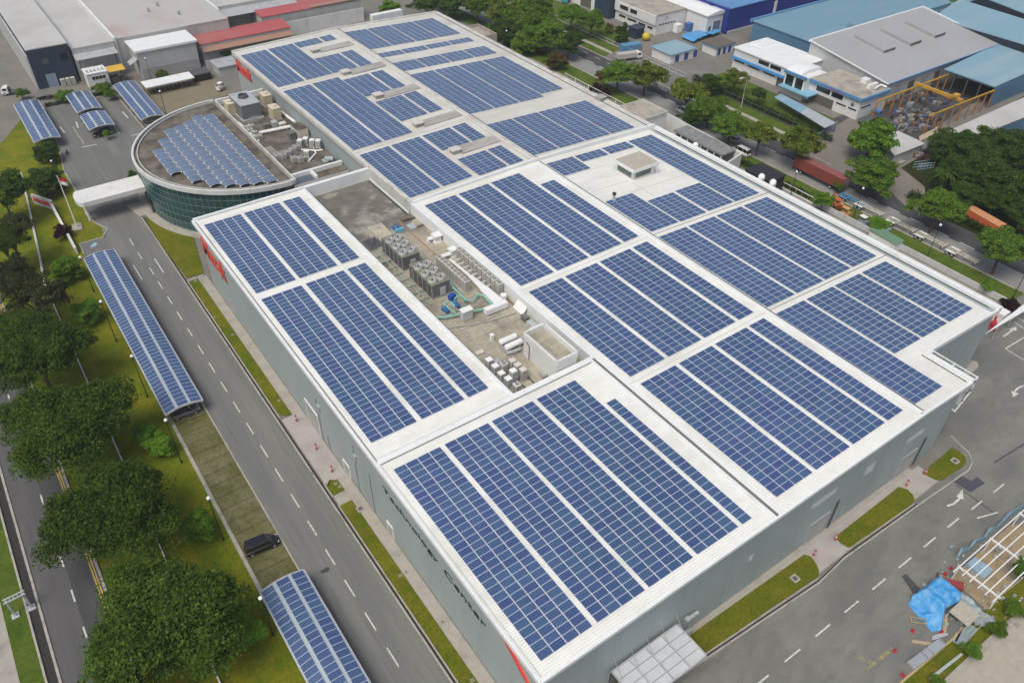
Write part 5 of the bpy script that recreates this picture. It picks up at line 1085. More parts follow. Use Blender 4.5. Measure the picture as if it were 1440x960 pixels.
g0, g1 = G(1279, 938), G(1324, 904); dv = (g1-g0); L = dv.length; t = thing('barrier_stack', 'long grey slabs laid end to end along the site kerb', 'slab', tuple(g0), atan2(dv.y, dv.x))
for k, (u0, u1) in enumerate(((0, .42), (.44, .60), (.62, 1.0))): MB().box(L*u0, -.55, 0, L*u1, .55, .45).build('slab', M('slab_grey', (.30, .32, .35), .6, .1, 1), t, local=True)
MB().hexa(PX([(1339, 901), (1361, 876), (1375, 885), (1352, 911)]), .05, .14).build('roofing_sheets', ribbed('sheet_green', (.26, .32, .32), 1, .2, .85, .01), tag=('grey green roofing sheets stacked on the grass bank', 'sheets'))
MB().hexa(PX([(1306, 953), (1350, 919), (1353, 922), (1309, 957)]), .05, .35).build('trough', M('trough_green', (.36, .42, .38), .6, .1, 1), tag=('long pale green trough lying along the grass bank', 'trough'))
def cone(px, py, label):
    q = G(px, py); t = thing('traffic_cone', label, 'traffic cone', (q.x, q.y, 0), 0, 'red cones around the building site'); MB().lathe(0, 0, [(.2, .05), (.05, .62), (.02, .64)], 12).build('cone', M('cone_red', (.45, .03, .045), .5, .08), t, local=True); MB().box(-.24, -.24, 0, .24, .24, .05).build('base', M('cone_red'), t, local=True)
for px, py, nm in ((1337, 799, 'nearest the end of the steel frame'), (1329, 807, 'second from the steel frame, above the bicycle'), (1283, 887, 'left of the blue tarpaulin'), (1324, 889, 'against the lower end of the blue tarpaulin'), (1258, 915, 'beside the worn yellow paint'), (1269, 949, 'by the timber kerb at the photo bottom')): cone(px, py, 'red traffic cone '+nm)
hp = [G(x, y) for x, y in ((1345, 785), (1352, 779), (1362, 773), (1371, 767), (1382, 759), (1392, 750), (1400, 744), (1420, 728), (1440, 712))]
b = MB()
for i in range(len(hp)-1):
    p, q = hp[i], hp[i+1]; k1, k2 = (.15 if i % 2 else -.15), (-.15 if i % 2 else .15); b.hexa([(p.x, p.y+k1), (q.x, q.y+k2), (q.x, q.y+k2+.3), (p.x, p.y+k1+.3)], 0, [1.0+k1, 1.0+k2, .8+k2, .8+k1])
b.build('hoarding', M('hoarding_blue', (.22, .36, .44), .6, .18, 1.2), tag=('low sagging blue sheet hoarding along the building site', 'hoarding'))
rb = MB()
for k in range(110):
    c = G(random.uniform(1322, 1438), random.uniform(768, 880)); s = random.uniform(.08, .38); rb.hexa([(c.x-s, c.y-s*.5), (c.x+s, c.y-s*.7), (c.x+s*.8, c.y+s*.6), (c.x-s*.7, c.y+s*.5)], 0, random.uniform(.08, .35), k % 4)
rb.build('rubble', [M('rubble_a', (.36, .33, .27), .9, .2), galv, M('rubble_b', (.22, .26, .27), .8, .2), M('rubble_c', (.30, .36, .30), .8, .2)], tag=('loose building material scattered on the sand', 'building material')).__setitem__('kind', 'stuff')
q = G(1376, 800); MB().hexa(rect(q.x-1.1, q.y-1.3, q.x+1.1, q.y+1.3), .05, [.5, .6, .45, .7]).build('covered_pallet', M('pallet_blue', (.30, .42, .52), .6, .15), tag=('pallet under a pale blue sheet inside the steel frame', 'pallet'))

# ------------------------------------------------------------------ buildings beyond: house() makes walls, roof, and openings as parts of one thing
def house(name, label, cat, x0, y0, x1, y1, z, wallm, roofm, over=.25, roof_t=.3, ridge=0.0, axis=0, base=0.0):
    t = thing(name, label, cat, ((x0+x1)/2, (y0+y1)/2, base)); MB().box(x0, y0, base-.1, x1, y1, z-roof_t).build('wall', wallm, t)
    b = MB(); X0, X1, Y0, Y1 = x0-over, x1+over, y0-over, y1+over
    if ridge == 0: b.box(X0, Y0, z-roof_t, X1, Y1, z)
    elif axis == 0:
        ym = (y0+y1)/2; b.hexa([(X0, Y0), (X1, Y0), (X1, ym), (X0, ym)], [z-roof_t, z-roof_t, z-roof_t, z-roof_t], [z, z, z+ridge, z+ridge]); b.hexa([(X0, ym), (X1, ym), (X1, Y1), (X0, Y1)], z-roof_t, [z+ridge, z+ridge, z, z])
    else:
        xm = (x0+x1)/2; b.hexa([(X0, Y0), (xm, Y0), (xm, Y1), (X0, Y1)], z-roof_t, [z, z+ridge, z+ridge, z]); b.hexa([(xm, Y0), (X1, Y0), (X1, Y1), (xm, Y1)], z-roof_t, [z+ridge, z, z, z+ridge])
    b.build('roof', roofm, t); return t
def opening(t, axis, v, c0, c1, z0, z1, m=glass_dark, name='window', frame=None, d=.05):
    """glazing or door on the wall plane axis = v (the side facing the camera)"""
    b = MB(); b.box(v-d, c0, z0, v+.05, c1, z1) if axis == 0 else b.box(c0, v-d, z0, c1, v+.05, z1); o = b.build(name, m, t)
    if frame:
        f = MB(); e = d+.04; k = .12
        for u0, u1, w0, w1 in ((c0-k, c1+k, z1, z1+k), (c0-k, c1+k, z0-k, z0), (c0-k, c0, z0, z1), (c1, c1+k, z0, z1)): f.box(v-e, u0, w0, v+.04, u1, w1) if axis == 0 else f.box(u0, v-e, w0, u1, v+.04, w1)
        f.build('frame', frame, o)
    return o
def R4(px, z):
    p = [G(a, b, z) for a, b in px]; xs = sorted(q.x for q in p); ys = sorted(q.y for q in p); return (xs[0]+xs[1])/2, (ys[0]+ys[1])/2, (xs[2]+xs[3])/2, (ys[2]+ys[3])/2
roof_pale = ribbed('roof_pale', (.52, .515, .49), 1, .5, .92, .02, (.42, .41, .38), .08); roof_pink = ribbed('roof_stained', (.47, .45, .42), 1, .5, .93, .02, (.43, .33, .31), .035, (.48, .66))
roof_red = ribbed('roof_red', (.42, .10, .10), 1, .5, .9, .02, (.36, .16, .13), .1); roof_tan = ribbed('roof_tan', (.36, .21, .15), 1, .5, .9, .02, (.30, .2, .15), .1)
roof_blue = ribbed('roof_blue', (.16, .29, .37), 1, .6, .93, .02, (.20, .32, .39), .08, st2=(1, 3, 1)); roof_blue2 = ribbed('roof_blue_pale', (.21, .36, .44), 1, .6, .93, .02, (.30, .40, .44), .07, (.5, .7), (.25, 2, 1)); roof_deep = ribbed('roof_deep_blue', (.10, .24, .50), 1, .6, .93, .02, (.17, .30, .48), .06)
roof_grey = ribbed('roof_grey', (.36, .365, .375), 0, .8, .93, .02, (.33, .335, .34), .08); wall_blue = ribbed('wall_blue', (.10, .22, .34), 0, .5, .9, .02); wall_deep = ribbed('wall_deep_blue', (.022, .04, .24), 0, .5, .92, .01); navy = ribbed('wall_navy', (.028, .045, .075), 0, .8, .9, .02, (.035, .055, .09), .3); wall_pale = ribbed('wall_pale_grey', (.46, .47, .46), 0, .6, .93, .01, (.38, .38, .37), .3, (.5, .75), (1, 1, .3))
blue_trim = M('blue_trim', (.10, .24, .42), .5, .06); conc_roof = M('roof_concrete', (.38, .345, .29), .9, .12, .8, (.22, .2, .17), .3, (.47, .7))
# top left
t = house('warehouse', 'warehouse with a navy front wall and long white roof', 'warehouse', -7.6, 225.5, 3.0, 330, 11.2, navy, roof_pale, .1)
opening(t, 1, 225.5, -4.7, -2.9, 6.6, 8.0, steel_dark, frame=navy); opening(t, 1, 225.5, .3, 2.2, 6.8, 8.6, black_m, frame=navy); opening(t, 1, 225.5, -4.9, -2.6, 0, 3.6, M('shutter_blue', (.22, .30, .38), .5, .1), 'door', steel_grey)
MB().box(-8.2, 225.6, 0, -7.75, 325, 9.5).build('wall', wall_pale, t)
for k in range(3): acunit(-1.4+1.35*k, 224.3, 0, 1.1, .9, 2.1, 'pale tall outdoor unit in the row of three at the navy wall', 'three units at the navy wall', beige_m, 0, top=False)
t = house('warehouse', 'long pale grey warehouse roof right of the navy-fronted one', 'warehouse', 3.6, 226, 15.2, 330, 9.2, wall_pale, roof_pale, .1); MB().hexa(rect(3.6, 222.5, 15.0, 226), [6.8, 6.8, 7.4, 7.4], [6.9, 6.9, 7.5, 7.5]).build('lean_to_roof', galv, t); MB().box(4.2, 223, 0, 4.5, 223.3, 6.8).box(14, 223, 0, 14.3, 223.3, 6.8).build('post', steel_dark, t)
t = house('workshop', 'small white workshop with a dark window band beside the navy wall', 'workshop', 4.2, 217.5, 9.8, 222.6, 4.4, wall_white, trim_white, .15)
for k in range(4): opening(t, 1, 217.5, 5.4+k*.95, 6.2+k*.95, 2.5, 3.4, frame=trim_white)
opening(t, 1, 217.5, 8.6, 9.5, 0, 2.2, lt_grey, 'door'); b = MB()
for k in range(5): b.box(4.6+k, 218.5, 4.4, 5.1+k, 219.2, 5.0)
b.build('roof_unit', galv, t)
q = G(148, 93, 2.6); t = thing('machine_cover', 'yellow canopy over dark machinery beside the white workshop', 'canopy', (12.4, 219.5, 0)); MB().hexa(rect(-2.4, -1.8, 2.4, 1.8), [3.6, 3.6, 4.0, 4.0], [3.7, 3.7, 4.15, 4.15]).build('roof', M('canopy_yellow', (.60, .38, .06), .6, .1), t, local=True); 
for x in (-2.2, 2.2):
    for y in (-1.6, 1.6): MB().box(x-.08, y-.08, 0, x+.08, y+.08, 3.6).build('post', steel_dark, t, local=True)
MB().box(-1.8, -1.2, 0, .2, 1.2, 1.7).box(.5, -1.0, 0, 1.7, 1.0, 1.1).build('machinery', M('machinery', (.10, .09, .08), .7, .3, 2), t, local=True)
t = house('factory_hall', 'broad flat grey and pink stained roof hall at the top edge', 'factory', 16, 227, 49.5, 330, 9.4, wall_pale, roof_pink, .1)
for x, y in ((34, 262), (35, 250), (38, 238), (31, 246), (44, 258)): MB().lathe(x, y, [(.35, 9.3), (.35, 10.2), (.6, 10.25), (.5, 10.6), (.1, 10.8)], 10).build('roof_vent', steel_grey, t)
MB().box(15.4, 226.5, 0, 16.0, 330, 10.0).build('parapet', trim_white, t)
t = house('factory_hall', 'flat pale grey roof hall at the top edge, left of the red roofs', 'factory', 50.2, 240, 76, 330, 9.2, wall_pale, roof_pale, .1)
for x, y in ((58, 262), (60, 256), (66, 262), (67, 254), (55, 250)): MB().lathe(x, y, [(.35, 9.1), (.35, 10.2), (.6, 10.25), (.1, 10.7)], 10).build('roof_vent', steel_dark, t)
MB().box(49.7, 236, 8.0, 50.1, 330, 9.7).build('parapet', trim_white, t); MB().hexa(rect(50.4, 234, 76, 240), [7.4, 7.4, 8.0, 8.0], [7.5, 7.5, 8.1, 8.1]).build('lean_to_roof', galv, t)
t = house('warehouse', 'white corrugated warehouse standing in front of the stained roof', 'warehouse', 18.7, 216.8, 35.6, 226.2, 8.4, wall_pale, trim_white, .5, .6); MB().hexa([(16.2, 217), (18.4, 216), (18.4, 219.5), (16.2, 220)], [4.6, 6.2, 6.2, 4.6], [4.7, 6.3, 6.3, 4.7]).build('side_canopy', galv, t)
MB().box(18.9, 216.7, 0, 35.4, 216.82, 3.0).build('plinth', M('plinth_grey', (.33, .33, .33), .7, .1), t)
t = house('shop_row', 'row with a bright red roof running behind the far eaves, nearer', 'workshop', 37.5, 219, 66, 228.5, 6.0, wall_pale, roof_red, .2, .2, .8, 0); MB().hexa(rect(37.3, 216.6, 66.2, 219), [4.2, 4.2, 4.9, 4.9], [4.3, 4.3, 5.0, 5.0]).build('tan_lean_to', roof_tan, t)
t = house('shop_row', 'red and brown roofed row at the top, farther right', 'workshop', 61, 229.5, 96, 240, 7.0, wall_pale, roof_red, .2, .2, .7, 0); MB().hexa(rect(78, 229.2, 96.3, 240.4), [7.02, 7.02, 7.02, 7.02], [7.3, 7.3, 7.3, 7.3]).build('brown_roof', roof_tan, t); MB().box(61, 227.8, 0, 96, 228.0, 4.6).build('wall', wall_white, t)
house('storage_shed', 'dark storage block behind the motorcycle shelter', 'shed', 30.3, 206.5, 35.3, 210.5, 2.2, black_m, steel_dark, .1)
t = house('lean_to', 'pale sheet lean-to with blue bins by the far corner of the factory', 'shed', 38, 207, 44, 213, 2.8, wall_pale, galv, .4)
b = MB()
for k in range(3): b.box(44.8+1.3*k, 208, 0, 45.9+1.3*k, 211, 1.6)
b.build('blue_crate', M('crate_blue', (.16, .27, .40), .6, .15), t)
MB().box(36.6, 214.2, 0, 60, 214.5, 2.6).build('boundary_wall', wall_pale, tag=('pale wall between the far eaves and the red roofs', 'wall'))
MB().box(62, 190.5, 0, 96, 190.9, 3.2).build('boundary_wall', walk_m, tag=('weathered concrete wall behind the far end of the roof', 'wall'))
q = G(583, 18); MB().box(80, 188.2, 10, 90, 190.0, 15.2).box(80.5, 188.5, -.1, 89.5, 189.8, 10).build('stair_tower', trim_white, tag=('small white stair tower at the far corner of the roof', 'tower'))
t = thing('water_tank_block', 'open-topped concrete tank block behind the rear roof edge, top', 'tank', (102, 156, 0)); x0, y0, x1, y1 = R4([(658, 37), (673, 34), (696, 47), (682, 50)], 11); b = MB(); b.box(x0, y0, 0, x1, y1, 10.2)
for (a, c, d_, e_) in ((x0-.3, y0-.3, x1+.3, y0), (x0-.3, y1, x1+.3, y1+.3), (x0-.3, y0, x0, y1), (x1, y0, x1+.3, y1)): b.box(a, c, 0, d_, e_, 11)
b.build('wall', walk_m, t); MB().box(x0, y0, 10.2, x1, y1, 10.25).build('floor', conc_roof, t)
x0, y0, x1, y1 = R4([(875, 152), (902, 140), (937, 158), (908, 168)], 7); t = thing('tank_room', 'flat brown-roofed plant room beside the rear roof edge', 'plant room', ((x0+x1)/2, (y0+y1)/2, 0)); MB().box(x0, y0, -.1, x1, y1, 6.8).build('wall', wall_white, t); MB().box(x0-.1, y0-.1, 6.8, x1+.1, y1+.1, 7.0).build('roof', conc_roof, t)
b = MB()
for u in ((x0-.2, y0-.2, x1+.2, y0), (x0-.2, y1, x1+.2, y1+.2), (x0-.2, y0, x0, y1), (x1, y0, x1+.2, y1)): b.box(u[0], u[1], 6.7, u[2], u[3], 7.35)
b.build('parapet', trim_old, t)
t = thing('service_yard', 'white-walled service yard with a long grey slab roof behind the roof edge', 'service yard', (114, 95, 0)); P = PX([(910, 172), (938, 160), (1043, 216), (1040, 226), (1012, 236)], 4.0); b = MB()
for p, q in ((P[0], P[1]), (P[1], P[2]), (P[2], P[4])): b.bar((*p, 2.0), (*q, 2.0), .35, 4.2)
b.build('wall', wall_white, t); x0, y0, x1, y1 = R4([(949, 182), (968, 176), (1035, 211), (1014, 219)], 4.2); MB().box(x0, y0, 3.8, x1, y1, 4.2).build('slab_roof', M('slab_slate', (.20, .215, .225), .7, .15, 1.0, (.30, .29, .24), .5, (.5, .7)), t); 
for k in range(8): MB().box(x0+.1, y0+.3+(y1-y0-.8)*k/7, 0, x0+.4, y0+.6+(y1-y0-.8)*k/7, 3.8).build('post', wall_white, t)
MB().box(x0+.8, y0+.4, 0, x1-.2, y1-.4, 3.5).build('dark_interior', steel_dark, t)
x0, y0, x1, y1 = R4([(1049, 238), (1070, 229), (1102, 245), (1085, 256)], 4.2); t = thing('switchgear_cube', 'black louvred cube behind the roof edge', 'plant room', ((x0+x1)/2, (y0+y1)/2, 0)); MB().box(x0, y0, 0, x1, y1, 4.0).build('wall', black_m, t); MB().box(x0-.2, y0-.2, 4.0, x1+.2, y1+.2, 4.2).build('roof', M('roof_black', (.025, .026, .03), .6, .2), t)
for px, py, nm in ((978, 205, 'farthest of the three, before the slab roof'), (1071, 249, 'middle of the three, before the black cube'), (1087, 257, 'nearest of the three, before the black cube')):
    q = GP(px, py, 0, XR+1.6); t = thing('exhaust_cowl', 'white round-topped cowl behind the roof edge, '+nm, 'vent', (q.x, q.y, 0), 0, 'white cowls along the outer roof edge'); zt = q.z+.2; MB().lathe(0, 0, [(.5, 0), (.5, zt-.6)], 14).build('duct', galv, t, local=True); MB().lathe(0, 0, [(.68, zt-.9), (.68, zt-.1), (.58, zt+.25), (.32, zt+.5), (.04, zt+.58)], 16).build('cowl', white_m, t, local=True, smooth=True)
# far corner by the car park: white unit, red machine, tapering canopy
q = G(1411, 437, 3); t = thing('condenser_unit', 'white rounded unit at the far corner beside the red machine', 'condenser', (q.x, q.y, 0)); MB().box(-1.0, -.8, .3, 1.0, .8, 2.4).box(-1.1, -.9, 2.4, 1.1, .9, 2.9).box(-.9, -.7, 0, .9, .7, .3).build('casing', white_m, t, local=True)
q = G(1400, 450, 1.5); t = thing('fire_pump', 'bright red pump machine at the far corner of the factory wall', 'pump', (q.x, q.y, 0), .5); MB().box(-1.6, -.6, .2, 1.6, .6, .5).tube([(-1.3, 0, 1.0), (.2, 0, 1.0)], .45, 10).tube([(.6, 0, .5), (.6, 0, 2.0), (1.3, 0, 2.0), (1.3, 0, .6)], .2, 8).build('pump', M('pump_red', (.48, .03, .04), .4, .1), t, local=True)
pc = [G(1386, 469, 3.2), G(1390, 466, 3.2), G(1450, 420, 3.2), G(1450, 432, 3.2)]
t = thing('walkway_canopy', 'tapering white canopy slab at the right edge beside the red machine', 'canopy', tuple(pc[0])[:2]+(0,)); MB().hexa([p[:2] for p in pc], 3.0, 3.3).build('roof', trim_white, t); 
for k in (.25, .6, .95): p = pc[0].lerp(pc[2], k); MB().bar((p.x, p.y-.3, 0), (p.x, p.y-.3, 3.0), .15).build('post', galv, t)

# right-hand side of the back road
wt = wall_white
t = house('office_building', 'white two-storey office nearest the navy slatted block', 'office', 171.0, 162.6, 184.5, 183, 6.6, wt, conc_roof, .15)
MB().box(170.4, 162.5, 3.3, 171.0, 183, 6.4).build('upper_storey', wt, t)
for a, c in ((171.5, 175.0), (176.0, 180.2)): opening(t, 0, 170.4, a, c, 4.3, 5.7, frame=trim_white)
for a, c in ((164, 166.5), (167.5, 171), (172, 176.5), (177.5, 181)): opening(t, 0, 171.0, a, c, 1.4, 2.2, frame=trim_white)
for k in range(6): opening(t, 1, 162.6, 172.5+k*1.3, 173.4+k*1.3, 2.9, 3.3)
MB().box(175.0, 162.5, 4.6, 176.2, 162.6, 5.6).build('wall_sign', trim_old, t)
t = house('office_building', 'navy blue block with vertical slats left of the white office', 'office', 168.5, 183.6, 182, 191.5, 6.8, navy, steel_dark, .1); b = MB()
for k in range(9): b.box(168.3, 184+k*.8, .3, 168.5, 184.25+k*.8, 6.3)
b.build('slat', M('slat_blue', (.05, .09, .16), .4, .1), t)
t = house('gatehouse', 'white building with an arched entrance wall at the top edge', 'building', 170, 192.2, 186, 216, 7.5, wt, trim_white, .2); opening(t, 0, 170, 195, 201, 0, 4.4, M('arch_dark', (.12, .11, .09), .8, .2), 'archway', trim_white)
t = house('workshop', 'white gabled workshop between the white office and the blue warehouse', 'workshop', 184.9, 153, 195, 185, 6.6, wt, trim_white, .4, .3, 1.0, 1); opening(t, 1, 153, 188, 191.5, 0, 4.2, M('door_slate', (.16, .2, .26), .5, .1), 'door', trim_white); opening(t, 1, 153, 186, 187.2, 0, 2.8, steel_dark, 'door')
t = house('warehouse', 'royal blue walled warehouse with a lighter blue roof', 'warehouse', 192.6, 150.4, 262, 176, 8.4, wall_deep, roof_deep, .25, .3, 1.0, 0); MB().box(191.8, 150.3, 0, 192.5, 152, 8.0).box(191.8, 158, 0, 192.5, 159.5, 7.5).box(191.8, 165, 0, 192.5, 166, 7.5).build('pier', wall_deep, t)
opening(t, 0, 192.6, 153, 156.5, 0, 4.6, M('arch_dark'), 'door', wall_deep); opening(t, 0, 192.6, 153.2, 156.3, 3.2, 5.4, galv, 'shutter'); opening(t, 0, 192.6, 160.5, 164.2, 0, 5.2, M('arch_dark'), 'door', wall_deep)
MB().box(215, 150.1, 2.0, 216.2, 150.4, 7.0).build('downpipe', wt, t); MB().box(192.6, 149.7, 0, 240, 150.2, .9).build('plinth', galv, t)
x0, y0, x1, y1 = R4([(914, 65), (950.7, 56), (980.6, 67.4), (944.6, 78)], 3.2); t = house('guard_house', 'white guard house with a light blue flat roof and blue doors', 'guard house', x0+.5, y0+.5, x1-.5, y1-.5, 3.2, wt, roof_blue2, .5, .22)
for k in range(3): opening(t, 1, y0+.5, x0+2.4+k*4.0, x0+4.2+k*4.0, .1, 2.4, M('door_blue', (.04, .07, .30), .5, .1), 'door', wt)
x0, y0, x1, y1 = R4([(989, 59), (1012, 51), (1035, 60), (1007, 67)], 3.0); t = house('guard_house', 'small hut with a brown roof and blue trimmed eaves', 'hut', x0+.3, y0+.3, x1-.3, y1-.3, 3.0, wt, M('roof_brown', (.13, .11, .09), .9, .15, 1), .4, .1); MB().box(x0-.15, y0-.15, 2.6, x1+.15, y1+.15, 2.88).build('fascia', blue_trim, t)
for k in range(3): opening(t, 1, y0+.3, x0+1.2+k*2.4, x0+2.4+k*2.4, .1, 2.2, M('door_blue'), 'door')
t = house('office_building', 'long white office with a blue band and white roof', 'office', 171.4, 107.2, 186, 128.6, 6.2, wt, trim_white, .35, .3); MB().box(170.7, 107.5, 3.0, 171.4, 128.8, 3.7).build('blue_band', M('band_blue', (.08, .28, .58), .5, .06), t)
for a, c in ((110.5, 114.5), (115.0, 119.0)): opening(t, 0, 171.4, a, c, 4.3, 5.5, frame=trim_white)
for a, c in ((112, 116.5), (118, 122.5), (124, 128)): opening(t, 0, 171.4, a, c, 2.2, 2.8, frame=trim_white)
opening(t, 0, 171.4, 107.8, 111.2, 0, 2.7, M('arch_dark'), 'door')
MB().box(178, 124, 6.2, 185, 128.5, 6.5).build('roof_hatch', trim_white, t)
t = thing('entrance_tower', 'white entrance tower with a wave roof and two tall windows', 'entrance tower', (171, 103.2, 0)); MB().box(168.8, 99.8, -.1, 178, 107.0, 6.3).build('wall', wt, t); b = MB()
for k in range(10):
    u0, u1 = 168.4+k*1.0, 169.4+k*1.0; h0, h1 = 6.5+.9*sin((u0-168.4)/10*2.6), 6.5+.9*sin((u1-168.4)/10*2.6); b.hexa([(u0, 102.0), (u1, 102.0), (u1, 107.2), (u0, 107.2)], [6.0]*4, [h0, h1, h1, h0])
b.build('wave_roof', trim_white, t); MB().box(168.3, 99.6, 6.1, 169.0, 107.2, 6.75).build('fascia', blue_trim, t)
for a, c in ((100.4, 103.0), (103.7, 106.4)): opening(t, 0, 168.8, a, c, 2.3, 5.8, frame=trim_white)
MB().box(166.6, 96.5, 2.5, 171.4, 107.0, 2.85).build('porch_roof', M('band_blue_pale', (.20, .42, .55), .5, .06), t)
t = house('office_building', 'white office with light blue eaves, stained flat roof and a small emblem', 'office', 171.2, 83.0, 184.0, 99.8, 6.0, wt, conc_roof, .15, .25); MB().box(170.6, 82.6, 5.2, 171.2, 99.7, 6.05).box(171.2, 82.4, 5.2, 183.6, 83.0, 6.05).build('fascia', blue_trim, t)
MB().box(170.58, 88.5, 5.25, 170.61, 94.0, 6.0).build('purple_panel', M('panel_purple', (.20, .15, .33), .6, .06), t)
for a, c in ((88.5, 92.2), (92.8, 97.4)): opening(t, 0, 171.2, a, c, 3.5, 4.9, frame=trim_white)
for a, c in ((83.6, 86.2), (87.0, 90.2)): opening(t, 0, 171.2, a, c, 2.2, 2.6)
opening(t, 0, 171.2, 91.0, 99.0, 0, 2.6, M('arch_dark'), 'porch'); opening(t, 1, 83.0, 172.2, 176.4, 2.9, 3.3); opening(t, 0, 171.2, 83.5, 86.5, 4.85, 5.1)
em = MB(); em.tube([(171.14, 85.2+.55*cos(a), 3.75+.55*sin(a)) for a in np.linspace(pi*.9, pi*2.1, 9)], .09, 5).hexa([(171.08, 84.95), (171.18, 84.95), (171.18, 85.45), (171.08, 85.45)], 3.35, 4.15).build('emblem', steel_dark, t)
b = MB(); b.tube([(179, 84.6, 6.6), (182.5, 85.2, 6.6), (182.9, 83.6, 6.4)], .3, 8)
for k in range(4): b.box(178.6+k, 86.0, 6.0, 179.3+k, 86.9, 7.0)
b.box(180.5, 88.6, 6, 182.5, 90.4, 7.2).build('roof_unit', white_m, t)
t = thing('car_porch', 'long low canopy with half blue, half white roof in front of the white office', 'canopy', (164, 93, 0)); P = PX([(1089, 137), (1098, 132), (1135, 151), (1126, 159)], 2.7); MB().hexa(P, 2.6, 2.75).build('roof', roof_blue2, t); P2 = PX([(1126, 159), (1135, 151), (1176, 173), (1160, 180)], 2.7); MB().hexa(P2, 2.58, 2.73).build('roof', galv, t); 
for p in P+P2: MB().bar((*p, 0), (*p, 2.6), .14).build('post', steel_dark, t)
t = thing('gate', 'light blue sliding gate at the drive of the white office', 'gate', tuple(G(1160, 192))); p, q = G(1147, 197), G(1176, 179); b = MB()
for z in (.2, .9, 1.6): b.bar((p.x, p.y, z), (q.x, q.y, z), .1)
for k in range(15): r = p.lerp(q, k/14); b.bar((r.x, r.y, .1), (r.x, r.y, 1.65), .07)
b.build('gate_frame', M('gate_blue', (.30, .42, .52), .5, .1), t)
# big grey hall with monitors, blue halls
t = thing('factory_hall', 'big grey roofed hall with three raised roof vents', 'factory', (214, 98, 0)); ye, yr, ze, zr_ = 84.8, 112.5, 6.4, 10.2; x0, x1 = 185.5, 243
MB().hexa([(x0, ye+.2), (x1, ye+.2), (x1, yr), (x0, yr)], -.1, [ze-.2, ze-.2, zr_-.2, zr_-.2]).build('wall', ribbed('gable_grey', (.46, .47, .47), 1, .8, .9, .02), t)
MB().hexa([(x0-.4, ye-.3), (x1, ye-.3), (x1, yr+.2), (x0-.4, yr+.2)], [ze-.2, ze-.2, zr_-.15, zr_-.15], [ze, ze, zr_+.05, zr_+.05]).build('roof', roof_grey, t)
MB().hexa([(x0-.5, yr), (x1, yr), (x1, yr+.5), (x0-.5, yr+.5)], zr_-.4, zr_+.25).bar((x0-.45, ye-.3, ze+.02), (x0-.45, yr+.2, zr_+.1), .3, .3).bar((x1, ye-.3, ze+.02), (x1, yr+.2, zr_+.1), .5, .3).build('verge_trim', trim_white, t); MB().bar((x0, ye-.35, ze-.05), (x1, ye-.35, ze-.05), .3, .35).build('gutter', blue_trim, t)
for px, py in ((1250, 70), (1287, 60), (1321, 49)):
    q = G(px, py, 8.6); MB().hexa(rect(q.x-2.9, q.y-.3, q.x+2.9, q.y+10.5), [7.0, 7.0, 9, 9], [9.0, 9.0, 10.4, 10.4]).build('roof_monitor', roof_grey, t); MB().box(q.x-2.8, q.y-.36, 8.15, q.x+2.8, q.y-.3, 8.75).build('vent_slot', steel_dark, t)
for k in range(7): opening(t, 1, ye+.2, 190+k*6.5, 193+k*6.5, .4, 4.6, M('arch_dark') if k % 2 else steel_grey, 'bay', steel_grey)
t = house('warehouse', 'large dull blue roofed warehouse behind the grey hall', 'warehouse', 193.5, 113.4, 290, 141.0, 6.8, wall_blue, roof_blue, .3, .3); MB().hexa(rect(214, 113.6, 262, 120), [6.85]*4, [8.2, 8.2, 8.2, 8.2]).build('roof_step', roof_blue, t); MB().box(193.0, 141.2, 6.2, 290, 142.0, 7.2).build('parapet', blue_trim, t)
MB().box(250, 143.5, 5.0, 330, 152, 6.2).box(252, 144.5, -.1, 328, 151, 5.0).build('warehouse', roof_tan, tag=('long tan roofed shed behind the dull blue warehouse', 'warehouse'))
def px_hall(label, px, z, wallm, roofm, drop=None, name='warehouse'):
    P = PX(px, z); t = thing(name, label, 'warehouse', (*P[0], 0)); c = Vector((sum(p[0] for p in P)/len(P), sum(p[1] for p in P)/len(P))); Q = [tuple(c+(Vector(p)-c)*.97) for p in P]
    MB().hexa(Q, -.1 if drop is None else drop, z-.3).build('wall', wallm, t); MB().hexa(P, z-.3, z).build('roof', roofm, t); return t, P
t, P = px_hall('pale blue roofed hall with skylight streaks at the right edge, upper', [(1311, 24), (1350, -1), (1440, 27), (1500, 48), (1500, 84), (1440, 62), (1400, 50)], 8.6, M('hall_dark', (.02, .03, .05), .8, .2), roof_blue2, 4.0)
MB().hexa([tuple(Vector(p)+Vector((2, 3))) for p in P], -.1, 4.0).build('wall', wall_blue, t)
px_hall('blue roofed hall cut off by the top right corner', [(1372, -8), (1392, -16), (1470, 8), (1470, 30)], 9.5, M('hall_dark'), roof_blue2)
t, P = px_hall('light blue roofed open hall at the end of the yellow crane', [(1328, 97), (1403, 62), (1440, 75), (1480, 90), (1440, 104), (1400, 122)], 6.4, wall_blue, roof_blue2, 5.6)
a, c, d_ = P[0], P[-1], P[1]; MB().hexa([tuple(Vector(P[-1])*.99+Vector(P[-2])*.01), P[-2], P[-3], tuple(Vector(P[-3])+Vector((-3, 6))), ], -.1, 5.6).build('wall', wall_blue, t); 
for k in range(5): p = Vector(a).lerp(Vector(c), k/4); MB().bar((p.x+.5, p.y+.3, 0), (p.x+.5, p.y+.3, 6), .3).build('post', steel_dark, t)
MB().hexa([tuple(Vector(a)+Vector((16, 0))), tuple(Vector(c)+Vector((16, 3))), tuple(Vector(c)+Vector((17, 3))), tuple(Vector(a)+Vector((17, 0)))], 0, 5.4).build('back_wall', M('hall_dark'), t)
t, P = px_hall('long grey roofed shed at the right edge behind the dark trees', [(1333.5, 184), (1440, 137), (1500, 112), (1500, 150), (1440, 165), (1370, 193)], 4.0, wall_blue, roof_pale)
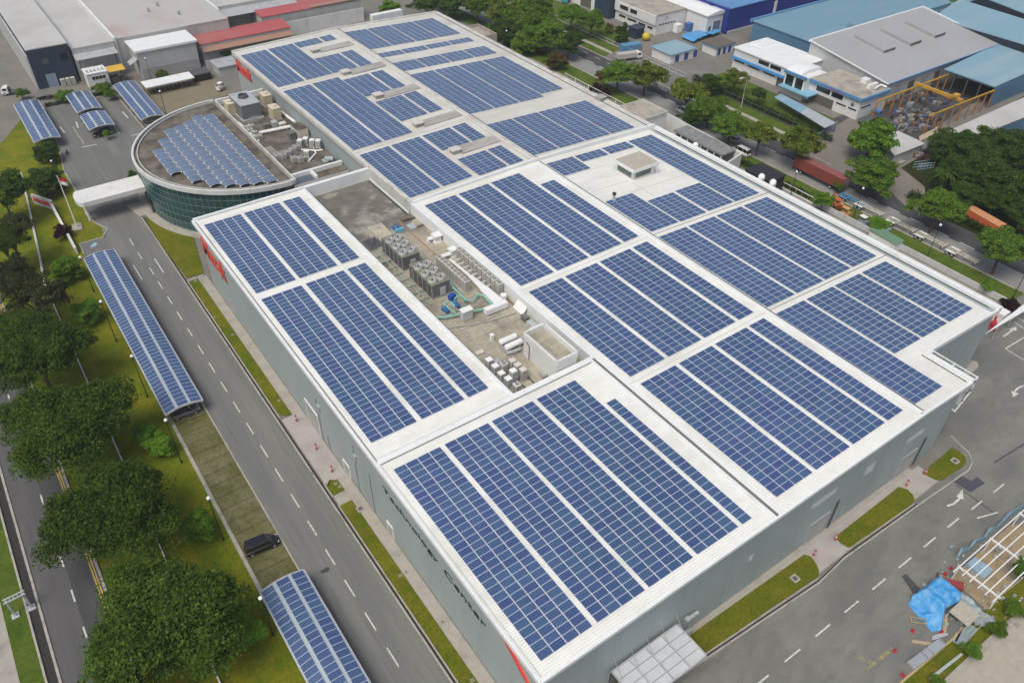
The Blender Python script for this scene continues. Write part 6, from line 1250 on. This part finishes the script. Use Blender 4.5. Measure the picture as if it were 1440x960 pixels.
t = thing('site_office', 'small shed with a pale sheet roof in front of the scrap yard', 'shed', tuple(G(1262, 225))); P = PX([(1254, 180), (1301, 202), (1258, 219), (1236, 193)], 3.0); MB().hexa(P, 2.85, 3.05).build('roof', roof_pale, t); c = Vector((sum(p[0] for p in P)/4, sum(p[1] for p in P)/4)); MB().hexa([tuple(c+(Vector(p)-c)*.9) for p in P], 0, 2.85).build('wall', wall_pale, t); MB().hexa(PX([(1234, 218), (1258, 224), (1274, 228), (1256, 236)]), 0, .3).build('apron', walk_m, t)
# yellow travelling crane over the scrap yard
cr = thing('gantry_crane', 'yellow overhead travelling crane on post-and-beam runways', 'crane', tuple(G(1290, 160))); zc = 5.2
ra, rb_ = (G(1234, 143, zc), G(1334, 105, zc)), (G(1308, 163, zc), G(1399, 127, zc))
for p, q in (ra, rb_):
    MB().bar(p, q, .32, .42).build('runway_beam', yellow_steel, cr)
    for k in range(9): r = p.lerp(q, k/8); MB().bar((r.x, r.y, 0), (r.x, r.y, zc-.2), .28).bar((r.x-.9, r.y-.2, 0), (r.x, r.y, zc-.5), .2).build('column', M('column_ochre', (.34, .16, .035), .6, .15, 1), cr)
p, q = G(1287, 117, zc+.6), G(1354, 142, zc+.6); MB().bar(p, q, .8, .7).build('bridge_girder', yellow_steel, cr); r = p.lerp(q, .85); MB().box(r.x-.9, r.y-.7, zc+.9, r.x+.9, r.y+.7, zc+1.7).build('hoist', yellow_steel, cr)
sb = MB()
for k in range(330):
    if k < 230: c = G(random.uniform(1255, 1318), random.uniform(158, 186))
    elif k < 260: c = G(random.uniform(1284, 1320), random.uniform(212, 226))
    else: c = G(random.uniform(1236, 1335), random.uniform(118, 150))
    s = random.uniform(.3, 1.1); a = random.uniform(0, 3); h = random.uniform(.2, 1.3); sb.hexa([(c.x+s*cos(a+j*1.57)*(1 if j % 2 else 1.6), c.y+s*sin(a+j*1.57)) for j in range(4)], 0, [h, h*.8, h, h*1.1], k % 6)
sb.build('scrap_metal', [steel_dark, M('scrap_a', (.055, .075, .13), .6, .3), M('scrap_b', (.13, .065, .04), .8, .3), M('scrap_c', (.22, .18, .12), .8, .3), M('scrap_e', (.20, .22, .25), .7, .3), M('scrap_d', (.04, .04, .045), .7, .3)], tag=('heaps of mixed scrap metal on the yard under the crane', 'scrap')).__setitem__('kind', 'stuff')
MB().hexa(PX([(1291, 196), (1317, 183), (1318, 190), (1292, 203)]), 0, .9).build('barrier_wall', M('wall_sand', (.40, .34, .24), .9, .1), tag=('low sandy wall at the edge of the scrap heap', 'wall'))
t = thing('cage_pallet', 'pale blue wire cage under the palm by the small shed', 'cage', tuple(G(1297, 236))); b = MB(); p = G(1297, 236)
for z in (0.1, .8, 1.5): b.bar((p.x-2.2, p.y, z), (p.x+2.2, p.y-1.5, z), .1).bar((p.x-2.0, p.y+1.4, z), (p.x+2.4, p.y-.1, z), .1)
for k in range(6): u = -2.2+.88*k; b.bar((p.x+u, p.y-.34*(u+2.2), 0), (p.x+u, p.y-.34*(u+2.2), 1.6), .09)
b.build('frame', M('gate_blue'), t)
# things round the guard houses
for nm, pp, hh in (('left', [(957, 54), (985, 47), (1000, 53), (975, 62)], 1.3), ('right', [(984, 49), (1003, 44), (1014, 48), (1002, 54)], 1.2)):
    cx = sum(p[0] for p in pp)/4; cy = sum(p[1] for p in pp)/4; c = G(cx, cy); drape('tarpaulin', pp, rise(c.x, c.y, (6, 5), hh), M('tarp_sky', (.08, .30, .58), .45, .1, 1), (f'sky blue tarpaulin over goods behind the blue-roofed guard house, {nm} one', 'tarpaulin'), 20, 0, .3, 3)
q = G(908, 57); t = thing('storage_tank', 'round yellow tank beside the white office wall', 'tank', (q.x, q.y, 0)); MB().ball((0, 0, 1.3), 1.35, 14, 0, .95).build('vessel', M('tank_yellow', (.60, .47, .03), .5, .08), t, local=True, smooth=True); MB().lathe(0, 0, [(.9, 0), (.9, .25)], 12).build('base', steel_dark, t, local=True)
q = G(894, 52); MB().box(q.x-1.8, q.y-1.8, 0, q.x+1.8, q.y+1.8, 3.2).box(q.x-2.1, q.y-2.1, 3.2, q.x+2.1, q.y+2.1, 3.4).build('kiosk', [navy], tag=('small slate blue kiosk between the dark bush and yellow tank', 'kiosk'))
q = G(952, 45); MB().box(q.x-1.2, q.y-1, 0, q.x+1.2, q.y+1, 2.6).build('cabinet', white_m, tag=('white upright cabinet in the gap beside the white office', 'cabinet')); q = G(969, 43); MB().box(q.x-1.4, q.y-1, 0, q.x+1.4, q.y+1, 2.4).box(q.x-1.5, q.y-1.1, 2.4, q.x+1.5, q.y+1.1, 2.6).build('waste_bin', M('bin_blue', (.06, .15, .38), .6, .1), tag=('deep blue bin before the door of the white gabled workshop', 'bin'))

# hedges, kerbs and clutter beyond the car park
def hedge(pts, wd, h, label, m=None):
    b = MB(); r = np.random.default_rng(len(label)); V = []
    for (x0, y0), (x1, y1) in zip(pts, pts[1:]):
        L = sqrt((x1-x0)**2+(y1-y0)**2); n = int(L*wd*60)
        for k in range(n):
            u, v, z = r.uniform(), r.normal()*wd*.3, h*(1-r.uniform()**2*.8)*(.8+.25*sin(r.uniform()*9)); c = Vector((x0+(x1-x0)*u-(y1-y0)/L*v, y0+(y1-y0)*u+(x1-x0)/L*v, z)); a = Vector(r.normal(size=3)).normalized(); t = a.cross(Vector((.2, .3, 1))).normalized(); s = .22*r.uniform(.6, 1.4)
            b.face([c-a*s, c-t*s*.6, c+a*s, c+t*s*.6])
    b.build('hedge', m or LEAFH, tag=(label, 'hedge'))
LEAFH = mat_leaf('leaf_hedge', (.016, .040, .008), (.042, .082, .013), (.095, .15, .026))
hedge([(154.2, 78), (154.2, 128)], 1.8, 1.6, 'dark hedge along the fence in front of the white office lawn')
hedge([(-9, 212.2), (8, 212.6)], 1.2, .9, 'low hedge strip between the car park and the street by the navy wall')
hedge([(146, 18), (146, 50)], 3.0, 1.4, 'scrubby undergrowth along the road below the dark wood')
hedge([(125.6, 62), (125.6, 110)], 1.2, 1.2, 'low hedge along the grass strip behind the service yard')
for k in range(9):
    x, y = G(58+3.2*k, 143-.5*k)[:2]; m_ = dup(m0, (x, y+1.2, 0), .4*k, 'dark motorcycle parked on the kerb strip beyond the far carports', 'motorcycles on the kerb strip')

for k, (px, py, rz, L) in enumerate([(1330, 876, .5, 3.0), (1322, 895, -.3, 2.4), (1350, 893, .2, 2.8), (1306, 830, 1.1, 2.2), (1300, 905, -.75, 3.2)]):
    q = G(px, py); MB().box(-L/2, -.12, .03, L/2, .12, .09).box(-L/2+.2, .16, .03, L/2-.1, .36, .08).box(-L/2+.1, .02, .09, L/2-.3, .22, .14).move(Matrix.Translation((q.x, q.y, 0)) @ Matrix.Rotation(rz, 4, 'Z')).build('timber_planks', [M('plank', (.40, .32, .21), .85, .2, 3), galv][k % 2], tag=(['few loose planks on the ground beside the scaffold platform', 'grey bars lying below the blue tarpaulin', 'planks at the foot of the grass bank near the netting', 'short grey bars at the upper left corner of the blue tarpaulin', 'plank pair lying left of the long grey slabs'][k], 'planks'))
# ------------------------------------------------------------------ trees and shrubs
lf_rain = mat_leaf('leaf_rain', (0.024, 0.054, 0.009), (0.068, 0.127, 0.018), (0.165, 0.254, 0.038))
lf_dark = mat_leaf('leaf_dark', (0.024, 0.059, 0.012), (0.063, 0.122, 0.019), (0.140, 0.222, 0.039))
lf_green = mat_leaf('leaf_green', (0.054, 0.119, 0.014), (0.129, 0.238, 0.029), (0.247, 0.375, 0.054))
lf_fresh = mat_leaf('leaf_fresh', (0.064, 0.156, 0.014), (0.156, 0.312, 0.029), (0.312, 0.494, 0.054))
lf_warm = mat_leaf('leaf_warm', (0.046, 0.085, 0.012), (0.116, 0.178, 0.025), (0.225, 0.287, 0.046), (0.30, 0.32, 0.05))
lf_rust = mat_leaf('leaf_rust', (0.046, 0.056, 0.019), (0.116, 0.116, 0.031), (0.217, 0.202, 0.054), (0.403, 0.171, 0.046))
lf_olive = mat_leaf('leaf_olive', (0.026, 0.038, 0.014), (0.055, 0.070, 0.024), (0.102, 0.118, 0.041))
lf_purple = mat_leaf('leaf_purple', (0.016, 0.010, 0.013), (0.046, 0.018, 0.026), (0.104, 0.026, 0.039))
bark = M('bark', (.11, .09, .07), .95, .25, 4); bark_pale = M('bark_pale', (.20, .18, .15), .9, .2, 4)
def crown_mesh(name, mat, seed, clumps, per, leaf, zs=.62, zlo=-.25, spread=(.45, 1.0), cr=.27, up=.55):
    """leaf quads gathered in clumps over an uneven dome of unit radius"""
    r = np.random.default_rng(seed); V = []
    for k in range(clumps):
        a = r.uniform(0, 2*pi); u = r.uniform(zlo, 1.0); rad = r.uniform(*spread)*(.86+.22*sin(3*a+seed)+.08*sin(5*a))
        c = np.array([cos(a)*sqrt(max(0, 1-u*u*.9))*rad, sin(a)*sqrt(max(0, 1-u*u*.9))*rad, u*zs*min(1, rad+.15)])
        s = cr*r.uniform(.6, 1.25); n = int(per*r.uniform(.6, 1.3))
        d = r.normal(size=(n, 3)); d /= np.linalg.norm(d, axis=1)[:, None]; d[:, 2] = np.where(d[:, 2] < -.25, -d[:, 2]*.5, d[:, 2])
        p = c+d*np.array([s, s, s*.62])*r.uniform(.55, 1.08, (n, 1))
        nn = d*(1-up)+np.array([0, 0, up])+r.normal(size=(n, 3))*.38; nn /= np.linalg.norm(nn, axis=1)[:, None]
        t = np.cross(nn, r.normal(size=(n, 3))); t /= np.linalg.norm(t, axis=1)[:, None]; b = np.cross(nn, t); L = leaf*r.uniform(.6, 1.35, (n, 1))
        V.append(np.stack([p-t*L*.9, p-b*L*.55, p+t*L*.9, p+b*L*.55], 1).reshape(-1, 3))
    V = np.concatenate(V); nf = len(V)//4; me = bpy.data.meshes.new(name); me.vertices.add(len(V)); me.vertices.foreach_set('co', V.astype('f').ravel()); me.loops.add(len(V)); me.loops.foreach_set('vertex_index', np.arange(len(V), dtype='i')); me.polygons.add(nf); me.polygons.foreach_set('loop_start', np.arange(0, len(V), 4, dtype='i')); me.materials.append(mat); me.update(calc_edges=True); return me
def trunk_mesh(name, seed, limbs=6, th=1.0, m=bark):
    """trunk from the ground (z=-1) to the crown centre (z=0) with limbs reaching into the unit crown"""
    r = random.Random(seed); b = MB(); b.tube([(0, 0, -1), (.02, .01, -.6), (r.uniform(-.05, .05), r.uniform(-.05, .05), -.28)], [.065*th, .05*th, .042*th], 8)
    for k in range(limbs):
        a = 2*pi*k/limbs+r.uniform(-.4, .4); q = r.uniform(.45, .75); b.tube([(0, 0, -.45), (cos(a)*.2, sin(a)*.2, -.15), (cos(a)*q*.7, sin(a)*q*.7, .1), (cos(a)*q, sin(a)*q, .3)], [.034*th, .026*th, .015*th, .006*th], 6)
    return b.mesh(name, m)
TPL = {}
def tpl(kind):
    if kind not in TPL:
        K = dict(rain=(lf_rain, 210, 330, .022, .50, -.15, (.5, 1.0), .23, .6), rain2=(lf_rain, 180, 330, .024, .46, -.12, (.45, 1.0), .24, .6), sparse=(lf_olive, 60, 170, .036, .5, -.3, (.35, 1.05), .2, .5), round=(lf_fresh, 90, 190, .055, .85, -.6, (.6, .9), .28, .35), bush=(lf_dark, 80, 150, .055, .75, -.7, (.5, .92), .28, .4),
                 green=(lf_green, 90, 260, .042, .62, -.3, (.45, 1.0), .25, .5), warm=(lf_warm, 85, 250, .042, .58, -.3, (.4, 1.0), .25, .5), rust=(lf_rust, 45, 120, .08, .8, -.5, (.4, .95), .3, .4), wood=(lf_dark, 90, 200, .045, .62, -.5, (.5, 1.0), .26, .55), cone=(lf_dark, 60, 130, .07, 1.2, -.8, (.5, .8), .26, .3), fresh=(lf_fresh, 60, 210, .06, .8, -.5, (.4, .95), .3, .4), purple=(lf_purple, 45, 110, .085, .8, -.6, (.4, .95), .28, .4))[kind]
        i = len(TPL)*10+3; TPL[kind] = [(crown_mesh('crown', K[0], i+v, *K[1:]), trunk_mesh('trunk', i+v, 7 if 'rain' in kind else 5, 1.0, bark)) for v in range(2)]
    return TPL[kind]
_tc = [0]
def tree(px, py, rpx, zc, kind, label, name='tree', cat='tree', group=None, ground=None):
    """crown centre seen at (px, py) at height zc with a crown radius of rpx photo pixels"""
    q = G(px, py, zc); rad = rpx*((q-CAM).dot(FW))/FPX*(1.12 if kind in ('green', 'warm', 'wood', 'fresh') else 1.0); _tc[0] += 1; cm, tm = tpl(kind)[_tc[0] % 2]; rz = _tc[0]*2.4
    t = thing(name, label, cat, (q.x, q.y, 0), rz, group)
    c = bpy.data.objects.new('crown', cm); COL.objects.link(c); c.parent = t; c.location = (0, 0, zc); c.scale = (rad, rad, rad)
    k = bpy.data.objects.new('trunk', tm); COL.objects.link(k); k.parent = t; k.location = (0, 0, zc); k.scale = (rad, rad, zc) if zc < rad*1.6 else (min(rad, 3.2), min(rad, 3.2), zc)
    return t
for px, py, r, z, k, nm in ((230, 888, 117, 7.5, 'rain', 'huge dark spreading tree at the bottom of the photo'), (163, 724, 92, 7.5, 'rain2', 'wide dark spreading tree next above the huge one'), (92, 603, 91, 8, 'rain', 'wide dark spreading tree overhanging the road, third from the bottom'), (50, 500, 74, 8, 'rain2', 'dark spreading tree at the left edge level with the long carport'),
                          (50, 420, 52, 8, 'sparse', 'thin brownish tree at the left edge below the white sign wall'), (14, 392, 46, 8.5, 'sparse', 'thin brownish tree cut by the left edge'), (12, 330, 40, 8, 'sparse', 'thin tree left of the red-lettered sign wall'), (0, 270, 34, 8, 'wood', 'dark green tree at the left edge above the thin ones'), (18, 465, 40, 8, 'rain', 'dark tree behind the spreading ones at the left edge'), (2, 340, 34, 8, 'rain2', 'half-hidden dark tree on the left edge among thin ones')):
    tree(px, py, r, z, k, nm, 'spreading_tree', 'tree', 'spreading trees along the public road')
for px, py, r, z, nm in ((93, 380, 22, 2.4, 'round clipped tree next to the end of the boundary wall'), (122, 440, 20, 2.2, 'round clipped tree beside the middle of the long carport'), (203, 612, 17, 2.6, 'taller half of the round tree pair by the globe lamp'), (225, 626, 20, 2.0, 'lower half of the round tree pair by the globe lamp'), (278, 740, 24, 2.4, 'round clipped tree left of the black people carrier'), (350, 888, 22, 2.6, 'bright yellow green tree by the nearest carport')):
    tree(px, py, r, z, 'round', nm, 'round_tree', 'tree', 'round clipped trees on the lawn')
tree(64, 256, 26, 3.0, 'bush', 'large dark green bush beside the flagpole', 'bush', 'bush'); tree(88, 326, 13, 1.6, 'purple', 'dark purple shrub against the white boundary wall', 'shrub', 'shrub'); tree(68, 215, 18, 2.4, 'bush', 'dark bush under the end of the far lawn carport', 'bush', 'bush'); tree(186, 246, 7, 1.2, 'bush', 'small dark bush at the foot of the half-round office', 'bush', 'bush'); tree(76, 248, 9, 1.4, 'rust', 'small brown shrub beside the flagpole top', 'shrub', 'shrub')
for px, py, r, nm in ((91, 136, 11, 'bush at the corner of the farther short carport'), (146, 126, 12, 'bush between the short carports and the yard carport'), (155, 133, 8, 'small bush next to the yard carport'), (228, 106, 9, 'bush in front of the white corrugated warehouse'), (30, 132, 8, 'low bush behind the small white-cab truck'), (150, 188, 6, 'small plant in front of the nearer short carport'), (315, 74, 13, 'tree between the red roofs and the factory corner')): tree(px, py, r, 1.6, 'green', 'green '+nm, 'bush', 'bush')
MB().hexa(PX([(307, 139), (322, 134), (326, 139), (313, 144)]), -.05, .12).build('grass_patch', grass_verge, kind='structure')
R = 'trees along the back road'
for px, py, r, z, k, nm in ((548, 14, 14, 4, 'fresh', 'palm-like fresh green tree at the far corner of the roof'), (540, 22, 9, 2.5, 'green', 'low green bush at the far corner of the roof'), (600, 4, 22, 5, 'wood', 'dark tree at the top edge behind the white stair tower'), (640, 4, 24, 5, 'wood', 'dark tree at the top edge with pale trunks below'), (672, 8, 24, 5.5, 'green', 'green tree at the top edge left of the trucks'), (712, 22, 30, 5, 'warm', 'tree with orange tips behind the open concrete tank'), (742, 34, 32, 5, 'green', 'bushy green tree in the clump behind the roof, middle'), (712, 48, 24, 3.5, 'wood', 'dark lower tree of the clump beside the grey path'), (768, 54, 31, 4.5, 'green', 'bushy green tree in the clump behind the roof, right'), (742, 62, 24, 3, 'green', 'low green tree of the clump along the grey path'), (750, 14, 25, 5.5, 'green', 'green tree of the clump nearest the top edge'), (800, 60, 20, 5, 'wood', 'dark tree at the right end of the clump by the road'), (782, 84, 17, 3, 'rust', 'rust coloured tree at the end of the clump'),
                          (832, 30, 19, 5.5, 'green', 'slim tree with a bare trunk on the grass verge'), (804, 22, 18, 5, 'green', 'tree on the verge left of the bare-trunked one'), (848, 108, 12, 3.5, 'rust', 'small brownish palm by the rear roof edge'), (870, 106, 23, 5, 'green', 'forked tree beside the brown-roofed plant room, left half'), (908, 108, 26, 5.5, 'warm', 'round tree beside the brown-roofed plant room, right half'), (968, 132, 27, 6, 'warm', 'yellow green tree over the white van'), (998, 158, 26, 4.5, 'green', 'green tree right of the yellow green one by the service yard'), (975, 165, 17, 3, 'wood', 'dark low tree behind the service yard wall'), (1028, 180, 26, 5, 'green', 'green tree beside the parked white van'), (1070, 188, 22, 6, 'warm', 'slim-trunked tree just right of the parked white van'), (1124, 204, 30, 6, 'warm', 'round tree in front of the red container'), (1226, 198, 32, 5, 'fresh', 'bright green tree in front of the small pale shed'), (1228, 250, 31, 5, 'green', 'green tree below the bright one, right of the red container'), (1158, 281, 13, 3, 'fresh', 'bushy young tree beside the orange-red machine'), (1237, 316, 12, 2.6, 'fresh', 'bright young tree between the parked machines'), (1320, 294, 33, 6, 'green', 'round leafy tree over the skeleton trailers'), (1412, 350, 33, 6, 'green', 'wide tree in front of the orange container'), (1389, 403, 9, 1.6, 'fresh', 'tiny yellow green sapling near the far corner'), (1034, 112, 17, 4, 'warm', 'tree in front of the long white office'), (1000, 118, 17, 3.5, 'wood', 'dark bush at the corner of the entry drive'), (1068, 132, 10, 3, 'wood', 'dark shrub before the porch of the white office'), (875, 48, 13, 3, 'cone', 'dense dark conical bush beside the slate kiosk'), (857, 40, 7, 1.5, 'rust', 'small brown bush left of the dark conical bush'), (1255, 2, 14, 5, 'green', 'tree at the top edge above the tan roof'), (1340, 8, 12, 5, 'green', 'tree at the top edge behind the pale blue hall'), (1180, 262, 8, 1.8, 'green', 'low shrub beside the end of the red container')):
    tree(px, py, r, z, k, nm, 'roadside_tree', 'tree', R)
for px, py, r, nm in ((1424, 430, 13, 'dark red shrub at the far corner by the globe lamp'), (1411, 424, 6, 'small dark red shrub left of the globe lamp foot'), (838, 124, 9, 'dark red shrub by the rear roof edge'), (852, 131, 8, 'second dark red shrub by the rear roof edge')): tree(px, py, r, 1.2, 'purple', nm, 'shrub', 'shrub')
for px, py, r, z, nm in ((1330, 205, 26, 4, 'leftmost dark tree of the wood before the grey shed'), (1362, 212, 30, 5.5, 'dark tree of the wood just below the long grey shed'), (1405, 205, 32, 6, 'big dark tree of the wood under the grey shed end'), (1440, 215, 34, 6, 'dark tree of the wood on the right edge, upper'), (1385, 245, 36, 5.5, 'broad dark tree in the middle of the wood'), (1430, 265, 36, 5.5, 'dark tree of the wood on the right edge, middle'), (1345, 240, 25, 4, 'dark tree of the wood beside the palm'), (1400, 282, 24, 4, 'dark tree of the wood above the orange container'), (1440, 300, 24, 4, 'dark tree of the wood on the right edge, lower'), (1360, 275, 22, 3.5, 'low dark tree of the wood left of the orange container')): tree(px, py, r, z, 'wood', nm, 'woodland_tree', 'tree', 'dark trees of the wood')
for px, py, r, z, nm in ((1403, 884, 12, 1.2, 'rounded bush beside the netting end'), (1368, 914, 13, 1.2, 'rounded bush at the end of the pale trough'), (1427, 856, 13, 1.4, 'bush between the steel frame and the concrete drain'), (1438, 800, 14, 2.4, 'tree at the right edge by the steel frame'), (1318, 958, 9, 1.0, 'bush at the photo bottom beside the concrete drain')): tree(px, py, r, z, 'green', nm, 'bush', 'bush', 'bushes on the grass bank')
# palm in front of the wood
q = G(1322, 268, 0); t = thing('palm_tree', 'palm with long drooping fronds at the edge of the wood', 'palm', (q.x, q.y, 0)); MB().tube([(0, 0, 0), (.2, 0, 2.4), (.1, 0, 4.6)], [.3, .24, .2], 8).build('trunk', bark, t, local=True); b = MB()
for k in range(26):
    a = k*2.4; L = random.uniform(3.2, 4.4); up = random.uniform(.2, 1.6); pr = None
    for j in range(9):
        u = j/8; x, z = L*u, 4.6+up*sin(u*2.2)*1.2-u*u*2.8; w_ = .55*sin(min(1, u*1.2+.1)*pi)+.05; c = (x*cos(a), x*sin(a), z); s_ = (-sin(a)*w_, cos(a)*w_)
        row = [(c[0]+s_[0], c[1]+s_[1], z-.35*w_), c, (c[0]-s_[0], c[1]-s_[1], z-.35*w_)]
        if pr: b.face([pr[0], pr[1], row[1], row[0]]).face([pr[1], pr[2], row[2], row[1]])
        pr = row
b.build('crown', lf_dark, t, local=True)
# ------------------------------------------------------------------ thin humid air
hm = bpy.data.materials.new('haze'); hm.use_nodes = True; hn = hm.node_tree; hn.nodes.clear(); ho = hn.nodes.new('ShaderNodeOutputMaterial'); hv = hn.nodes.new('ShaderNodeVolumePrincipled')
hv.inputs['Color'].default_value = (.90, .93, .96, 1); hv.inputs['Density'].default_value = .00022; hv.inputs['Anisotropy'].default_value = .2; hn.links.new(hv.outputs[0], ho.inputs['Volume'])
MB().box(-950, -550, -1.1, 1250, 1550, 100).build('haze', hm, kind='stuff')
